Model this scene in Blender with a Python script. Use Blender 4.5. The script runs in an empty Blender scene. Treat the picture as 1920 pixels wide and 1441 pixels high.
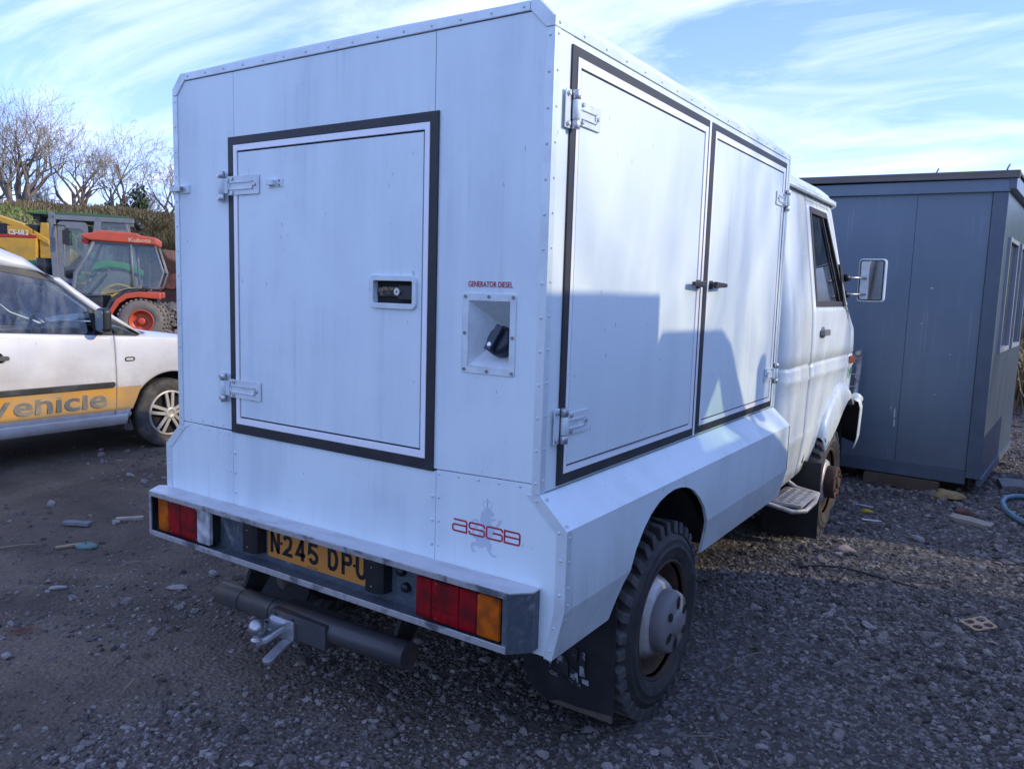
import bpy, bmesh, math, random
import numpy as np
from mathutils import Vector, Matrix, geometry
random.seed(7)
RNG = np.random.default_rng(11)
PI = math.pi
SC = bpy.context.scene
COL = SC.collection

# ------------------------------------------------------------ camera
cd = bpy.data.cameras.new("camera")
cam = bpy.data.objects.new("camera", cd)
COL.objects.link(cam)
FWD = Vector((-0.54975737, 0.82664064, -0.12013365))
RGT = Vector((0.83033069, 0.55649202, 0.02945469))
UPV = Vector((-0.09120186, 0.08355773, 0.99232068))
CAMP = Vector((1.962, -1.8394, 1.5039))
cam.matrix_world = Matrix(((RGT.x, UPV.x, -FWD.x, CAMP.x), (RGT.y, UPV.y, -FWD.y, CAMP.y),
                           (RGT.z, UPV.z, -FWD.z, CAMP.z), (0, 0, 0, 1)))
cd.sensor_width = 36.0
cd.lens = 36.0 * 1471.7 / 1920.0
cd.clip_start = 0.05
cd.clip_end = 3000
SC.camera = cam

# ------------------------------------------------------------ sun and sky
SUN = Vector((1.0, 0.45, 0.48)).normalized()       # direction towards the sun
ELEV = math.asin(SUN.z)
AZ = math.atan2(SUN.x, SUN.y)                      # clockwise from +Y
ld = bpy.data.lights.new("sun", 'SUN')
ld.energy = 2.0
ld.angle = math.radians(0.55)
ld.color = (0.80, 0.69, 0.48)
so = bpy.data.objects.new("sun", ld)
COL.objects.link(so)
so.rotation_euler = SUN.to_track_quat('Z', 'Y').to_euler()
so.location = (20, 10, 12)

world = bpy.data.worlds.new("World")
SC.world = world
world.use_nodes = True
wt = world.node_tree
wt.nodes.clear()
def wn(t, **k):
    n = wt.nodes.new(t)
    for a, b in k.items(): setattr(n, a, b)
    return n
sky = wn('ShaderNodeTexSky')
sky.sky_type = 'NISHITA'
sky.sun_disc = False
sky.sun_elevation = ELEV
sky.sun_rotation = AZ
sky.air_density = 1.0
sky.dust_density = 0.05
sky.ozone_density = 2.2
tc = wn('ShaderNodeTexCoord')
sep = wn('ShaderNodeSeparateXYZ')
wt.links.new(tc.outputs['Generated'], sep.inputs[0])
zz = wn('ShaderNodeMath', operation='MAXIMUM'); zz.inputs[1].default_value = 0.0
wt.links.new(sep.outputs[2], zz.inputs[0])
za = wn('ShaderNodeMath', operation='ADD'); za.inputs[1].default_value = 0.22
wt.links.new(zz.outputs[0], za.inputs[0])
cx_ = wn('ShaderNodeMath', operation='DIVIDE'); cy_ = wn('ShaderNodeMath', operation='DIVIDE')
wt.links.new(sep.outputs[0], cx_.inputs[0]); wt.links.new(za.outputs[0], cx_.inputs[1])
wt.links.new(sep.outputs[1], cy_.inputs[0]); wt.links.new(za.outputs[0], cy_.inputs[1])
comb = wn('ShaderNodeCombineXYZ')
wt.links.new(cx_.outputs[0], comb.inputs[0]); wt.links.new(cy_.outputs[0], comb.inputs[1])
mp = wn('ShaderNodeMapping')
mp.inputs['Rotation'].default_value = (0, 0, math.radians(-28))
mp.inputs['Scale'].default_value = (0.55, 1.25, 1.0)
mp.inputs['Location'].default_value = (0.35, 0.2, 0.0)
wt.links.new(comb.outputs[0], mp.inputs[0])
nz = wn('ShaderNodeTexNoise'); nz.inputs['Scale'].default_value = 1.6; nz.inputs['Detail'].default_value = 9
nz.inputs['Roughness'].default_value = 0.60; nz.inputs['Distortion'].default_value = 1.3
wt.links.new(mp.outputs[0], nz.inputs['Vector'])
cr = wn('ShaderNodeValToRGB')
cr.color_ramp.elements[0].position = 0.40; cr.color_ramp.elements[0].color = (0, 0, 0, 1)
cr.color_ramp.elements[1].position = 0.70; cr.color_ramp.elements[1].color = (1, 1, 1, 1)
wt.links.new(nz.outputs[0], cr.inputs[0])
# a hazier, whiter sky towards the horizon
hz = wn('ShaderNodeMapRange'); hz.inputs[1].default_value = 0.0; hz.inputs[2].default_value = 0.55
hz.inputs[3].default_value = 0.62; hz.inputs[4].default_value = 0.0
wt.links.new(zz.outputs[0], hz.inputs[0])
mx = wn('ShaderNodeMath', operation='MAXIMUM')
wt.links.new(cr.outputs[0], mx.inputs[0]); mx.inputs[1].default_value = 0.0
mul = wn('ShaderNodeMath', operation='MULTIPLY'); mul.inputs[1].default_value = 0.85
wt.links.new(mx.outputs[0], mul.inputs[0])
mix = wn('ShaderNodeMixRGB')
mix.inputs[2].default_value = (4.3, 4.8, 7.3, 1)
wt.links.new(mul.outputs[0], mix.inputs[0])
tint = wn('ShaderNodeMixRGB', blend_type='MULTIPLY'); tint.inputs[0].default_value = 1.0
tint.inputs[2].default_value = (0.68, 0.78, 1.24, 1)                  # cool white balance of the photograph
wt.links.new(sky.outputs[0], tint.inputs[1])
low = wn('ShaderNodeMixRGB'); low.inputs[2].default_value = (1.9, 2.55, 4.5, 1)      # even pale blue haze round the horizon
wt.links.new(hz.outputs[0], low.inputs[0]); wt.links.new(tint.outputs[0], low.inputs[1]); wt.links.new(low.outputs[0], mix.inputs[1])
bg = wn('ShaderNodeBackground'); bg.inputs[1].default_value = 0.15
wt.links.new(mix.outputs[0], bg.inputs[0])
wo = wn('ShaderNodeOutputWorld')
wt.links.new(bg.outputs[0], wo.inputs[0])

vs = SC.view_settings
vs.view_transform = 'Standard'
vs.look = 'None'
vs.exposure = 1.05
vs.gamma = 1.0
vs.use_curve_mapping = False

# ------------------------------------------------------------ materials
def srgb(r, g, b):
    f = lambda c: (c / 255 / 12.92) if c / 255 <= 0.04045 else ((c / 255 + 0.055) / 1.055) ** 2.4
    return (f(r), f(g), f(b))

class NT:
    def __init__(s, name):
        s.m = bpy.data.materials.new(name); s.m.use_nodes = True
        s.t = s.m.node_tree
        s.b = s.t.nodes['Principled BSDF']
    def n(s, t, **k):
        x = s.t.nodes.new(t)
        for a, b in k.items(): setattr(x, a, b)
        return x
    def l(s, a, b): s.t.links.new(a, b)
    def coord(s, scale=(1, 1, 1), src='Object'):
        c = s.n('ShaderNodeTexCoord'); m = s.n('ShaderNodeMapping')
        m.inputs['Scale'].default_value = scale
        s.l(c.outputs[src], m.inputs[0]); return m.outputs[0]
    def noise(s, vec, scale, detail=4, rough=0.55, dist=0.0):
        x = s.n('ShaderNodeTexNoise'); x.inputs['Scale'].default_value = scale
        x.inputs['Detail'].default_value = detail; x.inputs['Roughness'].default_value = rough
        x.inputs['Distortion'].default_value = dist
        s.l(vec, x.inputs['Vector']); return x.outputs[0]
    def ramp(s, val, p0, p1, c0=(0, 0, 0), c1=(1, 1, 1)):
        x = s.n('ShaderNodeValToRGB')
        e = x.color_ramp.elements
        e[0].position = p0; e[1].position = p1
        e[0].color = (*c0, 1); e[1].color = (*c1, 1)
        s.l(val, x.inputs[0]); return x.outputs[0]
    def mix(s, fac, a, b, mode='MIX'):
        x = s.n('ShaderNodeMixRGB', blend_type=mode)
        for i, v in ((0, fac), (1, a), (2, b)):
            if isinstance(v, (int, float)): x.inputs[i].default_value = v
            elif isinstance(v, tuple): x.inputs[i].default_value = (*v[:3], 1)
            else: s.l(v, x.inputs[i])
        return x.outputs[0]
    def math(s, op, a, b=None):
        x = s.n('ShaderNodeMath', operation=op)
        for i, v in ((0, a), (1, b)):
            if v is None: continue
            if isinstance(v, (int, float)): x.inputs[i].default_value = v
            else: s.l(v, x.inputs[i])
        return x.outputs[0]
    def bump(s, h, strength=0.3, dist=0.01):
        x = s.n('ShaderNodeBump'); x.inputs['Strength'].default_value = strength
        x.inputs['Distance'].default_value = dist
        s.l(h, x.inputs['Height']); s.l(x.outputs[0], s.b.inputs['Normal'])
    def set(s, **k):
        for a, v in k.items():
            a = {'col': 'Base Color', 'rough': 'Roughness', 'metal': 'Metallic', 'spec': 'Specular IOR Level',
                 'coat': 'Coat Weight', 'trans': 'Transmission Weight'}[a]
            if isinstance(v, (int, float)): s.b.inputs[a].default_value = v
            elif isinstance(v, tuple): s.b.inputs[a].default_value = (*v[:3], 1)
            else: s.l(v, s.b.inputs[a])
        return s

def M(name, col, rough=0.5, metal=0.0, dirt=None, damt=0.35, dscale=6.0, stretch=(1, 1, 1), bump=0.0, bscale=60.0, coat=0.0, spec=None, lo=0.42, hi=0.70):
    t = NT(name)
    v = t.coord(stretch)
    if dirt is None: dirt = tuple(c * 0.6 for c in col)
    n1 = t.noise(v, dscale, 6, 0.62, 0.3)
    f = t.math('MULTIPLY', t.ramp(n1, lo, hi), damt)
    n2 = t.noise(v, dscale * 7, 3, 0.6)
    f2 = t.math('MULTIPLY', t.ramp(n2, 0.5, 0.85), damt * 0.5)
    t.set(col=t.mix(t.math('MAXIMUM', f, f2), col, dirt), metal=metal, coat=coat)
    r = t.mix(n1, (max(rough - 0.1, 0.02),) * 3, (min(rough + 0.12, 1.0),) * 3)
    t.set(rough=r)
    if spec is not None: t.set(spec=spec)
    if bump > 0: t.bump(t.noise(v, bscale, 4), bump, 0.01)
    return t.m

def glass(name, tint=(0.7, 0.8, 0.78), trans=0.6, gl=0.12, dirt=0.15):
    t = NT(name)
    t.t.nodes.remove(t.b)
    tr = t.n('ShaderNodeBsdfTransparent'); tr.inputs[0].default_value = (*tint, 1)
    g = t.n('ShaderNodeBsdfGlossy'); g.inputs['Roughness'].default_value = 0.03
    d = t.n('ShaderNodeBsdfDiffuse'); d.inputs[0].default_value = (0.45, 0.48, 0.45, 1)
    fr = t.n('ShaderNodeFresnel'); fr.inputs[0].default_value = 1.52
    mf = t.math('MAXIMUM', t.math('MULTIPLY', fr.outputs[0], 1.15), gl)
    m1 = t.n('ShaderNodeMixShader'); t.l(mf, m1.inputs[0]); t.l(tr.outputs[0], m1.inputs[1]); t.l(g.outputs[0], m1.inputs[2])
    v = t.coord((1, 1, 0.35))
    df = t.math('MULTIPLY', t.ramp(t.noise(v, 9, 6, 0.7), 0.45, 0.75), dirt)
    m2 = t.n('ShaderNodeMixShader'); t.l(df, m2.inputs[0]); t.l(m1.outputs[0], m2.inputs[1]); t.l(d.outputs[0], m2.inputs[2])
    t.l(m2.outputs[0], t.t.nodes['Material Output'].inputs[0])
    return t.m

def paint_white(name, base, streak, samt, rough=0.42, low=None):
    """weathered white paint with chalky run-off streaks (object space: x across, z up)"""
    t = NT(name)
    v = t.coord((1, 1, 0.10))
    n1 = t.noise(v, 7.0, 5, 0.6, 0.2)
    v2 = t.coord((1, 1, 1))
    n2 = t.noise(v2, 1.7, 5, 0.6, 0.6)
    n3 = t.noise(v2, 55, 3, 0.6)
    f = t.math('MULTIPLY', t.math('MAXIMUM', t.math('MULTIPLY', t.ramp(n1, 0.36, 0.62), t.ramp(n2, 0.36, 0.62)), t.math('MULTIPLY', t.ramp(n2, 0.50, 0.72), 0.7)), samt)
    f = t.math('ADD', f, t.math('MULTIPLY', t.ramp(n3, 0.60, 0.80), 0.05))
    c = t.mix(f, base, streak)
    run = t.ramp(t.noise(t.coord((1, 1, 0.035)), 34, 3, 0.55), 0.60, 0.72)
    c = t.mix(t.math('MULTIPLY', t.math('MULTIPLY', run, t.ramp(n2, 0.42, 0.60)), 0.30), c, (0.40, 0.41, 0.40))
    v3 = t.coord((1.4, 1.4, 0.5))
    spot = t.ramp(t.noise(v3, 42, 2, 0.5), 0.735, 0.76)
    c = t.mix(t.math('MULTIPLY', spot, 0.5), c, (0.30, 0.29, 0.27))
    if low is not None:      # road spray low on the body: (z0, z1, colour, amount)
        s = t.n('ShaderNodeSeparateXYZ'); cc = t.n('ShaderNodeTexCoord'); t.l(cc.outputs['Object'], s.inputs[0])
        mr = t.n('ShaderNodeMapRange'); mr.inputs[1].default_value = low[0]; mr.inputs[2].default_value = low[1]
        mr.inputs[3].default_value = 1.0; mr.inputs[4].default_value = 0.0
        t.l(s.outputs[2], mr.inputs[0])
        lf = t.math('MULTIPLY', t.math('MULTIPLY', mr.outputs[0], t.ramp(t.noise(t.coord((1, .6, 1.2)), 3.2, 6, 0.65), 0.25, 0.62)), low[3])
        c = t.mix(lf, c, low[2])
    t.set(col=c, rough=t.mix(n1, (rough - 0.1,) * 3, (rough + 0.12,) * 3))
    t.bump(t.math('ADD', n2, t.math('MULTIPLY', t.noise(v2, 4.5, 2, 0.4), 0.5)), 0.30, 0.012)
    return t.m

MAT = {}
def mk():
    m = MAT
    m['rear_white'] = paint_white('weathered_white_panel', (0.76, 0.88, 0.89), (0.54, 0.64, 0.69), 0.6, 0.46)
    m['trim_alu'] = M('painted_alloy_trim', (0.70, 0.80, 0.81), 0.38, 0.15, (0.45, 0.46, 0.48), 0.4, 9)
    m['side_white'] = paint_white('white_side_panel', (0.755, 0.85, 0.85), (0.63, 0.715, 0.74), 0.6, 0.40)
    m['door_alu'] = M('white_door_extrusion', (0.90, 0.92, 0.94), 0.3, 0.0, (0.75, 0.77, 0.79), 0.2, 9)
    m['flare_white'] = paint_white('white_skirt_paint', (0.75, 0.86, 0.87), (0.52, 0.59, 0.56), 0.55, 0.40, (0.42, 0.75, (0.36, 0.35, 0.33), 0.5))
    m['cab_white'] = paint_white('white_cab_paint', (0.74, 0.81, 0.81), (0.60, 0.66, 0.67), 0.35, 0.28, (0.4, 0.70, (0.46, 0.45, 0.41), 0.35))
    m['seal'] = M('black_door_seal', (0.018, 0.02, 0.024), 0.55, 0, (0.06, 0.06, 0.065), 0.5, 8)
    m['dark'] = M('dark_void', (0.012, 0.012, 0.013), 0.9)
    m['underbody'] = M('muddy_chassis_black', (0.02, 0.02, 0.021), 0.8, 0, (0.10, 0.085, 0.07), 0.55, 5, bump=0.3)
    m['steel'] = M('worn_steel', (0.46, 0.47, 0.48), 0.34, 0.85, (0.20, 0.19, 0.18), 0.5, 14)
    m['zinc'] = M('zinc_plated_steel', (0.58, 0.60, 0.62), 0.36, 0.8, (0.30, 0.31, 0.33), 0.6, 22)
    m['bolt'] = M('dull_bolt', (0.30, 0.30, 0.30), 0.5, 0.6, (0.12, 0.10, 0.08), 0.6, 30)
    m['rivet'] = M('painted_rivet', (0.68, 0.77, 0.78), 0.45, 0.1, (0.35, 0.36, 0.37), 0.5, 30)
    m['hinge'] = M('painted_hinge', (0.70, 0.79, 0.80), 0.4, 0.0, (0.45, 0.45, 0.46), 0.45, 18)
    m['bumper_top'] = M('scuffed_galvanised_bumper', (0.62, 0.63, 0.64), 0.42, 0.35, (0.40, 0.40, 0.40), 0.55, 13, (0.7, 2, 2), 0.05, 40, lo=.45, hi=.68)
    m['bumper_grey'] = M('chipped_slate_bumper_paint', (0.075, 0.098, 0.118), 0.45, 0.1, (0.33, 0.33, 0.33), 0.8, 8, lo=0.60, hi=0.70)
    m['lip'] = M('bare_chipped_edge', (0.46, 0.46, 0.45), 0.45, 0.4, (0.07, 0.08, 0.09), 0.85, 10, lo=0.5, hi=0.62)
    m['plastic'] = M('black_plastic', (0.012, 0.013, 0.015), 0.42, 0, (0.05, 0.05, 0.05), 0.4, 10)
    m['mirrorplastic'] = M('dusty_black_plastic', (0.022, 0.023, 0.025), 0.5, 0, (0.12, 0.12, 0.12), 0.5, 6)
    m['towpaint'] = M('satin_black_towbar', (0.065, 0.070, 0.076), 0.40, 0.2, (0.13, 0.085, 0.055), 0.75, 9, bump=0.10, lo=.48, hi=.68)
    m['rubber'] = M('tyre_rubber', (0.026, 0.026, 0.027), 0.72, 0, (0.10, 0.094, 0.085), 0.6, 9, bump=0.2, bscale=90)
    m['tread'] = M('dusty_tread_blocks', (0.055, 0.055, 0.056), 0.85, 0, (0.13, 0.125, 0.115), 0.7, 12, bump=0.3, bscale=80)
    m['rubber_tan'] = M('dusty_tyre_rubber', (0.05, 0.048, 0.044), 0.85, 0, (0.20, 0.17, 0.13), 0.8, 8, bump=0.2)
    m['flap'] = M('mud_flap_rubber', (0.012, 0.013, 0.016), 0.55, 0, (0.045, 0.045, 0.05), 0.5, 7)
    m['mud'] = M('dried_mud', (0.11, 0.088, 0.066), 0.95, 0, (0.07, 0.055, 0.04), 0.7, 14, bump=0.6)
    m['print_white'] = M('worn_white_print', (0.34, 0.36, 0.38), 0.8, 0, (0.03, 0.03, 0.035), 1.0, 26, lo=0.45, hi=0.52)
    m['wheel_silver'] = M('dirty_silver_wheel', (0.55, 0.54, 0.52), 0.45, 0.2, (0.10, 0.08, 0.06), 0.75, 9, bump=0.08)
    m['wheel_rust'] = M('rusty_wheel_barrel', (0.055, 0.042, 0.035), 0.85, 0.1, (0.16, 0.085, 0.045), 0.8, 12, bump=0.4)
    m['cap_grey'] = M('matt_grey_wheel_cap', (0.19, 0.19, 0.195), 0.6, 0, (0.20, 0.19, 0.18), 0.5, 8, bump=0.06)
    m['hub_rust'] = M('brown_rusty_hub', (0.060, 0.034, 0.026), 0.85, 0.1, (0.13, 0.075, 0.05), 0.7, 12, bump=0.5)
    m['red_lens'] = lens('red_lens', (0.33, 0.004, 0.010))
    m['amber_lens'] = lens('amber_lens', (0.62, 0.13, 0.005))
    m['clear_lens'] = lens('clear_lens', (0.62, 0.64, 0.66))
    m['plate_yellow'] = M('yellow_number_plate', (0.60, 0.25, 0.05), 0.35, 0, (0.46, 0.20, 0.05), 0.4, 7)
    m['ink'] = M('black_print', (0.012, 0.012, 0.014), 0.4)
    m['red_print'] = M('red_vinyl', (0.42, 0.022, 0.045), 0.45, 0, (0.5, 0.1, 0.1), 0.3, 30)
    m['lion_print'] = M('faded_grey_vinyl', (0.54, 0.62, 0.70), 0.5, 0, (0.62, 0.70, 0.75), 0.6, 60)
    m['cap_blue'] = M('dark_filler_cap', (0.012, 0.02, 0.034), 0.42, 0, (0.03, 0.045, 0.06), 0.5, 9)
    m['lock'] = M('bright_lock_barrel', (0.75, 0.76, 0.76), 0.25, 0.8)
    m['old_latch'] = M('flaked_black_latch', (0.02, 0.02, 0.022), 0.55, 0.2, (0.30, 0.23, 0.15), 0.8, 60, lo=.5, hi=.6)
    m['glass_cab'] = glass('cab_window_glass', (0.34, 0.40, 0.42), gl=0.10, dirt=0.12)
    m['glass_caddy'] = glass('car_window_glass', (0.80, 0.92, 0.86), gl=0.10, dirt=0.30)
    m['glass_tractor'] = glass('tractor_window_glass', (0.82, 0.88, 0.87), gl=0.06, dirt=0.08)
    m['mirror'] = M('mirror_glass', (0.75, 0.77, 0.78), 0.05, 1.0, (0.6, 0.6, 0.6), 0.2, 5)
    m['seat'] = M('dark_seat_cloth', (0.03, 0.032, 0.036), 0.9)
    m['seat_grey'] = M('pale_seat_cloth', (0.25, 0.26, 0.26), 0.9)
    m['galv'] = M('galvanised_step', (0.55, 0.53, 0.49), 0.5, 0.3, (0.22, 0.17, 0.12), 0.7, 16)

def lens(name, col):
    t = NT(name)
    v = t.coord((1, 1, 1))
    w = t.n('ShaderNodeTexWave', wave_type='BANDS', bands_direction='X'); w.inputs['Scale'].default_value = 42
    w.inputs['Distortion'].default_value = 0.0
    t.l(v, w.inputs['Vector'])
    d = t.math('MULTIPLY', t.ramp(t.noise(v, 17, 2, .5), .38, .62), .9)  # blotches put the glow of bulbs and reflectors into the lens colour
    t.set(col=t.mix(d, col, tuple(c * 0.36 + 0.006 for c in col)), rough=0.22, coat=0.3)
    t.bump(t.noise(v, 120, 2), 0.1, 0.002)
    return t.m
mk()

# ------------------------------------------------------------ mesh building
class MB:
    def __init__(s): s.v = []; s.f = []; s.sm = []; s.mi = []
    def add(s, vs_, fs, smooth=False, mi=0):
        o = len(s.v)
        s.v.extend([tuple(map(float, v)) for v in vs_])
        for f in fs:
            s.f.append(tuple(i + o for i in f)); s.sm.append(smooth); s.mi.append(mi)
        return s
    def box(s, x0, x1, y0, y1, z0, z1, mi=0):
        v = [(x, y, z) for x in (x0, x1) for y in (y0, y1) for z in (z0, z1)]
        return s.add(v, [(0, 1, 3, 2), (4, 6, 7, 5), (0, 4, 5, 1), (2, 3, 7, 6), (0, 2, 6, 4), (1, 5, 7, 3)], mi=mi)
    def obox(s, c, ex, ey, ez, hx, hy, hz, mi=0):
        c, ex, ey, ez = Vector(c), Vector(ex).normalized(), Vector(ey).normalized(), Vector(ez).normalized()
        v = [c + ex * (a * hx) + ey * (b * hy) + ez * (d * hz) for a in (-1, 1) for b in (-1, 1) for d in (-1, 1)]
        return s.add(v, [(0, 1, 3, 2), (4, 6, 7, 5), (0, 4, 5, 1), (2, 3, 7, 6), (0, 2, 6, 4), (1, 5, 7, 3)], mi=mi)
    def prism(s, poly, fn, a, b, mi=0):
        """poly of (u,v) extruded between depths a and b through fn(u,v,d)"""
        n = len(poly)
        v = [fn(u, w, a) for u, w in poly] + [fn(u, w, b) for u, w in poly]
        f = [tuple(range(n))[::-1], tuple(range(n, 2 * n))] + [(i, (i + 1) % n, n + (i + 1) % n, n + i) for i in range(n)]
        return s.add(v, f, mi=mi)
    def ring(s, outer, inner, fn, a, b, mi=0):
        """frame between two closed outlines with the same number of points"""
        n = len(outer)
        for i in range(n):
            j = (i + 1) % n
            s.prism([outer[i], outer[j], inner[j], inner[i]], fn, a, b, mi)
        return s
    def tube(s, pts, r, n=8, cap=True, mi=0, smooth=True, closed=False):
        pts = [Vector(p) for p in pts]
        rs = r if isinstance(r, (list, tuple)) else [r] * len(pts)
        m = len(pts); vs_ = []; prev = None
        for i, p in enumerate(pts):
            if closed: t = pts[(i + 1) % m] - pts[i - 1]
            else: t = (pts[min(i + 1, m - 1)] - pts[max(i - 1, 0)])
            t = t.normalized() if t.length > 1e-9 else Vector((0, 0, 1))
            if prev is None:
                a = Vector((0, 0, 1)) if abs(t.z) < 0.9 else Vector((1, 0, 0))
                e = t.cross(a).normalized()
            else:
                e = (prev - t * prev.dot(t)).normalized()
            prev = e; g = t.cross(e)
            for k in range(n):
                q = 2 * PI * k / n
                vs_.append(p + (e * math.cos(q) + g * math.sin(q)) * rs[i])
        fs = []
        for i in range(m - 1 + (1 if closed else 0)):
            i2 = (i + 1) % m
            for k in range(n):
                fs.append((i * n + k, i * n + (k + 1) % n, i2 * n + (k + 1) % n, i2 * n + k))
        s.add(vs_, fs, smooth, mi)
        if cap and not closed:
            s.add([vs_[k] for k in range(n)], [tuple(range(n))[::-1]], False, mi)
            s.add([vs_[(m - 1) * n + k] for k in range(n)], [tuple(range(n))], False, mi)
        return s
    def lathe(s, prof, o, ax, n=32, mi=0, smooth=True, a0=0.0, a1=2 * PI):
        """prof of (r,h) about axis ax through o"""
        o = Vector(o); ax = Vector(ax).normalized()
        a = Vector((0, 0, 1)) if abs(ax.z) < 0.9 else Vector((1, 0, 0))
        e = ax.cross(a).normalized(); g = ax.cross(e)
        full = abs(a1 - a0 - 2 * PI) < 1e-6
        nn = n if full else n + 1
        vs_ = []
        for r, h in prof:
            for k in range(nn):
                q = a0 + (a1 - a0) * k / n
                vs_.append(o + ax * h + (e * math.cos(q) + g * math.sin(q)) * r)
        fs = []
        for i in range(len(prof) - 1):
            for k in range(n):
                k2 = (k + 1) % nn
                fs.append((i * nn + k, i * nn + k2, (i + 1) * nn + k2, (i + 1) * nn + k))
        return s.add(vs_, fs, smooth, mi)
    def ball(s, c, r, n=16, mi=0, sc=(1, 1, 1)):
        c = Vector(c); vs_ = []; h = n // 2
        for i in range(h + 1):
            t = PI * i / h
            for k in range(n):
                q = 2 * PI * k / n
                vs_.append((c.x + r * sc[0] * math.sin(t) * math.cos(q), c.y + r * sc[1] * math.sin(t) * math.sin(q), c.z + r * sc[2] * math.cos(t)))
        fs = [(i * n + k, (i + 1) * n + k, (i + 1) * n + (k + 1) % n, i * n + (k + 1) % n) for i in range(h) for k in range(n)]
        return s.add(vs_, fs, True, mi)
    def cyl(s, p, q, r, n=16, mi=0): return s.tube([p, q], r, n, True, mi)
    def grid(s, P, smooth=True, mi=0, flip=False):
        """P[i][j] points"""
        R, C_ = len(P), len(P[0])
        v = [p for row in P for p in row]
        f = [((i * C_ + j), (i * C_ + j + 1), ((i + 1) * C_ + j + 1), ((i + 1) * C_ + j)) for i in range(R - 1) for j in range(C_ - 1)]
        if flip: f = [t[::-1] for t in f]
        return s.add(v, f, smooth, mi)
    def build(s, name, mats, parent=None, bevel=0.0, seg=2, solid=0.0, kind=None, label=None, wn=False, ang=40):
        me = bpy.data.meshes.new(name)
        me.from_pydata(s.v, [], s.f)
        me.polygons.foreach_set('use_smooth', s.sm)
        me.polygons.foreach_set('material_index', s.mi)
        for m in (mats if isinstance(mats, (list, tuple)) else [mats]):
            me.materials.append(MAT[m] if isinstance(m, str) else m)
        bm = bmesh.new(); bm.from_mesh(me)
        bmesh.ops.remove_doubles(bm, verts=bm.verts, dist=1e-5)
        bmesh.ops.recalc_face_normals(bm, faces=bm.faces)
        bm.to_mesh(me); bm.free()
        o = bpy.data.objects.new(name, me)
        COL.objects.link(o)
        if parent is not None: o.parent = parent
        if solid:
            d = o.modifiers.new('solid', 'SOLIDIFY'); d.thickness = abs(solid); d.offset = 1 if solid < 0 else -1
        if bevel > 0:
            b = o.modifiers.new('bevel', 'BEVEL'); b.width = bevel; b.segments = seg; b.limit_method = 'ANGLE'; b.angle_limit = math.radians(ang)
            b.harden_normals = False
        if kind: o['kind'] = kind
        if label: o['label'] = label
        return o

def thing(name, label, cat, loc=(0, 0, 0), rz=0.0, group=None):
    o = bpy.data.objects.new(name, None)
    COL.objects.link(o)
    o.location = loc; o.rotation_euler = (0, 0, rz); o.empty_display_size = 0.2
    o['label'] = label; o['category'] = cat
    if group: o['group'] = group
    return o
def tag(o, label, cat, group=None):
    o['label'] = label; o['category'] = cat
    if group: o['group'] = group
    return o

def stroke(mb, path, w, fn, a, b, closed=False, mi=0):
    """ribbon of width w along a 2-D path with mitred corners, as thin raised geometry"""
    P = [Vector((p[0], p[1])) for p in path]; n = len(P)
    L, R = [], []
    for i in range(n):
        if closed: d0, d1 = (P[i] - P[i - 1]), (P[(i + 1) % n] - P[i])
        else:
            d0 = (P[i] - P[i - 1]) if i else (P[1] - P[0]); d1 = (P[i + 1] - P[i]) if i < n - 1 else (P[-1] - P[-2])
        d0.normalize(); d1.normalize()
        n0, n1 = Vector((-d0.y, d0.x)), Vector((-d1.y, d1.x))
        mt = (n0 + n1)
        mt = mt / max(mt.dot(n0), 0.35) if mt.length > 1e-6 else n0
        L.append(P[i] + mt * w / 2); R.append(P[i] - mt * w / 2)
    m = n if closed else n - 1
    for i in range(m):
        j = (i + 1) % n
        mb.prism([L[i], L[j], R[j], R[i]], fn, a, b, mi)

def arc(cx, cy, rx, ry, a0, a1, n=10):
    return [(cx + rx * math.cos(math.radians(a0 + (a1 - a0) * i / n)), cy + ry * math.sin(math.radians(a0 + (a1 - a0) * i / n))) for i in range(n + 1)]

def rrect(x0, x1, y0, y1, r, n=4):
    return (arc(x1 - r, y1 - r, r, r, 0, 90, n) + arc(x0 + r, y1 - r, r, r, 90, 180, n) +
            arc(x0 + r, y0 + r, r, r, 180, 270, n) + arc(x1 - r, y0 + r, r, r, 270, 360, n))

def text_obj(name, body, mat, parent, origin, ex, ey, width, height, bold=0.0, lift=0.0012, label=None, shear=0.0):
    """flat print: a text outline turned to mesh and laid on a surface at its real size"""
    cu = bpy.data.curves.new(name, 'FONT'); cu.body = body; cu.offset = bold; cu.extrude = 0.004; cu.resolution_u = 3; cu.shear = shear
    tmp = bpy.data.objects.new('tmp_text', cu); COL.objects.link(tmp)
    dg = bpy.context.evaluated_depsgraph_get()
    me = bpy.data.meshes.new_from_object(tmp.evaluated_get(dg))
    bpy.data.objects.remove(tmp)
    vs_ = np.array([v.co[:] for v in me.vertices])
    mn, mxx = vs_.min(0), vs_.max(0)
    ex, ey = Vector(ex).normalized(), Vector(ey).normalized(); ez = ex.cross(ey)
    for v in me.vertices:
        a = (v.co.x - mn[0]) / (mxx[0] - mn[0]) * width; b = (v.co.y - mn[1]) / (mxx[1] - mn[1]) * height
        c = lift if v.co.z > 0 else lift * 0.1
        v.co = Vector(origin) + ex * a + ey * b + ez * c
    me.materials.clear(); me.materials.append(MAT[mat])
    o = bpy.data.objects.new(name, me); COL.objects.link(o); o.parent = parent
    if label: o['label'] = label
    return o

def interp(x, xs, ys): return float(np.interp(x, xs, ys))
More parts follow.
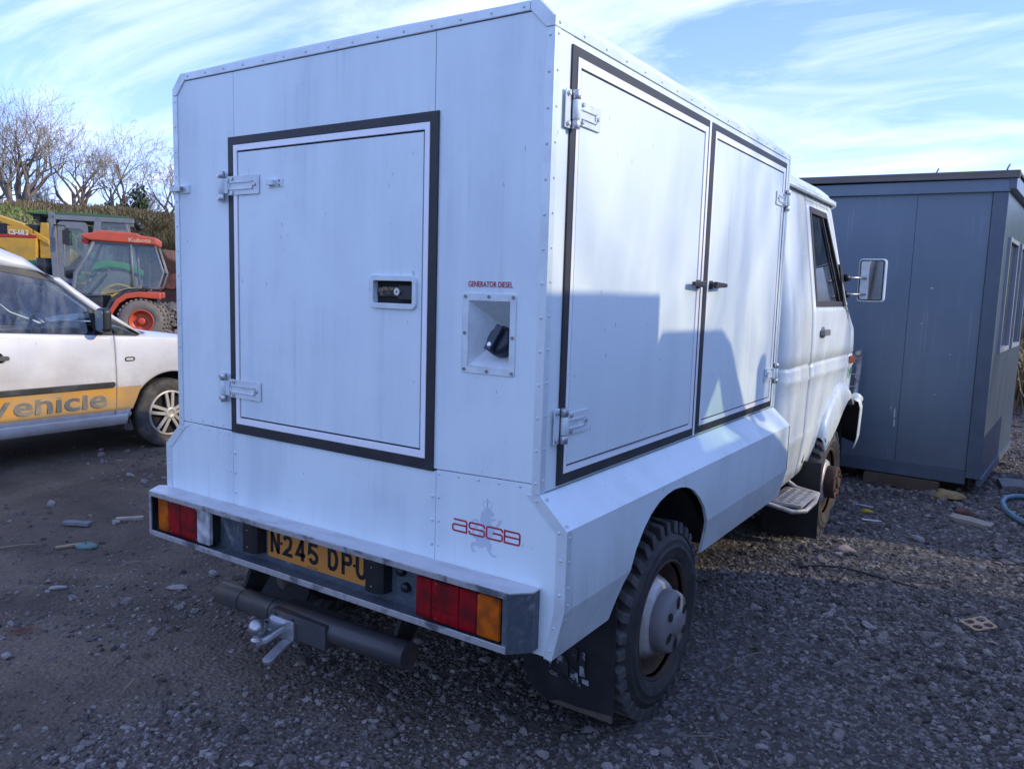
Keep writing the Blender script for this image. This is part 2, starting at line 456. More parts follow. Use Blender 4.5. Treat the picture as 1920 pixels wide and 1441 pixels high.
# ============================================================ terrain
def sstep(a, b, x):
    t = np.clip((x - a) / (b - a), 0, 1); return t * t * (3 - 2 * t)
NTAB = {}
def vnoise(x, y, seed):
    if seed not in NTAB: NTAB[seed] = np.random.default_rng(seed).random((256, 256))
    T = NTAB[seed]
    xi, yi = np.floor(x).astype(int), np.floor(y).astype(int)
    fx, fy = x - xi, y - yi; fx = fx * fx * (3 - 2 * fx); fy = fy * fy * (3 - 2 * fy)
    g = lambda i, j: T[i % 256, j % 256]
    return (g(xi, yi) * (1 - fx) + g(xi + 1, yi) * fx) * (1 - fy) + (g(xi, yi + 1) * (1 - fx) + g(xi + 1, yi + 1) * fx) * fy - 0.5
def fbm(x, y, f, o, seed):
    s = 0; a = 1
    for i in range(o): s = s + a * vnoise(x * f + 17.3 * i, y * f - 9.1 * i, seed + i); f *= 2.03; a *= 0.5
    return s
def terrain(x, y):
    x = np.asarray(x, float); y = np.asarray(y, float)
    dx, dy = x - 1.962, y + 1.839
    D = np.hypot(dx, dy); az = np.degrees(np.arctan2(dx, dy))
    right = sstep(-26, -10, az) * (1 - sstep(20, 34, az))
    sunny = sstep(34, 60, np.abs(az + 0)) * (az > 0)
    left = 1 - right
    wl = (1 - sstep(25, 45, az))
    h = 0.12 * sstep(9, 18, D)
    bank_l = 0.25 * sstep(18, 26, D) + 3.95 * sstep(27, 42, D) + 1.0 * sstep(42, 90, D)
    bank_r = 0.25 * sstep(9.5, 11.5, D) + 3.3 * sstep(12.5, 21, D) + 0.8 * sstep(21, 60, D)
    h = h + wl * (left * bank_l + right * bank_r) + (1 - wl) * 0.9 * sstep(15, 40, D)
    near = 1 - sstep(10, 24, D)
    h = h + near * (0.020 * fbm(x, y, 0.55, 3, 5) + 0.012 * fbm(x, y, 2.6, 3, 21) + (0.006 + 0.008 * sstep(0.6, -0.8, x)) * fbm(x, y, 9.0, 3, 33))
    h = h + (1 - near) * 0.5 * fbm(x, y, 0.16, 3, 44) * sstep(24, 30, D)
    # level where the wheels stand
    for wx, wy in ((0.81, 0.785), (-0.81, 0.785), (0.81, 3.5), (-0.81, 3.5)):
        k = np.exp(-(((x - wx) / 0.32) ** 2 + ((y - wy) / 0.4) ** 2)); h = h * (1 - 0.9 * k) - (0.052 if wy < 1 else 0.034) * k
    for xo, ph in ((-2.9, 0.4), (-1.75, 1.1), (-3.9, 2.0)):
        h = h - near * 0.022 * np.exp(-((x - xo - 0.12 * np.sin(y * 0.9 + ph)) / 0.13) ** 2) * sstep(-0.2, 0.25, fbm(x, y, 0.5, 2, 66) + 0.15)
    # dug hollow left of the truck
    k = np.exp(-(((x + 1.95) * 0.80 + (y - 0.08) * 0.60) / 0.17) ** 2 - (((x + 1.95) * -0.60 + (y - 0.08) * 0.80) / 0.045) ** 2)
    h = h - 0.07 * k
    return h
def tz(x, y): return float(terrain(np.array([x]), np.array([y]))[0])
def axis(c, near, n1, far):
    a = np.linspace(-near, near, n1)
    st = a[1] - a[0]; out = [near]
    while out[-1] < far: st *= 1.13; out.append(out[-1] + st)
    out = np.array(out[1:]); return c + np.concatenate([-out[::-1], a, out])
gx, gy = axis(-0.3, 3.9, 360, 1500), axis(1.7, 4.0, 370, 1500)
GX, GY = np.meshgrid(gx, gy, indexing='ij')
GZ = terrain(GX, GY)
nx_, ny_ = GX.shape
me = bpy.data.meshes.new('ground')
idx = np.arange(nx_ * ny_).reshape(nx_, ny_)
quads = np.stack([idx[:-1, :-1], idx[1:, :-1], idx[1:, 1:], idx[:-1, 1:]], -1).reshape(-1, 4)
me.vertices.add(nx_ * ny_); me.vertices.foreach_set('co', np.stack([GX, GY, GZ], -1).ravel())
me.loops.add(quads.size); me.loops.foreach_set('vertex_index', quads.ravel())
me.polygons.add(len(quads)); me.polygons.foreach_set('loop_start', np.arange(0, quads.size, 4)); me.polygons.foreach_set('loop_total', np.full(len(quads), 4))
me.polygons.foreach_set('use_smooth', np.ones(len(quads), bool)); me.update(); me.validate()
ground = bpy.data.objects.new('ground', me); COL.objects.link(ground); ground['kind'] = 'structure'
def ground_mat():
    t = NT('yard_dirt_and_bank_grass')
    v = t.coord((1, 1, 1))
    s = t.n('ShaderNodeSeparateXYZ'); t.l(v, s.inputs[0])
    n_big = t.noise(v, 0.9, 6, 0.6, 0.4); n_mid = t.noise(v, 6, 6, 0.65); n_fine = t.noise(v, 60, 5, 0.7)
    vor = t.n('ShaderNodeTexVoronoi'); vor.inputs['Scale'].default_value = 55; t.l(v, vor.inputs['Vector'])
    # mud on the left, crushed stone on the right
    mr = t.n('ShaderNodeMapRange'); mr.inputs[1].default_value = -0.9; mr.inputs[2].default_value = 0.9
    xs = t.math('ADD', s.outputs[0], t.math('MULTIPLY', t.math('SUBTRACT', n_big, 0.5), 2.2)); t.l(xs, mr.inputs[0])
    mud = t.mix(n_mid, (0.130, 0.100, 0.074), (0.225, 0.180, 0.132))
    mud = t.mix(t.ramp(n_fine, 0.52, 0.75), mud, (0.31, 0.255, 0.19))
    grit = t.mix(n_fine, (0.050, 0.044, 0.038), (0.165, 0.148, 0.130))
    grit = t.mix(t.ramp(vor.outputs['Color'], 0.55, 0.95), grit, (0.28, 0.27, 0.26))
    c = t.mix(mr.outputs[0], mud, grit)
    damp = t.ramp(t.noise(t.coord((1, 1, 1)), 0.55, 5, 0.6, 0.8), 0.50, 0.62)
    c = t.mix(t.math('MULTIPLY', damp, 0.55), c, (0.055, 0.045, 0.037))
    # red spill stain
    dx = t.math('ADD', s.outputs[0], 1.53); dy = t.math('ADD', s.outputs[1], 0.32)
    rr = t.math('SQRT', t.math('ADD', t.math('MULTIPLY', dx, dx), t.math('MULTIPLY', t.math('MULTIPLY', dy, dy), 3.0)))
    st = t.n('ShaderNodeMapRange'); st.inputs[1].default_value = 0.02; st.inputs[2].default_value = 0.13; st.inputs[3].default_value = 0.7; st.inputs[4].default_value = 0.0
    t.l(t.math('ADD', rr, t.math('MULTIPLY', t.math('SUBTRACT', n_fine, 0.5), 0.12)), st.inputs[0])
    c = t.mix(st.outputs[0], c, (0.11, 0.022, 0.02))
    # grass and dead bracken on the banks
    g1 = t.mix(t.noise(v, 1.3, 5, 0.6), (0.13, 0.20, 0.04), (0.22, 0.27, 0.075))
    brown = t.mix(n_mid, (0.10, 0.065, 0.035), (0.20, 0.14, 0.08))
    gb = t.math('ADD', s.outputs[2], t.math('MULTIPLY', t.math('SUBTRACT', t.noise(v, 0.35, 4, 0.6), 0.5), 3.0))
    lo = t.n('ShaderNodeMapRange'); lo.inputs[1].default_value = 0.9; lo.inputs[2].default_value = 2.1; t.l(gb, lo.inputs[0])
    hi = t.n('ShaderNodeMapRange'); hi.inputs[1].default_value = 3.5; hi.inputs[2].default_value = 4.1; t.l(gb, hi.inputs[0])
    bk = t.mix(hi.outputs[0], t.mix(lo.outputs[0], brown, g1), brown)
    bf = t.n('ShaderNodeMapRange'); bf.inputs[1].default_value = 0.35; bf.inputs[2].default_value = 0.7
    t.l(t.math('ADD', s.outputs[2], t.math('MULTIPLY', t.math('SUBTRACT', n_mid, 0.5), 0.3)), bf.inputs[0])
    c = t.mix(bf.outputs[0], c, bk)
    t.set(col=c, rough=0.95, spec=0.15)
    hgt = t.math('ADD', t.math('MULTIPLY', n_fine, 0.6), t.math('MULTIPLY', vor.outputs['Distance'], 0.8))
    t.bump(hgt, 0.85, 0.018)
    return t.m
me.materials.append(ground_mat())

# ---------------------------------------------------------------- loose gravel (instanced pebbles)
def gravel_mat(name, cols, pale):
    t = NT(name)
    oi = t.n('ShaderNodeObjectInfo')
    cr = t.n('ShaderNodeValToRGB'); e = cr.color_ramp.elements
    e[0].position = 0; e[0].color = (*cols[0], 1); e[1].position = 1; e[1].color = (*pale, 1)
    for k, c in enumerate(cols[1:]): x = e.new((k + 1) / (len(cols) + 0.6)); x.color = (*c, 1)
    t.l(oi.outputs['Random'], cr.inputs[0])
    v = t.coord((1, 1, 1)); n = t.noise(v, 2.5, 4, 0.6)
    t.set(col=t.mix(t.math('MULTIPLY', n, 0.7), cr.outputs[0], (0.10, 0.09, 0.085)), rough=0.9, spec=0.2)
    t.bump(t.noise(v, 5, 3), 0.5, 0.15)
    return t.m
def scatter(name, P, S, rot, mat, label_kind='stuff', subd=2):
    me = bpy.data.meshes.new(name); me.vertices.add(len(P)); me.vertices.foreach_set('co', np.asarray(P, np.float32).ravel())
    for an, dat in (('scl', S), ('rot', rot)):
        a = me.attributes.new(an, 'FLOAT_VECTOR', 'POINT'); a.data.foreach_set('vector', np.asarray(dat, np.float32).ravel())
    a = me.attributes.new('pick', 'INT', 'POINT'); a.data.foreach_set('value', np.random.default_rng(3).integers(0, 6, len(P)).astype(np.int32))
    o = bpy.data.objects.new(name, me); COL.objects.link(o); o['kind'] = label_kind
    me.materials.append(mat)
    ng = bpy.data.node_groups.new(name + '_scatter', 'GeometryNodeTree')
    ng.interface.new_socket('Geometry', in_out='INPUT', socket_type='NodeSocketGeometry')
    ng.interface.new_socket('Geometry', in_out='OUTPUT', socket_type='NodeSocketGeometry')
    N = lambda t: ng.nodes.new(t); Lk = ng.links.new
    gi, go = N('NodeGroupInput'), N('NodeGroupOutput')
    join = N('GeometryNodeGeometryToInstance')
    for k in range(6):
        ico = N('GeometryNodeMeshIcoSphere'); ico.inputs['Radius'].default_value = 1.0; ico.inputs['Subdivisions'].default_value = subd
        pos = N('GeometryNodeInputPosition'); ad = N('ShaderNodeVectorMath'); ad.operation = 'ADD'; ad.inputs[1].default_value = (7.3 * k, 2.1 * k, -3.7 * k)
        nz = N('ShaderNodeTexNoise'); nz.inputs['Scale'].default_value = 0.9; nz.inputs['Detail'].default_value = 1.5
        Lk(pos.outputs[0], ad.inputs[0]); Lk(ad.outputs[0], nz.inputs['Vector'])
        sb = N('ShaderNodeVectorMath'); sb.operation = 'SUBTRACT'; sb.inputs[1].default_value = (0.5, 0.5, 0.5); Lk(nz.outputs['Color'], sb.inputs[0])
        sc = N('ShaderNodeVectorMath'); sc.operation = 'SCALE'; sc.inputs['Scale'].default_value = 2.3; Lk(sb.outputs[0], sc.inputs[0])
        sp = N('GeometryNodeSetPosition'); Lk(ico.outputs['Mesh'], sp.inputs['Geometry']); Lk(sc.outputs[0], sp.inputs['Offset'])
        ss = N('GeometryNodeSetShadeSmooth'); ss.inputs['Shade Smooth'].default_value = False; Lk(sp.outputs[0], ss.inputs[0])
        sm = N('GeometryNodeSetMaterial'); sm.inputs['Material'].default_value = mat; Lk(ss.outputs[0], sm.inputs['Geometry'])
        Lk(sm.outputs[0], join.inputs[0])
    ip = N('GeometryNodeInstanceOnPoints'); ip.inputs['Pick Instance'].default_value = True
    def attr(n_, ty):
        a = N('GeometryNodeInputNamedAttribute'); a.data_type = ty; a.inputs['Name'].default_value = n_
        return [s for s in a.outputs if s.enabled and s.name == 'Attribute'][0]
    Lk(gi.outputs[0], ip.inputs['Points']); Lk(join.outputs[0], ip.inputs['Instance'])
    Lk(attr('pick', 'INT'), ip.inputs['Instance Index']); Lk(attr('scl', 'FLOAT_VECTOR'), ip.inputs['Scale'])
    e2r = N('FunctionNodeEulerToRotation'); Lk(attr('rot', 'FLOAT_VECTOR'), e2r.inputs[0]); Lk(e2r.outputs[0], ip.inputs['Rotation'])
    Lk(ip.outputs[0], go.inputs[0])
    md = o.modifiers.new('scatter', 'NODES'); md.node_group = ng
    return o
def sample(n, box_, dens, szf, seed, flat=0.6):
    r = np.random.default_rng(seed)
    x = r.uniform(box_[0], box_[1], n); y = r.uniform(box_[2], box_[3], n)
    k = r.random(n) < dens(x, y); x, y = x[k], y[k]; n = len(x)
    sz = szf(r, n, x, y)
    z = terrain(x, y) + sz * 0.12
    S = np.stack([sz * r.uniform(0.7, 1.3, n), sz * r.uniform(0.7, 1.2, n), sz * r.uniform(0.45, 0.9, n) * flat / 0.6], -1)
    R = np.stack([r.normal(0, 0.25, n), r.normal(0, 0.25, n), r.uniform(0, 6.28, n)], -1)
    return np.stack([x, y, z], -1), S, R
def dens_r(x, y):
    m = sstep(-1.5, 0.9, x + 1.3 * fbm(x, y, 0.7, 3, 77))
    m = np.maximum(m, 0.9 * np.exp(-((x + 0.4) / 0.9) ** 2 - ((y - 0.2) / 1.0) ** 2))
    cl = 0.45 + 0.55 * sstep(-0.2, 0.3, fbm(x, y, 1.4, 3, 91))
    bare = sstep(-0.28, 0.02, fbm(x, y, 0.8, 3, 123))
    return np.clip(0.09 + 0.91 * m, 0, 1) * cl * (0.12 + 0.88 * np.maximum(bare, sstep(1.0, 2.0, x) * 0.6))
lognorm = lambda a, b, hi: (lambda r, n, x, y: np.minimum(a * np.exp(r.normal(0, b, n)), hi))
gm = gravel_mat('crushed_stone', [(0.085, 0.075, 0.066), (0.165, 0.147, 0.129), (0.25, 0.225, 0.20), (0.36, 0.326, 0.293)], (0.60, 0.55, 0.50))
sets = []
sets.append(sample(190000, (-2.2, 2.6, -1.2, 3.2), dens_r, lognorm(0.0046, 0.50, 0.022), 101))
sets.append(sample(70000, (-4.8, 4.2, 1.2, 9.5), dens_r, lognorm(0.0095, 0.42, 0.034), 102))
sets.append(sample(1500, (-4.6, 3.2, -1.0, 8.5), dens_r, lognorm(0.019, 0.35, 0.04), 103))
cat = [np.concatenate([s_[i] for s_ in sets]) for i in range(3)]
# keep pebbles out of the tyres
P_ = cat[0]; ok = np.ones(len(P_), bool)
for wx, wy in ((0.81, 0.785), (-0.81, 0.785), (0.81, 3.5), (-0.81, 3.5)):
    ok &= ~((np.abs(P_[:, 0] - wx) < 0.125) & (np.abs(P_[:, 1] - wy) < 0.16))
scatter('gravel', cat[0][ok], cat[1][ok], cat[2][ok], gm)
# dirt clods on the muddy side
cm = gravel_mat('soil_clods', [(0.13, 0.10, 0.076), (0.17, 0.136, 0.105), (0.21, 0.172, 0.136)], (0.34, 0.29, 0.235))
dl = lambda x, y: np.clip(sstep(0.6, -1.2, x), 0, 1) * (0.25 + 0.75 * sstep(-0.15, 0.35, fbm(x, y, 1.1, 3, 17)))
c1 = sample(16000, (-5.5, 0.8, -1.4, 3.6), dl, lognorm(0.0045, 0.62, 0.03), 104)
scatter('soil_clods', *c1, cm)
# ============================================================ the box truck
W = 0.841; WF = 0.934; L = 2.335
truck = thing('box_truck', 'white four-wheel-drive box truck with riveted rear body, seen from behind', 'truck', (0, 0, 0))
RP = lambda u, v, d: (u, d, v)
SP = lambda u, v, d: (W + d, u, v)
LP = lambda u, v, d: (-W - d, u, v)
rect = lambda a, b, c, d: [(a, c), (b, c), (b, d), (a, d)]

# inner core of the body (dark joints show between the panels)
mb = MB()
cs = [(-0.832, 0.935), (0.832, 0.935), (0.832, 2.21), (0.785, 2.258), (-0.785, 2.258), (-0.832, 2.21)]
mb.prism(cs, RP, 0.155, L - 0.004)
mb.ring([(0.56, 1.25), (0.75, 1.25), (0.75, 1.50), (0.56, 1.50)], [(0.579, 1.276), (0.730, 1.276), (0.730, 1.472), (0.579, 1.472)], RP, 0.009, 0.02)
for a in ((-0.832, 0.56, 0.935, 2.2), (0.75, 0.832, 0.935, 2.2), (0.56, 0.75, 0.935, 1.25), (0.56, 0.75, 1.50, 2.2), (-0.78, 0.78, 2.2, 2.258)): mb.box(a[0], a[1], 0.009, 0.16, a[2], a[3])
mb.prism([(-0.925, 0.84), (-0.925, 0.61), (-0.895, 0.47), (0.895, 0.47), (0.925, 0.61), (0.925, 0.84), (0.835, 0.925), (-0.835, 0.925)], RP, 0.009, 0.03)
mb.build('body_core', 'dark', truck)

# rear panels
rear_panels = [
    [(-0.836, 0.949), (-0.4872, 0.949), (-0.4872, 2.238), (-0.770, 2.238), (-0.836, 2.188)],
    [(-0.4848, 1.99), (0.4398, 1.99), (0.4398, 2.238), (-0.4848, 2.238)],
    [(0.4422, 0.951), (0.817, 0.962), (0.836, 0.962), (0.836, 2.188), (0.770, 2.238), (0.4422, 2.238)],
    [(-0.836, 0.9465), (-0.5140, 0.9435), (-0.5140, 0.466), (-0.898, 0.466), (-0.931, 0.609), (-0.931, 0.842)],
    [(-0.5125, 0.9435), (0.4680, 0.9435), (0.4680, 0.466), (-0.5125, 0.466)],
    [(0.4696, 0.9485), (0.82, 0.9595), (0.838, 0.93), (0.931, 0.842), (0.931, 0.609), (0.898, 0.466), (0.4696, 0.466)],
]
FH = rect(0.578, 0.731, 1.275, 1.473)
for k, q in enumerate(rear_panels):
    if k == 2:
        lp = [q, FH]; tri = geometry.tessellate_polygon([[Vector((a, b, 0)) for a, b in l] for l in lp])
        MB().add([(a, 0.0, b) for l in lp for a, b in l], [tuple(t) for t in tri]).build('panel', 'rear_white', truck, solid=0.0)
        continue
    MB().prism(q, RP, 0.0, 0.012).build('panel', 'rear_white', truck, bevel=0.0012)

# edge trims on the back
tr = 'trim_alu'
MB().prism(rect(-0.766, 0.764, 2.2405, 2.267), RP, -0.005, 0.012).build('edge_trim', tr, truck, bevel=0.002)
for s in (-1, 1):
    MB().prism([(s * x, z) for x, z in ((0.7655, 2.267), (0.791, 2.267), (0.842, 2.2165), (0.842, 2.191), (0.8175, 2.191), (0.7655, 2.2415))], RP, -0.0055, 0.012).build('corner_trim', tr, truck, bevel=0.002)
    m2 = MB()
    m2.prism([(s * x, z) for x, z in ((0.8175, 0.933), (0.8425, 0.933), (0.8425, 2.190), (0.8175, 2.190))], RP, -0.0045, 0.0)
    m2.box(*sorted((s * 0.839, s * 0.8455)), -0.0045, 0.024, 0.933, 2.190)
    m2.build('edge_trim', tr, truck, bevel=0.0018)
    m3 = MB()
    out = [(0.842, 0.931), (0.935, 0.843), (0.935, 0.609), (0.900, 0.463)]
    inn = [(0.802, 0.929), (0.904, 0.832), (0.905, 0.609), (0.876, 0.463)]
    for i in range(3):
        m3.prism([(s * x, z) for x, z in (out[i], out[i + 1], inn[i + 1], inn[i])], RP, -0.0035, 0.0)
        a, b = out[i], out[i + 1]
        dx, dz = b[0] - a[0], b[1] - a[1]; ln = math.hypot(dx, dz); nx, nz = -dz / ln, dx / ln
        sg = 1 if nx > 0 else -1
        m3.prism([(s * a[0], a[1]), (s * b[0], b[1]), (s * (b[0] + sg * nx * 0.003), b[1] + sg * nz * 0.003), (s * (a[0] + sg * nx * 0.003), a[1] + sg * nz * 0.003)], RP, -0.0035, 0.026)
    m3.build('skirt_trim', tr, truck)

# roof and side skins
mr = MB()
mr.prism([(-0.791, 2.262), (0.791, 2.262), (0.791, 2.267), (0.3, 2.274), (-0.3, 2.274), (-0.791, 2.267)], RP, 0.0, L)
for s in (-1, 1):
    mr.prism([(s * x, z) for x, z in ((0.791, 2.267), (0.842, 2.2165), (0.838, 2.213), (0.787, 2.262))], RP, 0.0, L)
mr.build('roof', 'side_white', truck)
for s, FN in ((1, SP), (-1, LP)):
    MB().prism(rect(-0.004, L + 0.002, 2.1915, 2.2185), FN, -0.006, 0.004).build('edge_trim', tr, truck, bevel=0.0015)
    MB().prism(rect(0.0245, 0.097, 0.936, 2.190), FN, -0.01, 0.0015).build('side_panel', 'side_white', truck)
    MB().prism(rect(0.0985, 2.247, 0.936, 2.190), FN, -0.01, 0.0).build('side_panel', 'side_white', truck)
    MB().prism(rect(2.2485, L, 0.936, 2.190), FN, -0.01, 0.0015).build('side_panel', 'side_white', truck)
    MB().prism(rect(L - 0.022, L + 0.004, 0.933, 2.191), FN, 0.0, 0.0045).build('edge_trim', tr, truck)
MB().prism(cs, RP, L - 0.003, L).build('front_panel', 'side_white', truck)

# ---------------------------------------------------------------- doors
def rectring(mb, o, i, fn, a, b, mi=0):
    O = rect(*o); I = rect(*i)
    mb.ring(O, I, fn, a, b, mi)
def hinge(parent, fn, u, v, du, w, h, out=0.004, mats=('hinge', 'zinc')):
    """strap hinge: du = +1 strap runs to +u; (u,v) barrel centre on the door edge"""
    m = MB()
    sg = -1 if fn is RP else 1                                   # outward sign of depth
    o = lambda d: sg * (out + d)
    def rc(a, b, c, d, e, f, mi=0):
        a, b = sorted((u + du * a, u + du * b)); m.prism(rect(a, b, v + c, v + d), fn, o(e), o(f), mi)
    rc(0.018, w, -h / 2, h / 2, 0, 0.004)
    rc(-0.042, -0.012, -h * 0.78, h * 0.78, 0, 0.003)            # leaf on the body
    rc(0.03, w - 0.03, 0.008, 0.014, 0.004, 0.008); rc(0.03, w - 0.03, -0.016, -0.010, 0.004, 0.008)
    rc(0.03, 0.036, -0.016, 0.014, 0.004, 0.008); rc(w - 0.036, w - 0.03, -0.016, 0.014, 0.004, 0.008)
    for a, b, mi in ((-h * 0.78, -h * 0.42, 1), (-h * 0.40, h * 0.40, 0), (h * 0.42, h * 0.78, 1)):
        m.cyl(fn(u, v + a, o(0.012)), fn(u, v + b, o(0.012)), 0.012 if mi else 0.011, 14, mi)
    rc(0.0, 0.03, -h * 0.40, h * 0.40, 0.006, 0.012)
    for a, b in ((0.05, h * 0.36), (0.05, -h * 0.36), (w - 0.02, 0.0)):
        m.cyl(fn(u + du * a, v + b, o(0.003)), fn(u + du * a, v + b, o(0.010)), 0.0065, 8, 1)
    for b in (-h * 0.6, h * 0.6):
        m.cyl(fn(u - du * 0.028, v + b, o(0.002)), fn(u - du * 0.028, v + b, o(0.010)), 0.007, 8, 1)
    return m.build('hinge', list(mats), parent, bevel=0.001, seg=1)

def box_door(fn, o_seal, o_frame, i_frame, groove, sgn, panel_mat, hole=None):
    d = MB()
    if hole: d.ring(rect(*i_frame), rect(*hole), fn, sgn * 0.0005, sgn * 0.0018)
    else: d.prism(rect(*i_frame), fn, sgn * 0.0005, sgn * 0.0018)
    root = d.build('door', 'dark', truck)
    sl = MB(); rectring(sl, o_seal, o_frame, fn, sgn * 0.0003, sgn * 0.007); sl.build('door_seal', 'seal', root, bevel=0.002)
    fr = MB(); rectring(fr, o_frame, i_frame, fn, sgn * 0.0003, sgn * 0.0085); fr.build('door_frame', 'door_alu', root, bevel=0.0012)
    a, b, c, e = i_frame; g = groove
    P = rect(a + g, b - g, c + g, e - g)
    pn = MB()
    if hole:
        H = rect(*hole); pn.ring(P, H, fn, sgn * 0.002, sgn * 0.006)
    else: pn.prism(P, fn, sgn * 0.002, sgn * 0.006)
    pn.build('door_panel', panel_mat, root)
    return root

# rear door
rd = box_door(RP, (-0.513, 0.460, 0.943, 2.014), (-0.481, 0.428, 0.979, 1.984), (-0.4615, 0.4095, 1.002, 1.9635), 0.006, -1, 'rear_white', (0.205, 0.379, 1.443, 1.526))
hinge(rd, RP, -0.531, 1.8425, 1, 0.193, 0.067, 0.0085)
hinge(rd, RP, -0.536, 1.110, 1, 0.198, 0.068, 0.0085)
m = MB()                                                         # door retainer and its keeper on the body edge
m.prism(rect(-0.288, -0.217, 1.827, 1.856), RP, -0.009, -0.006); m.prism(rect(-0.283, -0.252, 1.834, 1.851), RP, -0.026, -0.009)
for u in (-0.234, -0.280):
    for v in (1.834, 1.849): m.cyl((u, -0.008, v), (u, -0.012, v), 0.004, 8, 1)
m.build('door_retainer', ['hinge', 'bolt'], rd, bevel=0.0012)
m = MB()
m.prism(rect(-0.800, -0.751, 1.829, 1.860), RP, -0.008, 0.0); m.prism(rect(-0.850, -0.775, 1.836, 1.853), RP, -0.022, -0.008)
m.cyl((-0.775, -0.02, 1.838), (-0.775, -0.02, 1.852), 0.007, 10, 1)
m.build('door_keeper', ['hinge', 'bolt'], truck, bevel=0.0012)
# recessed handle
hd = MB()
O = rrect(0.193, 0.389, 1.433, 1.536, 0.022); I = rrect(0.211, 0.373, 1.450, 1.519, 0.006)
hd.ring(O, I, RP, -0.0055, -0.015)
hd.prism(rect(0.207, 0.377, 1.446, 1.523), RP, 0.020, 0.023)
hd.ring(rect(0.207, 0.377, 1.446, 1.523), rect(0.211, 0.373, 1.450, 1.519), RP, -0.006, 0.021)
hnd = hd.build('door_handle', 'hinge', rd, bevel=0.0025)
hb = MB()
hb.prism(rect(0.214, 0.312, 1.471, 1.500), RP, 0.004, 0.012)
hb.prism(rect(0.309, 0.372, 1.463, 1.505), RP, -0.003, 0.016, 1)
hb.cyl((0.306, 0.010, 1.486), (0.306, -0.009, 1.486), 0.0115, 18, 2)
hb.cyl((0.306, -0.009, 1.486), (0.306, -0.0095, 1.486), 0.003, 8, 1)
for v in (1.510, 1.457): hb.cyl((0.231, 0.022, v), (0.231, 0.016, v), 0.004, 8, 1)
hb.build('door_latch', ['old_latch', 'plastic', 'lock'], rd, bevel=0.0015)

# side doors on the right
for (y0, y1), hy, hv, du, side in (((0.087, 1.155), 0.092, (1.995, 1.120), 1, 0), ((1.183, 2.262), 2.262, (1.985, 1.115), -1, 1)):
    b0, b1 = (0.118, 1.140) if side == 0 else (1.222, 2.240)
    c0, c1 = (0.133, 1.112) if side == 0 else (1.2385, 2.212)
    dr = box_door(SP, (y0, y1, 0.943, 2.168), (b0, b1, 0.974, 2.140), (c0, c1, 0.992, 2.117), 0.006, 1, 'side_white')
    for v in hv: hinge(dr, SP, hy, v, du, 0.160, 0.066, 0.0085)
    h2 = MB()
    u0 = 1.118 if side == 0 else 1.258
    h2.prism(rect(u0 - 0.017, u0 + 0.017, 1.528, 1.562), SP, 0.008, 0.014)
    h2.cyl(SP(u0, 1.545, 0.012), SP(u0, 1.545, 0.034), 0.011, 14)
    d = -1 if side == 0 else 1
    a, b = sorted((u0 - d * 0.014, u0 + d * 0.112))
    h2.prism([(a, 1.538 if d < 0 else 1.532), (b, 1.532 if d < 0 else 1.538), (b, 1.558 if d < 0 else 1.553), (a, 1.553 if d < 0 else 1.558)], SP, 0.026, 0.042)
    h2.build('door_handle', 'mirrorplastic', dr, bevel=0.003)
MB().prism(rect(1.1585, 1.1795, 0.94, 2.170), SP, 0.0, 0.006).build('door_post', 'door_alu', truck, bevel=0.002)

# ---------------------------------------------------------------- filler recess
ff = MB()
O = rrect(0.560, 0.747, 1.258, 1.490, 0.006, 2); I = rect(0.582, 0.727, 1.279, 1.469)
n = len(O) // 4
Ir = [I[2]] * n + [I[3]] * n + [I[0]] * n + [I[1]] * n
ff.ring(O, Ir, RP, 0.0, -0.004)
root_f = ff.build('fuel_filler', 'hinge', truck, bevel=0.0008, seg=1)
fr = MB()
ap = (0.66, 0.135, 1.372)                                        # pyramid-shaped pocket
c4 = [(0.582, -0.003, 1.279), (0.727, -0.003, 1.279), (0.727, -0.003, 1.469), (0.582, -0.003, 1.469)]
PA, PB = (0.652, 0.11, 1.380), (0.727, 0.11, 1.380)
fr.add([c4[0], c4[3], PA], [(0, 1, 2)]); fr.add([c4[0], c4[1], PB, PA], [(0, 1, 2, 3)])
fr.add([c4[3], c4[2], PB, PA], [(0, 1, 2, 3)]); fr.add([c4[1], c4[2], PB], [(0, 1, 2)])
fr.build('filler_pocket', 'hinge', root_f)
fc = MB()
ax = Vector((-0.15, -1.0, 0.35)).normalized(); cc = Vector((0.682, 0.030, 1.352))
fc.lathe([(0.0, 0.030), (0.036, 0.028), (0.044, 0.020), (0.046, -0.004), (0.034, -0.02), (0, -0.02)], cc, ax, 24)
e = ax.cross(Vector((0.35, 0, 1))).normalized(); g = ax.cross(e)
fc.obox(cc + ax * 0.032, g, e, ax, 0.040, 0.014, 0.013)
fc.cyl(cc + ax * 0.040 + g * 0.022, cc + ax * 0.0465 + g * 0.022, 0.0085, 14, 1)
fc.build('filler_cap', ['cap_blue', 'lock'], root_f, bevel=0.004)
sc = MB()
for u, v in ((0.570, 1.480), (0.654, 1.481), (0.738, 1.481), (0.570, 1.374), (0.738, 1.368), (0.570, 1.268), (0.652, 1.267), (0.738, 1.267)):
    sc.cyl((u, -0.003, v), (u, -0.0075, v), 0.0048, 8)
sc.build('filler_screws', 'bolt', root_f, kind='stuff')

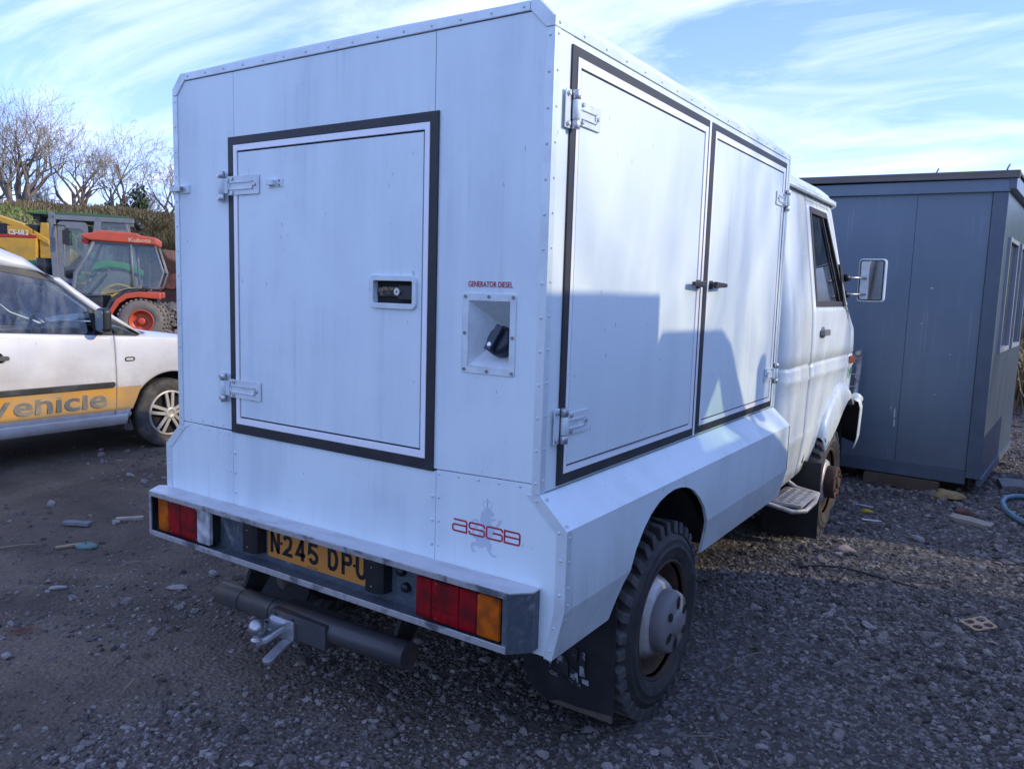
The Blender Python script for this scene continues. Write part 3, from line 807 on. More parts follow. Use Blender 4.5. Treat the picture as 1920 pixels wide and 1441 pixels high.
# ---------------------------------------------------------------- rivets
rv = MB()
def rivet(p, n, r=0.0047):
    p, n = Vector(p), Vector(n)
    rv.lathe([(r, 0.0), (r * 0.8, r * 0.45), (0.0, r * 0.6)], p, n, 8)
for i in range(15): rivet((-0.745 + 1.49 * i / 14, -0.005, 2.2535), (0, -1, 0))
for i in range(14):
    z = 0.965 + 1.205 * i / 13
    rivet((0.830, -0.0045, z), (0, -1, 0)); rivet((-0.830, -0.0045, z), (0, -1, 0))
    rivet((0.8455, 0.013, z + 0.006), (1, 0, 0)); rivet((-0.8455, 0.013, z + 0.006), (-1, 0, 0))
for i in range(5): rivet((0.481 + 0.074 * i, 0, 0.938 + 0.0022 * i), (0, -1, 0))
for u in (-0.79, -0.715, -0.655, -0.59, -0.535): rivet((u, 0, 0.932), (0, -1, 0), 0.0045); rivet((u + 0.02, 0, 0.963), (0, -1, 0), 0.004)
for v in (0.864, 0.789, 0.713):
    rivet((-0.501, 0, v), (0, -1, 0), 0.0075); rivet((-0.526, 0, v), (0, -1, 0), 0.004); rivet((0.482, 0, v), (0, -1, 0)); rivet((0.456, 0, v), (0, -1, 0), 0.0065)
for i in range(18): rivet((0.8453, 0.018 + 2.29 * i / 17, 2.205), (1, 0, 0))
for s in (-1, 1):
    for x, z in ((0.835, 0.915), (0.913, 0.838), (0.920, 0.760), (0.920, 0.660), (0.905, 0.560), (0.895, 0.49)): rivet((s * x, -0.0035, z), (0, -1, 0), 0.005)
    for x, z in ((0.858, 0.918), (0.925, 0.855)): rivet((s * (x + 0.002), 0.014, z + 0.002), (s * 0.69, 0, 0.73), 0.005)
    for z in (0.825, 0.755, 0.68, 0.63): rivet((s * 0.938, 0.014, z), (s, 0, 0), 0.0045)
    for x, z in ((0.931, 0.585), (0.915, 0.52)): rivet((s * x, 0.014, z), (s, 0, 0), 0.0045)
rv.build('rivets', 'rivet', truck, kind='stuff')

# ---------------------------------------------------------------- skirts with wheel arches
xs_z = lambda z: interp(z, (0.455, 0.609, 0.843, 0.931), (0.898, WF, WF, W))
archL = [(0.36, 0.4585), (0.378, 0.52), (0.402, 0.57), (0.435, 0.609)]
archT = [(0.435, 0.609), (0.47, 0.668), (0.525, 0.725), (0.584, 0.767), (0.65, 0.793), (0.716, 0.806), (0.78, 0.811), (0.839, 0.806), (0.91, 0.793), (0.976, 0.768), (1.05, 0.723), (1.107, 0.672), (1.145, 0.609)]
archR = [(1.145, 0.609), (1.172, 0.555), (1.187, 0.4585)]
for s in (1, -1):
    FN = lambda u, v, d, s=s: (s * (xs_z(v) - d), u, v)
    sk = MB()
    sk.prism([(0.0, 0.9305), (L, 0.9305), (L, 0.843), (0.0, 0.843)], FN, 0, 0.012)
    seg = archT
    top = [(0.0, 0.843)] + [(u, 0.843) for u, v in seg] + [(L, 0.843)]
    bot = [(0.0, 0.609)] + list(seg) + [(L, 0.609)]
    for i in range(len(top) - 1):
        sk.prism([top[i], top[i + 1], bot[i + 1], bot[i]] , FN, 0, 0.012)
    for q in ([(0.0, 0.609), *archL[::-1], (0.0, 0.4585)], [*archR, (L, 0.4585), (L, 0.609)]):
        sk.prism(q, FN, 0, 0.012)
    E_ = [(0.80, 0.9305), (W, 0.9305), (WF, 0.843), (WF, 0.609), (0.898, 0.4585), (0.80, 0.4585)]
    sk.prism([(s * x, z) for x, z in E_], RP, L - 0.012, L)
    sk.build('skirt', 'flare_white', truck)
    # dark liner above the wheel
    ln = MB(); ln.lathe([(0.478, -0.36), (0.478, 0.0)], (s * 0.915, 0.785, 0.325), (s, 0, 0), 24, 0, True)
    keep = MB(); 
    for k in range(0, 25): pass
    A = [(s * 0.555, 0.785 + 0.478 * math.cos(q), 0.325 + 0.478 * math.sin(q)) for q in np.linspace(0.33, PI - 0.33, 20)]
    B = [(s * 0.885, p[1], p[2]) for p in A]
    MB().grid([A, B]).build('arch_liner', 'underbody', truck)

# ---------------------------------------------------------------- underbody
ub = MB()
for s in (-1, 1): ub.box(s * 0.36 - 0.035, s * 0.36 + 0.035, 0.02, 4.55, 0.50, 0.64)
ub.box(-0.82, 0.82, 0.02, L, 0.90, 0.932); ub.box(-0.36, 0.36, 0.03, 0.10, 0.47, 0.66)
for y in (0.9, 1.5, 2.1): ub.box(-0.8, 0.8, y - 0.03, y + 0.03, 0.66, 0.9)
ub.box(-0.80, -0.42, 1.25, 2.2, 0.40, 0.85); ub.box(0.42, 0.78, 1.35, 2.0, 0.45, 0.8)
ub.build('chassis', 'underbody', truck, bevel=0.006)
for y, hub in ((0.785, 0.11), (3.50, 0.10)):
    axl = MB(); axl.tube([(-0.72, y, 0.325), (-0.2, y, 0.325), (0.2, y, 0.325), (0.72, y, 0.325)], 0.05, 12)
    axl.ball((0.06 if y > 2 else 0.0, y, 0.325), 0.15, 18, sc=(1, 1, 1))
    for s in (-1, 1):
        for k in range(4):
            h = 0.45 - 0.08 * k
            axl.tube([(s * 0.40, y - h, 0.45 - 0.012 * k), (s * 0.40, y - h * .5, 0.395 - 0.012 * k), (s * 0.40, y, 0.375 - 0.012 * k), (s * 0.40, y + h * .5, 0.395 - 0.012 * k), (s * 0.40, y + h, 0.45 - 0.012 * k)], 0.014, 6)
        axl.cyl((s * 0.33, y + 0.05, 0.3), (s * 0.33, y + 0.15, 0.62), 0.028, 10)
    axl.build('axle', 'underbody', truck)
mu = MB(); mu.ball((-0.18, 0.26, 0.40), 0.11, 14, sc=(1.2, 0.8, 0.7)); mu.obox((-0.05, 0.2, 0.42), (1, 0, 0), (0, 1, 0), (0, 0, 1), 0.22, 0.06, 0.05)
mu.tube([(-0.30, 1.3, 0.44), (-0.28, 0.6, 0.46), (-0.27, 0.12, 0.42), (-0.29, 0.03, 0.40)], 0.028, 10)
mu.build('exhaust', 'mud', truck)

# ---------------------------------------------------------------- rear bumper
ZT, ZB = 0.665, 0.487
plan = [(-0.955, 0.0), (-0.976, -0.016), (-0.930, -0.064), (-0.90, -0.090), (0.806, -0.090), (0.858, -0.038), (0.856, 0.0)]
plan = [(-0.955, -0.001), (-0.976, -0.018), (-0.928, -0.088), (0.806, -0.090), (0.858, -0.038), (0.856, -0.001)]
bp = MB()
bp.add([(x, y, ZT) for x, y in plan] + [(x, y, ZT - 0.004) for x, y in plan], [tuple(range(6)), tuple(range(11, 5, -1))] + [(i, (i + 1) % 6, 6 + (i + 1) % 6, 6 + i) for i in range(6)])
bumper = bp.build('bumper', 'bumper_top', truck)
bw = MB()
bw.box(-0.955, 0.855, -0.014, -0.0012, ZB, ZT - 0.0045)
bw.add([(x, y, ZB) for x, y in plan] + [(x, y, ZB + 0.004) for x, y in plan], [tuple(range(6)), tuple(range(11, 5, -1))] + [(i, (i + 1) % 6, 6 + (i + 1) % 6, 6 + i) for i in range(6)])
def endplate(pts, m=bw):
    for (x0, y0), (x1, y1) in zip(pts[:-1], pts[1:]):
        d = Vector((x1 - x0, y1 - y0)).normalized(); nx, ny = d.y * 0.004, -d.x * 0.004
        m.prism([(x0, y0), (x1, y1), (x1 - nx, y1 - ny), (x0 - nx, y0 - ny)], lambda u, v, w: (u, v, w), ZB + 0.0042, ZT - 0.0042)
endplate([(0.789, -0.0900), (0.806, -0.0900), (0.858, -0.038), (0.856, -0.002)])
endplate([(-0.955, -0.002), (-0.976, -0.018), (-0.928, -0.088), (-0.915, -0.0885)])
bw.build('bumper_channel', 'bumper_grey', bumper)
bl = MB()
bl.box(-0.926, 0.806, -0.0935, -0.0895, ZT - 0.019, ZT + 0.0005); bl.box(-0.926, 0.804, -0.0935, -0.0895, ZB - 0.0005, ZB + 0.021)
bl.box(-0.926, -0.912, -0.0932, -0.0892, ZB + 0.0215, ZT - 0.0195)
bl.build('bumper_lip', 'lip', bumper, bevel=0.0015)
for u, v in ((0.372, 0.556), (0.352, 0.605)):
    kb = MB(); kb.lathe([(0.016, 0), (0.016, 0.012), (0.011, 0.020), (0, 0.021)], (u, -0.014, v), (0, -1, 0), 16); kb.build('plug', 'plastic', bumper)
for u in (-0.355, 0.262):
    lb = MB()
    lb.prism([(u - 0.045, -0.014), (u + 0.045, -0.014), (u + 0.040, -0.050), (u + 0.024, -0.062), (u - 0.028, -0.062), (u - 0.042, -0.045)], lambda a, b, c: (a, b, c), 0.524, 0.628)
    for v in (0.545, 0.608): lb.cyl((u - 0.002, -0.061, v), (u - 0.002, -0.0635, v), 0.0035, 8, 1)
    lb.build('plate_lamp', ['plastic', 'bolt'], truck, bevel=0.004)

def tail_lamp(x0, x1, z0, z1, yf, segs):
    lm = MB(); lm.box(x0 + 0.004, x1 - 0.004, yf + 0.012, -0.0142, z0 + 0.004, z1 - 0.004)
    root = lm.build('tail_lamp', 'plastic', truck, bevel=0.006)
    for a, b, c, d, mt in segs:
        q = MB(); q.prism(rrect(a, b, c, d, 0.006, 3), RP, yf + 0.0008, yf + 0.013)
        us = np.linspace(a + 0.003, b - 0.003, max(8, int((b - a - 0.006) / 0.0068) * 6 + 1))
        rip = lambda u: yf - 0.0003 - 0.0016 * abs(math.sin(PI * (u - a) / 0.0068)) if mt != 'clear_lens' else yf - 0.0008
        q.grid([[(u, rip(u), c + 0.004) for u in us], [(u, rip(u), d - 0.004) for u in us]])
        q.build('lens', mt, root)
    sw = MB()
    for a in (x0 + 0.25 * (x1 - x0), x0 + 0.76 * (x1 - x0)):
        for v in (z0 + 0.008, z1 - 0.008): sw.cyl((a, yf + 0.001, v), (a, yf - 0.0015, v), 0.0042, 8)
    sw.build('lens_screws', 'steel', root, kind='stuff')
tail_lamp(0.452, 0.766, 0.502, 0.628, -0.066, [
    (0.452, 0.5135, 0.502, 0.628, 'red_lens'), (0.5145, 0.6175, 0.541, 0.628, 'red_lens'), (0.5145, 0.6175, 0.502, 0.540, 'red_lens'),
    (0.6185, 0.683, 0.502, 0.628, 'red_lens'), (0.684, 0.766, 0.502, 0.628, 'amber_lens')])
tail_lamp(-0.904, -0.572, 0.504, 0.640, -0.066, [
    (-0.904, -0.834, 0.504, 0.640, 'amber_lens'), (-0.833, -0.755, 0.504, 0.640, 'red_lens'), (-0.754, -0.652, 0.543, 0.640, 'red_lens'),
    (-0.754, -0.652, 0.504, 0.542, 'red_lens'), (-0.651, -0.572, 0.504, 0.640, 'clear_lens')])

# number plate
pl = MB(); pl.prism(rrect(-0.298, 0.226, 0.515, 0.627, 0.008, 3), RP, -0.0145, -0.018)
plate = pl.build('number_plate', 'plate_yellow', truck)
def glyph(ch, x, z, h, w):
    X = lambda a: x + a * w; Z = lambda b: z + b * h
    sw = 0.0145; i = sw / 2 / w; j = sw / 2 / h
    P = []
    if ch == 'N': P = [[(X(i), Z(0)), (X(i), Z(1))], [(X(i + .02), Z(1 - j * .4)), (X(1 - i - .02), Z(j * .4))], [(X(1 - i), Z(0)), (X(1 - i), Z(1))]]
    elif ch == '2': P = [[*arc(X(.5), Z(.70), w * (.5 - i), h * (.30 - j), 170, 0, 9), *[(X(1 - i - .04), Z(.58)), (X(.74), Z(.42)), (X(i + .16), Z(j + .10)), (X(i), Z(j))], (X(1), Z(j))]]
    elif ch == '4': P = [[(X(1), Z(.27)), (X(i), Z(.27)), (X(.72), Z(.97))], [(X(.72), Z(0)), (X(.72), Z(1))]]
    elif ch == '5': P = [[(X(.93), Z(1 - j)), (X(.16), Z(1 - j)), (X(.10), Z(.52)), (X(.30), Z(.595)), *arc(X(.5), Z(.31), w * (.5 - i), h * (.31 - j), 75, -165, 12)]]
    elif ch == 'D': P = [[(X(i), Z(j)), (X(.5), Z(j)), *arc(X(.5), Z(.5), w * (.5 - i), h * (.5 - j), -80, 80, 10), (X(.5), Z(1 - j)), (X(i), Z(1 - j)), (X(i), Z(j))]]
    elif ch == 'P': P = [[(X(i), Z(0)), (X(i), Z(1 - j)), (X(.58), Z(1 - j)), *arc(X(.62), Z(.71), w * (.38 - i), h * (.29 - j), 80, -80, 8), (X(.58), Z(.42 + j)), (X(i), Z(.42 + j))]]
    elif ch == 'U': P = [[(X(i), Z(1)), *arc(X(.5), Z(.36), w * (.5 - i), h * (.36 - j), 180, 360, 10), (X(1 - i), Z(1))]]
    g_ = MB()
    for q in P: stroke(g_, q, sw, RP, -0.0178, -0.0192)
    g_.build('character', 'ink', plate)
x = -0.281
for ch in 'N245 DPU':
    if ch == ' ': x += 0.030; continue
    glyph(ch, x, 0.5335, 0.079, 0.050); x += 0.0665
m = MB()
for u in (-0.222, 0.142): m.cyl((u, -0.017, 0.575), (u, -0.0205, 0.575), 0.0055, 8)
m.ring(rect(-0.075, -0.045, 0.5185, 0.5245), rect(-0.0738, -0.0462, 0.5195, 0.5235), RP, -0.0179, -0.0186)
m.prism(rect(-0.086, -0.078, 0.520, 0.523), RP, -0.0179, -0.0186); m.prism(rect(-0.042, -0.036, 0.520, 0.523), RP, -0.0179, -0.0186)
m.build('plate_screws', 'ink', plate, kind='stuff')

# ---------------------------------------------------------------- tow bar
tb = MB(); YB, ZC = -0.015, 0.318
tb.tube([(-0.565, YB, ZC - 0.012), (0.385, YB, ZC + 0.012)], 0.0435, 28)
for u in (-0.43, -0.255): 
    zc = ZC + 0.012 * (u + 0.1) / 0.49
    tb.lathe([(0.0445, -0.0025), (0.0445, 0.0025)], (u, YB, zc), (1, 0, 0), 24, 1)
tow = tb.build('tow_bar', ['towpaint', 'dark'], truck)
br = MB()
br.prism(rrect(-0.225, 0.055, 0.268, 0.352, 0.006, 2), lambda u, v, d: (u, d, v), -0.068, 0.045)
for u in (-0.195, -0.105): br.cyl((u, -0.067, 0.330), (u, -0.0695, 0.330), 0.011, 14, 1)
br.build('tow_bracket', ['towpaint', 'dark'], tow, bevel=0.012, seg=3)
for s, u in ((-1, -0.47), (1, 0.30)):
    dz = 0.01 * s
    ar = MB(); ar.prism([(0.0, 0.31 + dz), (0.01, 0.36 + dz), (0.09, 0.52), (0.22, 0.52), (0.20, 0.44), (0.05, 0.28 + dz)], lambda a, b, d: (u + d, a, b), -0.009, 0.009)
    ar.cyl((u + 0.009, 0.055, 0.40), (u + 0.019, 0.055, 0.40), 0.013, 8); ar.cyl((u + 0.009, 0.03, 0.33), (u + 0.019, 0.03, 0.33), 0.013, 8)
    ar.build('tow_arm', 'underbody', tow, bevel=0.003)
tbl = MB(); bc = Vector((-0.178, -0.162, 0.322))
tbl.ball(bc, 0.031, 22)
tbl.lathe([(0.014, -0.026), (0.014, -0.036), (0.022, -0.040), (0.022, -0.046), (0.0, -0.046)], bc, (0, 0, 1), 18, 1)
tbl.tube([bc + Vector((0, 0, -0.05)), bc + Vector((0.008, 0.02, -0.052)), Vector((-0.16, -0.085, 0.292)), Vector((-0.150, -0.070, 0.300))], [0.020, 0.019, 0.018, 0.018], 12, True, 1)
tbl.prism(rrect(-0.215, -0.09, 0.262, 0.334, 0.012, 3), lambda u, v, d: (u, d, v), -0.0692, -0.080, 1)
tbl.obox((-0.172, -0.108, 0.318), (1, 0, 0), (0, 1, 0), (0, 0, 1), 0.042, 0.034, 0.005, 1)
tbl.cyl((-0.19, -0.118, 0.322), (-0.19, -0.118, 0.3245), 0.012, 14, 2)
# lower jaw tongue with its pin hole
for q, mi in ((0.006, 1),):
    t0, t1 = Vector((-0.118, -0.082, 0.262)), Vector((-0.100, -0.175, 0.236))
    dd = (t1 - t0).normalized(); sd = Vector((1, 0, 0)); up = sd.cross(dd).normalized(); sd = dd.cross(up)
    out = [t0 + sd * 0.020, t0 - sd * 0.020] + [t1 + sd * (0.021 * math.cos(a)) * -1 + dd * 0.021 * math.sin(a) for a in np.linspace(0, PI, 10)]
    hole = [t1 + sd * 0.0105 * math.cos(a) + dd * 0.0105 * math.sin(a) for a in np.linspace(0, 2 * PI, 13)[:-1]]
    n = len(out)
    tbl.add([p + up * 0.006 for p in out] + [p - up * 0.006 for p in out], [tuple(range(n)), tuple(range(2 * n - 1, n - 1, -1))] + [(i, (i + 1) % n, n + (i + 1) % n, n + i) for i in range(n)], mi=1)
    tbl.add([p + up * 0.0066 for p in hole], [tuple(range(12))], mi=2)
tbl.build('tow_ball', ['steel', 'zinc', 'dark'], tow, bevel=0.002)

# ---------------------------------------------------------------- mud flaps
def flap(x0, x1, y, z0, z1, cut, name_='mud_flap'):
    q = MB()
    s = 1 if x1 > x0 else -1
    P = [(x0, z1), (x1, z1), (x1, z0), (x0 + s * cut, z0), (x0 + s * cut * 0.35, z0 + cut * 0.22), (x0, z0 + cut * 0.9)]
    # slight curl towards the bottom
    q.prism(P, lambda u, v, d: (u, y + d + 0.05 * max(0.0, (0.30 - v)), v), -0.004, 0.004)
    return q.build(name_, 'flap', truck)
f1 = flap(0.555, 0.905, 0.405, 0.085, 0.50, 0.10)
# worn print on the flap
pr = MB()
FL = lambda u, v, d: (u, 0.400 + 0.05 * max(0.0, 0.30 - v) + d, v)
for k in range(4):
    u0 = 0.60 + 0.020 * k
    pr.prism([(u0, 0.245 - 0.012 * k), (u0 + 0.010, 0.240 - 0.012 * k), (u0 + 0.004, 0.285), (u0 - 0.006, 0.285)], FL, -0.0003, -0.0014)
for p in ([(0.690, 0.235), (0.735, 0.190), (0.735, 0.245), (0.700, 0.300)], [(0.742, 0.195), (0.775, 0.185), (0.772, 0.225), (0.745, 0.235)], [(0.78, 0.215), (0.80, 0.215), (0.80, 0.30), (0.78, 0.30)], [(0.745, 0.262), (0.77, 0.262), (0.77, 0.31), (0.745, 0.31)], [(0.79, 0.190), (0.815, 0.186), (0.815, 0.205), (0.79, 0.205)]):
    pr.prism(p, FL, -0.0003, -0.0014)
pr.build('flap_print', 'print_white', f1)
text_obj('lettering', 'FOR BETTER', 'print_white', f1, (0.655, 0.4015, 0.190), (1, 0.0, -0.14), (0, -0.05, 1), 0.135, 0.013, 0.001)
md = MB(); md.prism([(0.66, 0.083), (0.905, 0.083), (0.905, 0.108), (0.78, 0.098), (0.70, 0.10)], FL, -0.0004, -0.006); md.build('mud_crust', 'mud', f1)
flap(-0.555, -0.905, 0.405, 0.085, 0.50, 0.10)
flap(0.62, 0.955, 3.07, 0.045, 0.52, 0.03); flap(-0.62, -0.955, 3.07, 0.045, 0.52, 0.03)

# ---------------------------------------------------------------- wheels
def wheel(xo, y, z, s, capmat, rusty, R=0.36, width=0.225):
    """s = +1 outer face towards +x; xo = x of the outer sidewall"""
    O_ = (s * xo, y, z); A_ = (s, 0, 0)
    root = MB()
    root.lathe([(0.205, -width * 0.9), (0.205, -0.03), (0.2225, -0.016), (0.2225, -0.006), (0.214, -0.004), (0.205, -0.03), (0.193, -0.055), (0.190, -0.13), (0.0, -0.135)], O_, A_, 40, 0)
    root = root.build('wheel', 'wheel_rust', truck)
    t = MB()
    t.lathe([(0.215, -width + 0.01), (0.27, -width - 0.006), (0.312, -width + 0.004), (0.332, -width + 0.025), (0.337, -width * 0.5), (0.332, -0.030), (0.318, -0.010), (0.312, -0.006), (0.300, 0.001), (0.297, 0.004), (0.292, 0.002), (0.272, 0.006), (0.269, 0.009), (0.265, 0.006), (0.245, 0.004), (0.228, -0.004), (0.214, -0.010)], O_, A_, 60, 0)
    # lugs: chunky shoulder blocks
    N = 34
    ctr = Vector(O_); ax = Vector(A_)
    for k in range(N):
        for side in (0, 1):
            q = 2 * PI * (k + 0.5 * side) / N
            er = Vector((0, math.cos(q), math.sin(q))); et = Vector((0, -math.sin(q), math.cos(q)))
            h0, h1 = (-0.004, -0.082) if side == 0 else (-width + 0.004, -width + 0.082)
            mid = (h0 + h1) / 2; hw = abs(h0 - h1) / 2
            hl = 2 * PI * 0.33 / N * 0.29
            sk = (0.012 if side == 0 else -0.012) * (1 if k % 2 else 1.6)
            vs_ = []
            for a in (-1, 1):
                for b in (-1, 1):
                    for c in (0, 1):
                        rr = 0.318 if c == 0 else 0.362
                        tl = hl * (1.0 if c == 0 else 0.86)
                        hh = mid + a * hw * (1.0 if c == 0 or (a * (1 if side == 0 else -1)) < 0 else 0.82)
                        vs_.append(ctr + ax * hh + er * rr + et * (b * tl + sk * (a)))
            t.add(vs_, [(0, 1, 3, 2), (4, 6, 7, 5), (0, 4, 5, 1), (2, 3, 7, 6), (0, 2, 6, 4), (1, 5, 7, 3)], mi=1)
        q = 2 * PI * (k + 0.25) / N
        er = Vector((0, math.cos(q), math.sin(q))); et = Vector((0, -math.sin(q), math.cos(q)))
        t.obox(ctr + ax * (-width / 2 + (0.018 if k % 2 else -0.018)) + er * 0.347, ax, et + ax * (0.5 if k % 2 else -0.5), er, 0.03, 0.015, 0.0125, 1)
    t.build('tyre', ['rubber', 'tread'], root, bevel=0.0025, seg=1)
    d = MB()
    d.lathe([(0.186, -0.120), (0.180, -0.100), (0.168, -0.085), (0.150, -0.045), (0.135, -0.020), (0.112, -0.012), (0.0, -0.012)], O_, A_, 40)
    for k in range(6):
        q = 2 * PI * k / 6 + 0.3
        er = Vector((0, math.cos(q), math.sin(q))); et = Vector((0, -math.sin(q), math.cos(q)))
        c = ctr + ax * (-0.0855) + er * 0.166
        n_ = (er * 0.45 + ax * 0.9).normalized(); b_ = et; g_ = n_.cross(b_)
        d.add([c + n_ * 0.004 + b_ * 0.022 * math.cos(w_) + g_ * 0.016 * math.sin(w_) for w_ in np.linspace(0, 2 * PI, 15)[:-1]], [tuple(range(14))], mi=1)
    d.build('wheel_disc', ['wheel_silver', 'dark'], root)
    h = MB()
    if not rusty:
        h.lathe([(0.112, -0.018), (0.116, -0.01), (0.114, 0.024), (0.108, 0.038), (0.098, 0.044), (0.05, 0.046), (0.046, 0.052), (0.040, 0.057), (0.0, 0.059)], O_, A_, 40)
        for k in range(6):
            q = 2 * PI * k / 6 + 0.45
            er = Vector((0, math.cos(q), math.sin(q))); et = Vector((0, -math.sin(q), math.cos(q)))
            c = ctr + ax * 0.0474 + er * 0.076
            P = [c + er * 0.024 * math.cos(w_) + et * 0.016 * math.sin(w_) for w_ in np.linspace(0, 2 * PI, 15)[:-1]]
            h.add(P, [tuple(range(14))], mi=1)
            h.cyl(c - ax * 0.02, c + ax * 0.0005, 0.007, 6, 1)
    else:
        h.lathe([(0.100, -0.018), (0.106, -0.01), (0.104, 0.048), (0.098, 0.054), (0.060, 0.054), (0.052, 0.046), (0.036, 0.046), (0.034, 0.062), (0.0, 0.064)], O_, A_, 36)
        for k in range(6):
            q = 2 * PI * k / 6 + 0.45
            er = Vector((0, math.cos(q), math.sin(q)))
            c = ctr + ax * 0.054 + er * 0.078
            h.cyl(c, c + ax * 0.007, 0.013, 6, 0); h.cyl(c + ax * 0.007, c + ax * 0.011, 0.006, 8, 0)
    h.build('hub_cap' if not rusty else 'wheel_hub', [capmat, 'dark', 'steel'], root, bevel=0.002, seg=1)
    return root
for s in (1, -1):
    wheel(0.922, 0.785, 0.316, s, 'cap_grey', False)
    wheel(0.918, 3.505, 0.318, s, 'hub_rust', True)

# ---------------------------------------------------------------- print on the back
text_obj('lettering', 'GENERATOR DIESEL', 'red_print', truck, (0.577, -0.0003, 1.508), (1, 0, 0), (0, 0, 1), 0.155, 0.0165, 0.004, label='small red lettering above the fuel filler')
lg = MB(); lw = 0.0052
def sq(x0, x1, r=0.006):
    return x0, x1, r
z0, z1 = 0.7735, 0.8085; zm = (z0 + z1) / 2; r = 0.006
c = lambda cx, cy, a, b: arc(cx, cy, r, r, a, b, 4)
F_ = lambda p: stroke(lg, p, lw, RP, 0.0001, -0.0012)
a0, a1 = 0.538, 0.5905
F_([(a0 + 0.004, z1), *c(a1 - r, z1 - r, 90, 0), (a1, z0), *c(a0 + r, z0 + r, 270, 180), *c(a0 + r, zm + 0.002 - r, 180, 90), (a1, zm + 0.002)])
a0, a1 = 0.6005, 0.6565
F_([(a1, z1 - 0.009), *c(a1 - r, z1 - r, 0, 90), *c(a0 + r, z1 - r, 90, 180), *c(a0 + r, zm + r, 180, 270), *c(a1 - r, zm - r, 90, 0), *c(a1 - r, z0 + r, 0, -90), *c(a0 + r, z0 + r, 270, 180), (a0, z0 + 0.009)])
a0, a1 = 0.6645, 0.7205
F_([(a1, z1 - 0.009), *c(a1 - r, z1 - r, 0, 90), *c(a0 + r, z1 - r, 90, 180), *c(a0 + r, z0 + r, 180, 270), *c(a1 - r, z0 + r, 270, 360), *c(a1 - r, zm + 0.001 - r, 0, 90), (a0 + 0.022, zm + 0.001)])
a0, a1 = 0.7285, 0.7815
F_([(a0, zm + 0.001), (a0, z1), *c(a1 - r, z1 - r, 90, 0), *c(a1 - r, z0 + r, 0, -90), (a0, z0), (a0, zm + 0.001), (a1, zm + 0.001)])
lg.build('lettering', 'red_print', truck, label='red outlined company lettering low on the rear panel')
# heraldic lion rampant with crown, behind the letters
li = MB()
def poly(P):
    v = [Vector((p[0], p[1], 0)) for p in P]
    tri = geometry.tessellate_polygon([v])
    li.add([(p[0], -0.0004, p[1]) for p in P], [tuple(t) for t in tri])
g = 1 / 7.204
body_px = [(600, 590), (640, 548), (700, 545), (735, 560), (772, 600), (775, 640), (740, 640), (725, 655), (800, 680), (795, 695), (745, 690), (765, 705), (720, 700), (730, 740), (775, 770), (800, 745), (835, 690), (875, 685), (870, 710), (850, 740), (838, 770), (800, 790), (770, 815), (770, 880), (720, 900), (690, 950), (720, 1000), (725, 1050), (700, 1085), (720, 1130), (775, 1145), (775, 1172), (715, 1165), (680, 1120), (655, 1060), (640, 1020), (600, 1045), (550, 1050), (520, 1025), (490, 1010), (465, 1040), (470, 1070), (500, 1090), (495, 1105), (455, 1100), (430, 1050), (432, 1000), (455, 970), (490, 965), (520, 985), (505, 940), (520, 890), (560, 850), (600, 800), (590, 740), (580, 680)]
tail_px = [(560, 690), (545, 668), (500, 662), (470, 690), (475, 720), (490, 715), (500, 690), (530, 690), (545, 720), (500, 760), (470, 800), (460, 850), (470, 900), (520, 930), (520, 900), (490, 880), (485, 840), (500, 800), (560, 750)]
def lion(pxs):
    return [(0.546 + 0.000266 * (a - 230) + 0.0000204 * (b - 655), 0.810 + 0.0000532 * (a - 230) - 0.0002295 * (b - 655)) for a, b in pxs]
poly(lion(body_px)); poly(lion(tail_px))
q = lion([(690, 500)])[0]
stroke(li, arc(q[0] - 0.0075, q[1] + 0.004, 0.008, 0.010, -60, 235, 12), 0.002, RP, 0.0, -0.0005)
stroke(li, arc(q[0] + 0.0075, q[1] + 0.004, 0.008, 0.010, -55, 240, 12), 0.002, RP, 0.0, -0.0005)
stroke(li, [(q[0] - 0.012, q[1] - 0.008), (q[0] + 0.012, q[1] - 0.008)], 0.005, RP, 0.0, -0.0005)
stroke(li, [(q[0], q[1] + 0.012), (q[0], q[1] + 0.023)], 0.003, RP, 0.0, -0.0005); stroke(li, [(q[0] - 0.004, q[1] + 0.018), (q[0] + 0.004, q[1] + 0.018)], 0.002, RP, 0.0, -0.0005)
li.build('lion_emblem', 'lion_print', truck, label='faded grey crowned lion behind the red lettering')
# ============================================================ cab of the truck
Zs = (0.43, 0.62, 0.75, 1.08, 1.25, 1.42, 1.47, 2.05, 2.13)
cw = lambda z: interp(z, Zs, (0.838, 0.866, 0.876, 0.883, 0.884, 0.877, 0.871, 0.790, 0.774))
cyf = lambda z: interp(z, (0.43, 0.75, 1.10, 1.20, 1.30, 1.42, 1.47, 2.05, 2.13), (4.70, 4.80, 4.85, 4.82, 4.72, 4.42, 4.30, 4.02, 3.98))
cys = lambda z: interp(z, (0.43, 1.30, 1.47, 2.05, 2.13), (4.02, 4.00, 3.78, 3.52, 3.48))
ywf = lambda z: interp(z, (1.42, 1.47, 2.02, 2.13), (3.86, 3.82, 3.42, 3.36))       # front edge of the side window
BOT = [(2.40, 0.43), (2.90, 0.455), (3.13, 0.468), (3.40, 0.56), (3.58, 0.62), (3.72, 0.672), (3.93, 0.765), (4.08, 0.82), (4.17, 0.832), (4.27, 0.80), (4.33, 0.74), (4.40, 0.70), (5.2, 0.70)]
zbot = lambda y: interp(y, [b[0] for b in BOT], [b[1] for b in BOT])
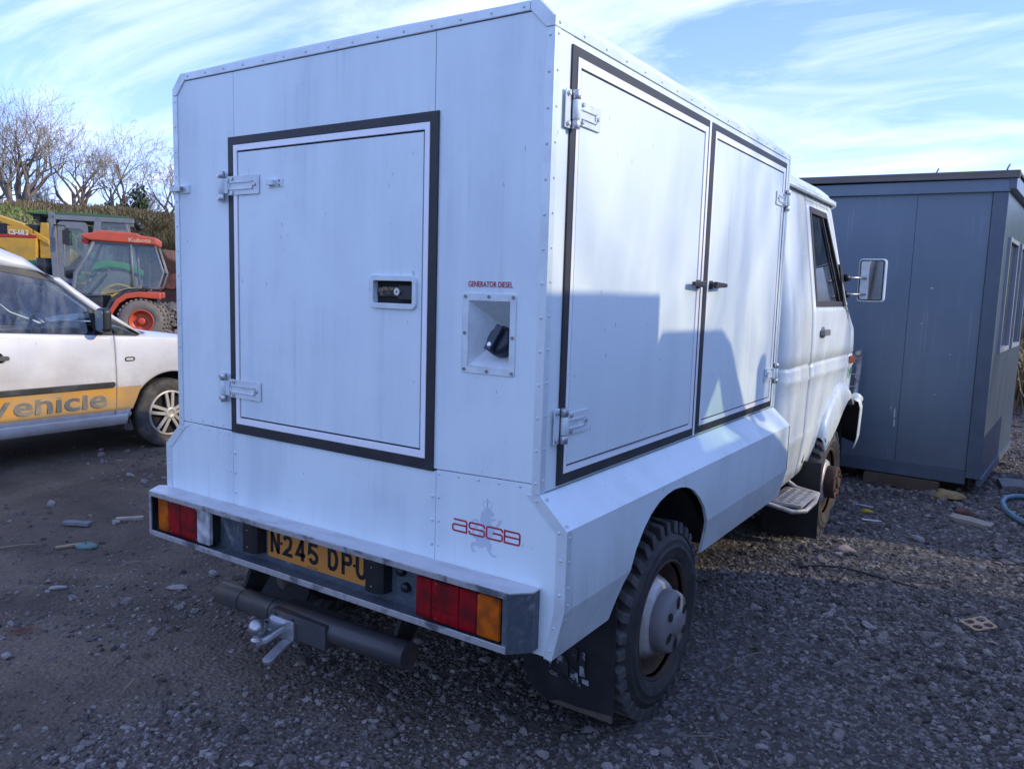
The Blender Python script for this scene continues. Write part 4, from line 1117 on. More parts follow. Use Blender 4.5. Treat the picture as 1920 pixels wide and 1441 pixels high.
def cpoint(u, z):
    """u: 0 rear centre .. 1 rear corner end .. 2 front-curve start .. 3 front centre"""
    w, yf, ys = cw(z), cyf(z), cys(z)
    rc = 0.075
    if u <= 0.5: return ((w - rc) * u / 0.5, 2.40)
    if u <= 1.0:
        a = (u - 0.5) / 0.5 * PI / 2
        return (w - rc + rc * math.sin(a), 2.40 + rc - rc * math.cos(a))
    if u <= 2.0: return (w, 2.475 + (ys - 2.475) * (u - 1))
    t = (u - 2.0) * PI / 2
    e = 2 / 2.5
    return (w * math.cos(t) ** e if t < PI / 2 - 1e-6 else 0.0, ys + (yf - ys) * math.sin(t) ** e)
def ucol(y_of):          # a column at a given y on the side, as a function of z
    return lambda z: 1 + (y_of(z) - 2.475) / (cys(z) - 2.475)
k_ = lambda v: (lambda z: v)
cols = [k_(v) for v in (0.0, 0.25, 0.5, 0.6, 0.7, 0.8, 0.9, 1.0)] + [ucol(k_(2.68)), ucol(k_(2.889)), ucol(k_(2.911)), ucol(k_(3.005))]
for t in (0.2, 0.4, 0.6, 0.8): cols.append(ucol(lambda z, t=t: 3.005 + (ywf(z) - 3.005) * t))
cols += [ucol(ywf)] + [(lambda z, t=t: 2.0 * t + (1 - t) * ucol(ywf)(z)) for t in (0.35, 0.7, 1.0)]
NS = len(cols)
cols += [k_(2 + t) for t in (0.08, 0.16, 0.24, 0.33, 0.42, 0.52, 0.64, 0.76, 0.88, 1.0)]
rows = [0.43, 0.50, 0.58, 0.66, 0.695, 0.705, 0.73, 0.80, 0.88, 0.95, 1.03, 1.045, 1.06, 1.10, 1.112, 1.116, 1.128, 1.132, 1.20, 1.25, 1.30, 1.36, 1.42, 1.47, 1.62, 1.80, 2.02, 2.06, 2.105]
def groove(z):
    d = 0.0
    if 1.113 <= z <= 1.13: d -= 0.007                            # swage line right round the cab
    d += 0.010 * math.exp(-((z - 1.048) / 0.012) ** 2) + 0.010 * math.exp(-((z - 0.70) / 0.014) ** 2)
    return d
WIN = (12 - 1, 16)      # columns of the side window (index of first and last column)
def cab_grid(s):
    P = []
    for zr in rows:
        R = []
        for c_ in cols:
            x, y = cpoint(c_(zr), zr)
            z = zr
            if zr < 1.0:
                zb = zbot(y); z = zb + (zr - 0.43) / (1.0 - 0.43) * (1.0 - zb)
                x, y = cpoint(c_(z), z)
            g_ = groove(z)
            k = 1 + g_ / 0.88
            R.append((s * x * k, y, z))
        P.append(R)
    return P
iB, iC, iW0, iW1 = 9, 10, 11, 16
rW0, rW1 = rows.index(1.47), rows.index(2.02)
cabroot = None
for s in (1, -1):
    P = cab_grid(s)
    shell, door = MB(), MB()
    for i in range(len(rows) - 1):
        for j in range(len(cols) - 1):
            q = [P[i][j], P[i][j + 1], P[i + 1][j + 1], P[i + 1][j]]
            if s < 0: q = q[::-1]
            zc, yc = sum(p[2] for p in q) / 4, sum(p[1] for p in q) / 4
            if j == iB: continue                                  # shut line behind the door
            if rW0 <= i < rW1 and (iW0 <= j < iW1): continue      # side window
            if rW0 <= i < rW1 and j >= NS + 1: continue           # windscreen
            if iC <= j < NS - 1 + 1 and 0: pass
            (door if iC <= j <= NS - 2 and i < rows.index(2.06) else shell).add(q, [(0, 1, 2, 3)], True)
    if s == 1:
        cabroot = shell.build('cab', 'cab_white', truck, solid=0.012)
    else: shell.build('cab_side', 'cab_white', cabroot, solid=0.012)
    dr = door.build('cab_door', 'cab_white', cabroot, solid=0.014)
    # window pane with its rubber, inset slightly
    def wp(y, z, off):
        return (s * (cw(z) + off), y, z)
    G = [[wp(3.005 + (ywf(z) - 3.005) * t, z, -0.010) for t in np.linspace(0, 1, 6)] for z in (1.47, 1.62, 1.80, 2.02)]
    MB().grid(G).build('cab_window', 'glass_cab', cabroot)
    O = [(2.992, 1.455), (ywf(1.455) + 0.012, 1.455), (ywf(2.035) + 0.005, 2.035), (2.992, 2.035)]
    I = [(3.025, 1.488), (ywf(1.488) - 0.022, 1.488), (ywf(2.0) - 0.022, 2.0), (3.025, 2.0)]
    rb = MB(); rb.ring(O, I, lambda u, v, d: (s * (cw(v) + d), u, v), -0.008, 0.004)
    zq = [(z, ywf(z) - 0.16) for z in (1.47, 2.02)]
    rb.prism([(zq[0][1], 1.47), (zq[0][1] + 0.018, 1.47), (zq[1][1] + 0.048, 2.02), (zq[1][1] + 0.030, 2.02)], lambda u, v, d: (s * (cw(v) + d), u, v), -0.006, 0.002)
    rb.build('window_rubber', 'seal', cabroot)
    # handle
    hh = MB()
    FN = lambda u, v, d: (s * (cw(v) + d), u, v)
    hh.prism(rrect(3.120, 3.215, 1.265, 1.335, 0.03, 4), FN, -0.001, 0.004)
    hh.prism(rrect(3.095, 3.245, 1.282, 1.318, 0.008, 2), FN, 0.004, 0.030)
    hh.build('door_handle', 'cap_grey', cabroot, bevel=0.004)
    # dark sheet added behind the gap, gives the shut line its shade
    li_ = [[(s * (cw(z) - 0.03), y, z) for y in (2.84, 2.96)] for z in (0.46, 0.75, 1.1, 1.47, 2.08)]
    MB().grid(li_).build('shut_line_backing', 'dark', cabroot)
# windscreen, cab back, roof
G = []
for z in (1.47, 1.65, 1.85, 2.02):
    R = []
    for t in np.linspace(0.08, 1.0, 9): R.append((cpoint(2 + t, z)[0] - 0.004, cpoint(2 + t, z)[1] - 0.006, z))
    G.append([(-x, y, zz_) for x, y, zz_ in R[::1]][0:8] + R[::-1])
MB().grid(G).build('windscreen', 'glass_cab', cabroot)
rfm = MB()
P = []
for zr, k in ((2.098, 1.03), (2.112, 1.045), (2.120, 1.045), (2.124, 1.01), (2.160, 0.985), (2.195, 0.93), (2.225, 0.82), (2.248, 0.62), (2.255, 0.3), (2.257, 0.0)):
    R = []
    for c_ in cols:
        x, y = cpoint(c_(2.105), 2.105)
        yc = 3.15
        R.append((x * k, yc + (y - yc) * (k if k > 0.9 else (0.35 + 0.65 * k)) * (1.0 if y > yc else 1.0), zr))
    P.append(R)
rfm.grid(P); rfm.grid([[(-x, y, z) for x, y, z in r_] for r_ in P], flip=True)
rfm.build('cab_roof', 'cab_white', cabroot)
gt = []
for c_ in cols[6:]:
    x, y = cpoint(c_(2.105), 2.105); gt.append((x * 1.035, 3.15 + (y - 3.15) * 1.02, 2.102))
MB().tube(gt + [(-x, y, z) for x, y, z in gt[::-1]], 0.011, 6).build('roof_gutter', 'cab_white', cabroot)
# interior
it = MB(); it.box(-0.80, 0.80, 2.45, 4.1, 0.75, 0.80); it.box(-0.78, 0.78, 3.75, 4.25, 0.9, 1.36); it.box(-0.8, 0.8, 2.42, 2.46, 0.8, 1.55)
it.box(-0.8, 0.8, 4.3, 4.36, 0.45, 1.1)
it.build('cab_interior', 'dark', cabroot, bevel=0.03)
for u in (-0.42, 0.42):
    st = MB(); st.prism(rrect(u - 0.24, u + 0.24, 0.95, 1.10, 0.05), lambda a, b, d: (a, d, b), 2.62, 3.15)
    st.prism(rrect(u - 0.23, u + 0.23, 1.08, 1.66, 0.08), lambda a, b, d: (a, d - 0.12 * (b - 1.1), b), 2.60, 2.72)
    st.prism(rrect(u - 0.13, u + 0.13, 1.68, 1.88, 0.05), lambda a, b, d: (a, d - 0.12 * (b - 1.1), b), 2.62, 2.70)
    st.build('seat', 'seat', cabroot, bevel=0.02)
sw_ = MB(); sw_.tube([(0.42 + 0.19 * math.cos(q), 3.55 - 0.10 * math.sin(q), 1.40 + 0.16 * math.sin(q)) for q in np.linspace(0, 2 * PI, 25)[:-1]], 0.013, 8, closed=True)
sw_.tube([(0.42, 3.56, 1.40), (0.42, 3.8, 1.25)], 0.02, 8); sw_.tube([(0.24, 3.55, 1.4), (0.42, 3.58, 1.38), (0.60, 3.55, 1.4)], 0.014, 6); sw_.build('steering_wheel', 'plastic', cabroot)

# arch trims round the front wheels
for s in (1, -1):
    O = [(3.30, 0.635), (3.37, 0.748), (3.50, 0.835), (3.60, 0.885), (3.72, 0.930), (3.84, 0.938), (3.96, 0.912), (4.08, 0.865), (4.18, 0.80)]
    I = [(3.30, 0.545), (3.42, 0.592), (3.56, 0.645), (3.66, 0.692), (3.78, 0.758), (3.90, 0.805), (4.00, 0.822), (4.08, 0.812), (4.15, 0.765)]
    at_ = MB()
    A = [[(s * 0.868, u, v) for u, v in O], [(s * 0.886, u, v) for u, v in O],
         [(s * 0.905, u * 0.8 + a * 0.2, v * 0.8 + b * 0.2) for (u, v), (a, b) in zip(O, I)],
         [(s * 0.922, a, b) for a, b in I], [(s * 0.905, a + 0.01, b - 0.012) for a, b in I], [(s * 0.80, a + 0.01, b) for a, b in I]]
    at_.grid(A); at_.build('arch_trim', 'hinge', cabroot, solid=0.004)
    # dark inner wing
    A = [(s * 0.50, 3.53 + 0.56 * math.cos(q), 0.36 + 0.52 * math.sin(q)) for q in np.linspace(-0.1, PI - 0.35, 18)]
    B = [(s * 0.86, 3.56 + 0.60 * math.cos(q), 0.36 + 0.46 * math.sin(q)) for q in np.linspace(-0.1, PI - 0.35, 18)]
    MB().grid([A, B]).build('arch_liner', 'underbody', cabroot)
    iw = MB(); iw.box(*sorted((s * 0.47, s * 0.50)), 3.0, 4.3, 0.45, 0.95); iw.build('inner_wing', 'underbody', cabroot)

# step below the door
for s in (1,):
    stp = MB()
    stp.prism(rrect(0.785, 0.975, 2.55, 2.955, 0.02), lambda a, b, d: (a, b, d), 0.355, 0.372)
    for k in range(4):
        for j in range(8): stp.prism(rrect(0.80 + 0.044 * k, 0.825 + 0.044 * k, 2.585 + 0.045 * j, 2.61 + 0.045 * j, 0.004, 2), lambda a, b, d: (a, b, d), 0.3725, 0.377, 0)
    stp.build('step', 'galv', truck, bevel=0.004)
    sb = MB()
    sb.tube([(0.74, 2.50, 0.47), (0.80, 2.52, 0.36), (0.93, 2.535, 0.335), (0.985, 2.60, 0.335), (0.99, 2.80, 0.345), (0.97, 2.96, 0.355), (0.84, 2.985, 0.365), (0.78, 2.99, 0.40), (0.76, 2.98, 0.48)], 0.014, 8)
    sb.build('step_bracket', 'galv', truck)
# front bumper, bull bar
fb = MB()
prof = [(4.62, 0.47), (4.66, 0.60), (4.66, 0.72), (4.60, 0.78)]
pl_ = [(-0.915, 4.40), (-0.905, 4.55), (-0.86, 4.72), (-0.70, 4.93), (-0.35, 5.02), (0.35, 5.02), (0.70, 4.93), (0.86, 4.72), (0.905, 4.55), (0.915, 4.40)]
A = []
for dz, ins in ((0.40, 0.03), (0.48, 0.0), (0.70, -0.01), (0.755, 0.01), (0.775, 0.07)):
    A.append([(x * (1 - ins * 0.6), y - ins, max(dz, 0.40 if y > 4.2 else 0.40) if not (y < 4.3) else dz) for x, y in pl_])
fb.grid(A); fbo = fb.build('front_bumper', ['hinge', 'dark'], truck, solid=0.006); fbo.modifiers['solid'].material_offset = 1
eb = MB(); eb.lathe([(0.0, -0.05), (0.026, -0.045), (0.034, 0.0), (0.030, 0.05), (0.0, 0.06)], (0.862, 4.58, 0.762), (0.2, 1, -0.35), 16); eb.build('bumper_end', 'hinge', truck)
bb = MB()
for s in (1, -1):
    bb.tube([(s * 0.80, 4.82, 1.085), (s * 0.795, 4.93, 1.085), (s * 0.79, 4.99, 1.055), (s * 0.785, 5.01, 0.98), (s * 0.77, 5.02, 0.70), (s * 0.76, 4.95, 0.62)], 0.018, 10)
for z in (1.0, 0.90, 0.80): bb.tube([(-0.785, 5.0, z), (0.785, 5.0, z)], 0.007, 6)
for z in (0.99, 0.90): bb.tube([(0.80, 4.80, z), (0.785, 5.0, z)], 0.006, 6)
bb.tube([(-0.78, 5.0, 1.03), (0.78, 5.0, 1.03)], 0.018, 10)
bb.build('bull_bar', 'wheel_silver', truck)
# side indicator, corner lamp, badge
im = MB(); 
FN = lambda u, v, d: (cpx(u, v) + d, u, v)
def cpx(y, z):
    lo, hi = 1.0, 3.0
    for _ in range(40):
        m_ = (lo + hi) / 2
        if cpoint(m_, z)[1] < y: lo = m_
        else: hi = m_
    return cpoint((lo + hi) / 2, z)[0]
im.prism(rect(4.02, 4.16, 1.060, 1.112), FN, 0.0, 0.022); im.build('side_indicator', 'amber_lens', cabroot, bevel=0.006)
im = MB(); im.prism(rect(4.20, 4.36, 1.045, 1.112), FN, -0.004, 0.004); im.build('corner_grille', 'plastic', cabroot)
im = MB(); im.prism([(4.03, 0.955), (4.06, 0.965), (4.09, 1.03), (4.055, 1.02)], FN, 0.008, 0.0105); MAT['green_print'] = M('green_badge', (0.03, 0.33, 0.10), 0.5); im.build('badge', 'green_print', cabroot)
im = MB()
for k in range(5): im.prism(rect(4.10 + 0.022 * k, 4.116 + 0.022 * k, 0.975 + 0.004 * k, 1.010 + 0.004 * k), FN, 0.002, 0.006)
im.build('badge', 'bolt', cabroot)
# door mirror
mi_ = MB()
MY = 4.0
mi_.prism(rrect(0.906, 1.078, 1.492, 1.782, 0.022, 4), lambda a, b, d: (a, d, b), MY - 0.005, MY + 0.055)
mr_ = mi_.build('wing_mirror', 'hinge', truck, bevel=0.010, seg=3)
q = MB(); q.ring(rrect(0.914, 1.068, 1.500, 1.774, 0.018, 4), rrect(0.921, 1.061, 1.507, 1.767, 0.014, 4), lambda a, b, d: (a, d, b), MY - 0.004, MY - 0.009); q.build('mirror_rubber', 'plastic', mr_)
q = MB(); q.prism(rrect(0.921, 1.061, 1.507, 1.767, 0.014, 4), lambda a, b, d: (a, d + 0.10 * (a - 0.99) * -1, b), MY - 0.004, MY - 0.0065); q.build('mirror_pane', 'mirror', mr_)
q = MB()
for z in (1.645, 1.535):
    q.tube([(0.855, 3.79, z), (0.885, 3.82, z)], [0.030, 0.020], 10, True, 1); q.tube([(0.87, 3.80, z), (0.92, 3.90, z + 0.004), (0.97, 4.03, z + 0.004)], 0.009, 8, True, 0)
q.prism([(3.72, 1.46), (3.85, 1.46), (3.76, 1.73), (3.68, 1.73)], lambda u, v, d: (cw(v) + d, u, v), -0.03, 0.012, 1)
q.build('mirror_arm', ['steel', 'plastic'], mr_)
# ============================================================ site cabin
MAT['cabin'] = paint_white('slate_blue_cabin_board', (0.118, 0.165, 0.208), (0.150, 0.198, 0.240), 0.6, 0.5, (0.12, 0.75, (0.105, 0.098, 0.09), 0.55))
MAT['cabin_dark'] = M('dark_blue_cabin_trim', (0.072, 0.098, 0.13), 0.5, 0, (0.12, 0.15, 0.18), 0.55, 5, bump=0.08)
MAT['cabin_fascia'] = M('weathered_grey_fascia', (0.15, 0.135, 0.12), 0.8, 0, (0.08, 0.075, 0.07), 0.6, 6, (0.4, 4, 6), 0.2)
MAT['cabin_side'] = M('streaked_cabin_side_paint', (0.050, 0.085, 0.13), 0.3, 0, (0.10, 0.13, 0.16), 0.7, 4, (8, 8, 0.5), 0.1)  # paler upright streaks over dark blue
MAT['win_glass'] = M('dark_window_pane', (0.02, 0.025, 0.03), 0.05, 0, (0.05, 0.05, 0.05), 0.3, 3, coat=0.6)
cabin = thing('site_cabin', 'dark slate blue portable site cabin with flat roof standing behind the truck cab', 'cabin', (1.693, 5.109, 0.0), math.radians(-3.5))
WD, DP, Z0, Z1 = 5.2, 2.25, 0.15, 2.33
FR = lambda u, v, d: (u, d, v)
SD = lambda u, v, d: (d, u, v)
MB().box(-WD + 0.02, -0.02, 0.02, DP, 0.16, 2.42).build('cabin_core', 'cabin_dark', cabin)
edges = [-WD + 0.1, -3.006, -1.806, -0.606, -0.098]
for a, b in zip(edges[:-1], edges[1:]): MB().prism(rect(a + 0.0012, b - 0.0012, 0.205, 2.34), FR, 0.0, 0.025).build('wall_panel', 'cabin', cabin, bevel=0.002)
MB().prism(rect(-0.095, 0.004, 0.155, 2.325), FR, -0.016, 0.02).build('corner_post', 'cabin_dark', cabin, bevel=0.004)
MB().prism(rect(-WD, -WD + 0.098, 0.155, 2.325), FR, -0.016, 0.02).build('corner_post', 'cabin_dark', cabin, bevel=0.004)
MB().prism(rect(-WD + 0.1, -0.097, 0.10, 0.203), FR, -0.010, 0.03).build('skirt_board', 'cabin_dark', cabin, bevel=0.004)
MB().prism([(-WD, 2.345 + 0.012 * WD), (0.01, 2.326), (0.01, 2.418), (-WD, 2.437 + 0.012 * WD)], FR, -0.03, 0.03).build('roof_beam', 'cabin', cabin, bevel=0.004)
MB().prism([(-WD - 0.03, 2.439 + 0.02 * WD), (0.065, 2.420), (0.065, 2.475), (-WD - 0.03, 2.494 + 0.02 * WD)], FR, -0.055, 0.0).build('fascia', 'cabin_fascia', cabin, bevel=0.004)
MB().prism([(-WD - 0.03, 2.47 + 0.02 * WD), (0.06, 2.455), (0.06, 2.475), (-WD - 0.03, 2.49 + 0.02 * WD)], FR, 0.0, DP + 0.1).build('roof', 'cabin_fascia', cabin)
for u in (-0.50, -0.03, -2.1):
    MB().tube([(u, 0.02, 2.46), (u + 0.005, 0.02, 2.50), (u + 0.02, 0.02, 2.53)], 0.007, 5).build('roof_stud', 'bolt', cabin)
# right-hand end wall with two windows
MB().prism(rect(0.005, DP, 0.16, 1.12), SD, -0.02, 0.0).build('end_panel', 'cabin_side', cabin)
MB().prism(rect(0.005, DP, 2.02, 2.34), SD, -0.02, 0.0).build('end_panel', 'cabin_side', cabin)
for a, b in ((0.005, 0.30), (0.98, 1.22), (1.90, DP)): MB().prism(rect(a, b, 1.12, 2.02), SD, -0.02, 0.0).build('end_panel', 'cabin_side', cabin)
for a, b in ((0.30, 0.98), (1.22, 1.90)):
    w_ = MB(); w_.ring(rect(a, b, 1.12, 2.02), rect(a + 0.035, b - 0.035, 1.155, 1.985), SD, -0.015, 0.02)
    MAT['win_frame'] = M('grey_window_frame', (0.30, 0.33, 0.36), 0.4); wr = w_.build('window', 'win_frame', cabin, bevel=0.004)
    MB().prism(rect(a + 0.035, b - 0.035, 1.155, 1.985), SD, -0.01, -0.004).build('window_pane', 'win_glass', wr)
MB().prism(rect(-0.03, DP + 0.05, 2.34, 2.44), SD, -0.005, 0.05).build('fascia', 'cabin_side', cabin, bevel=0.006)
MB().prism(rect(0.0, DP, 0.10, 0.158), SD, -0.02, 0.012).build('skirt_board', 'cabin_dark', cabin)
sc_ = MB(); MAT['chip'] = M('chipped_white_spot', (0.55, 0.57, 0.6), 0.8)
for u, v, a, b in ((-0.637, 0.60, 0.006, 0.045), (-0.634, 0.52, 0.007, 0.035), (-0.668, 0.64, 0.003, 0.012), (-0.45, 1.61, 0.010, 0.006), (-0.50, 1.33, 0.004, 0.005), (-0.28, 1.10, 0.005, 0.004), (-0.36, 0.78, 0.004, 0.004)):
    sc_.prism([(u - a * 0.6, v - b), (u + a, v - b * 0.7), (u + a * 0.4, v + b), (u - a, v + b * 0.6)], FR, -0.0008, 0.002)
sc_.build('paint_chips', 'chip', cabin, kind='stuff')
for k, (u, v) in enumerate(((-0.25, 0.35), (-2.4, 0.35), (-4.8, 0.35), (-0.25, 1.9), (-4.8, 1.9))):
    MB().box(u - 0.15, u + 0.15, v - 0.12, v + 0.12, -0.05, 0.158).build('support_block', 'underbody', cabin)
# ============================================================ silver-white van car on the left
MAT['caddy_paint'] = paint_white('dusty_white_car_paint', (0.72, 0.725, 0.725), (0.62, 0.60, 0.56), 0.5, 0.28, (0.50, 1.05, (0.40, 0.33, 0.235), 0.85))
MAT['caddy_roof'] = M('clean_white_car_paint', (0.66, 0.66, 0.65), 0.2, 0, (0.6, 0.59, 0.56), 0.3, 4, coat=0.5)
MAT['caddy_orange'] = M('orange_yellow_stripe', (0.72, 0.32, 0.012), 0.45, 0, (0.46, 0.31, 0.15), 0.95, 2.6, (1, 0.8, 1), lo=0.30, hi=0.52)
MAT['caddy_grey_print'] = M('dusty_dark_grey_print', (0.10, 0.115, 0.125), 0.6, 0, (0.33, 0.27, 0.19), 0.7, 5, lo=.42, hi=.66)
MAT['wheelcover'] = M('silver_wheel_cover', (0.50, 0.47, 0.42), 0.4, 0.3, (0.26, 0.21, 0.15), 0.6, 12)
CX, CY = -5.345, 1.0
car = thing('van_car', 'dusty white van-like car with an orange side stripe reading Vehicle, nose behind the truck', 'car', (CX, CY, 0.0))
class CB(MB):
    def build(s, *a, **k):
        s.v = [(x, y - CY, z) for x, y, z in s.v]; return MB.build(s, *a, **k)
HW = 0.895
def sx(z): return interp(z, (0.24, 0.30, 0.345, 0.36, 0.45, 0.62, 0.80, 0.95, 1.05), (0.835, 0.850, 0.872, 0.868, 0.884, 0.895, 0.893, 0.882, 0.866))
def gxz(z): return interp(z, (1.0, 1.1, 1.2, 1.5, 1.7, 1.8), (0.868, 0.855, 0.838, 0.775, 0.725, 0.69))
belt = lambda y: interp(y, (-1.3, 0.9, 2.0, 2.6, 2.95, 3.1), (1.12, 1.066, 1.008, 0.965, 0.88, 0.76))
ARC = ((2.29, 0.30, 0.388), (-0.40, 0.30, 0.385))
def zb_(y):
    z = 0.26
    for c, zc, R in ARC:
        if abs(y - c) < R: z = max(z, zc + math.sqrt(R * R - (y - c) ** 2))
    return z
def plan(y):      # narrowing at nose and tail
    k = 1.0
    if y > 2.55: k = max(0.0, 1 - ((y - 2.55) / 0.72) ** 2.6) ** (1 / 2.2)
    if y < -1.1: k = max(0.0, 1 - ((-1.1 - y) / 0.45) ** 3) ** (1 / 3)
    return k
ys_ = sorted(set([round(v, 3) for v in np.concatenate([np.arange(-1.5, 3.2, 0.06), [1.776, 1.784, 0.096, 0.104, 3.2, 3.25]] + [c + R * np.cos(np.linspace(0, PI, 33)) for c, zc, R in ARC])]))
rw = [0.0, 0.05, 0.11, 0.13, 0.22, 0.35, 0.5, 0.65, 0.8, 0.9, 0.97, 1.0]
def side_pt(s, y, t):
    zb0, zt0 = zb_(y), belt(y)
    z = 0.26 + (zt0 - 0.26) * t
    if zb0 > 0.262: z = zb0 + (zt0 - zb0) * t
    return (s * sx(z) * (plan(y) if plan(y) > 0 else 0), y, z)
for s in (1, -1):
    for nm, y0, y1 in (('rear_wing', -1.55, 0.098), ('car_door', 0.102, 1.778), ('front_wing', 1.782, 3.3)):
        cols_ = [y for y in ys_ if y0 <= y <= y1]
        g_ = CB().grid([[side_pt(s, y, t) for y in cols_] for t in rw])
        g_.build(nm, 'caddy_paint', car, solid=0.02)
    # seam backing, arch lip, inner arch
    CB().grid([[(s * (sx(z) - 0.03), y, z) for y in (1.74, 1.82)] for z in (0.3, 0.5, 0.8, 1.0)]).build('shut_line_backing', 'dark', car)  # dark sheet stands in for the shade inside the door seam
    for c, zc, R in ARC:
        al = CB(); al.grid([[(s * r_, c + (R + 0.004) * math.cos(q), zc + (R + 0.004) * math.sin(q)) for q in np.linspace(-0.1, PI + 0.1, 25)] for r_ in (0.868, 0.60)])
        al.build('arch_liner', 'dark', car)
    # sill, moulding, stripe
    sl_ = CB(); sl_.grid([[(s * (sx(z) + d), y, z) for y in (0.05, 1.0, 1.885)] for z, d in ((0.255, 0.0), (0.275, 0.012), (0.335, 0.014), (0.348, 0.0))]); sl_.build('sill', 'caddy_paint', car)
    FN = lambda u, v, d, s=s: (s * (sx(v) * plan(u) + d), u, v)
    mo = CB(); mo.prism(rrect(0.14, 1.765, 0.588, 0.636, 0.020, 4), FN, 0.0, 0.016); mo.build('door_moulding', 'mirrorplastic', car, bevel=0.004)
    mo = CB(); mo.prism(rrect(-0.0, 0.06, 0.588, 0.636, 0.01, 2), FN, 0.0, 0.016); mo.build('door_moulding', 'mirrorplastic', car, bevel=0.004)
    for y0, y1 in ((0.105, 1.776), (1.784, 1.93)):
        st = CB(); N_ = 14
        st.grid([[(s * (sx(z) + 0.0025), y if not (y1 > 1.9 and y == y1) else interp(z, (0.387, 0.587), (1.925, 2.005)), z) for y in np.linspace(y0, y1, N_)] for z in np.linspace(0.387, 0.587, 6)])
        st.build('stripe', 'caddy_orange', car)
    dh = CB(); dh.prism(rrect(0.70, 0.945, 0.862, 0.896, 0.014, 4), FN, 0.018, 0.045); dh.prism(rrect(0.72, 0.92, 0.84, 0.92, 0.03, 4), FN, -0.004, 0.002, 1); dh.build('door_handle', ['mirrorplastic', 'dark'], car, bevel=0.005)
    bd = CB(); bd.ring(rrect(1.862, 1.948, 0.802, 0.838, 0.016, 4), rrect(1.870, 1.940, 0.810, 0.830, 0.009, 4), FN, 0.0, 0.006); bd.build('side_repeater', 'mirrorplastic', car)
    mf = CB(); mf.prism([(1.86, 0.30), (1.93, 0.30), (1.96, 0.19), (1.88, 0.20)], lambda u, v, d: (s * (0.70 + d), u, v), 0.0, 0.13); mf.build('mud_flap', 'mud', car)
text_obj('lettering', 'Vehicle', 'caddy_grey_print', car, (sx(0.5) + 0.0045, 0.765 - CY, 0.425), (0, 1, 0), (0, 0, 1), 0.93, 0.150, 0.02, 0.0008, label='large grey word Vehicle on the orange stripe')
# greenhouse
k_adj = lambda y, z: ((y + 1.839) * (1 + (HW - gxz(z)) / 6.41) - 1.839, (z - 1.504) * (1 + (HW - gxz(z)) / 6.41) + 1.504)
RL = [(-1.45, 1.30), (-1.40, 1.62), (-1.25, 1.74), (-0.6, 1.79), (0.2, 1.79), (0.65, 1.755), (0.93, 1.695), (1.092, 1.633), (1.261, 1.51), (1.38, 1.412), (1.499, 1.314), (1.712, 1.155), (2.0, 1.045)]
BLK = [(-1.30, 1.11), (-1.30, 1.56), (-0.6, 1.60), (0.2, 1.60), (0.65, 1.595), (0.924, 1.570), (1.10, 1.543), (1.301, 1.500), (1.43, 1.405), (1.563, 1.305), (1.997, 1.020)]
GL1 = [(0.22, 1.098), (1.605, 1.040), (1.548, 1.300), (1.49, 1.360), (1.40, 1.412), (1.259, 1.466), (0.922, 1.527), (0.22, 1.552)]
GL2 = [(1.755, 1.035), (1.945, 1.030), (1.715, 1.205)]
GL3 = [(-1.2, 1.14), (0.02, 1.105), (0.02, 1.555), (-1.15, 1.52)]
def side_poly(loops, s, off):
    L_ = [[k_adj(*p) for p in l] for l in loops]
    tri = geometry.tessellate_polygon([[Vector((p[0], p[1], 0)) for p in l] for l in L_])
    fl = [p for l in L_ for p in l]
    return CB().add([(s * (gxz(p[1]) + off), p[0], p[1]) for p in fl], [tuple(t) for t in tri])
for s in (1, -1):
    OB = BLK + [(1.997, 1.000), (0.9, 1.058), (-1.30, 1.108)]
    side_poly([BLK[::1] + [(1.9, 1.004), (0.9, 1.060)], GL1, GL2, GL3], s, 0.0).build('window_surround', 'seal', car, solid=0.01)
    for G_ in (GL1, GL2, GL3): side_poly([G_], s, -0.006).build('side_glass', 'glass_caddy', car)
    A = [k_adj(*p) for p in RL]
    Bp = [k_adj(interp(a[0], [0, 1], [0, 1]) if 0 else b[0], b[1]) for a, b in zip(RL, [(-1.30, 1.11), (-1.30, 1.56), (-1.2, 1.57), (-0.6, 1.60), (0.2, 1.60), (0.65, 1.595), (0.90, 1.575), (1.04, 1.555), (1.22, 1.52), (1.33, 1.48), (1.45, 1.39), (1.66, 1.24), (1.99, 1.025)])]
    up = CB(); up.grid([[(s * (gxz(p[1]) + 0.004), p[0], p[1]) for p in Bp], [(s * (gxz(0.5 * (p[1] + q[1])) + 0.012), 0.5 * (p[0] + q[0]), 0.5 * (p[1] + q[1])) for p, q in zip(A, Bp)], [(s * (gxz(p[1]) - 0.012), p[0], p[1]) for p in A]])
    up.build('roof_rail', 'caddy_roof', car, solid=0.02)
A = [k_adj(*p) for p in RL]
rf = CB(); rp = [p for p in A if p[0] < 1.02]
rf.grid([[(gxz(p[1]) * t - 0.012 * t, p[0], p[1] + 0.05 * (1 - t * t)) for p in rp] for t in np.linspace(-1, 1, 11)]); rf.build('roof', 'caddy_roof', car)
ws = CB(); wp_ = [p for p in A if p[0] > 0.98]
ws.grid([[(gxz(p[1]) * t - 0.03 * t, p[0] + 0.12 * (1 - t * t), p[1] + 0.04 * (1 - t * t)) for p in wp_] for t in np.linspace(-1, 1, 11)]); ws.build('windscreen', 'glass_caddy', car)
hd = CB()
hy = [y for y in ys_ if y >= 1.98]
hd.grid([[(sx(belt(y)) * plan(y) * t, y, belt(y) + (0.055 * (1 - t ** 4) + 0.03 * (1 - t * t)) * interp(y, (1.98, 2.5, 3.0), (1.0, 0.35, 0.3))) for y in hy] for t in np.linspace(-1, 1, 13)]); hd.build('bonnet', 'caddy_paint', car)
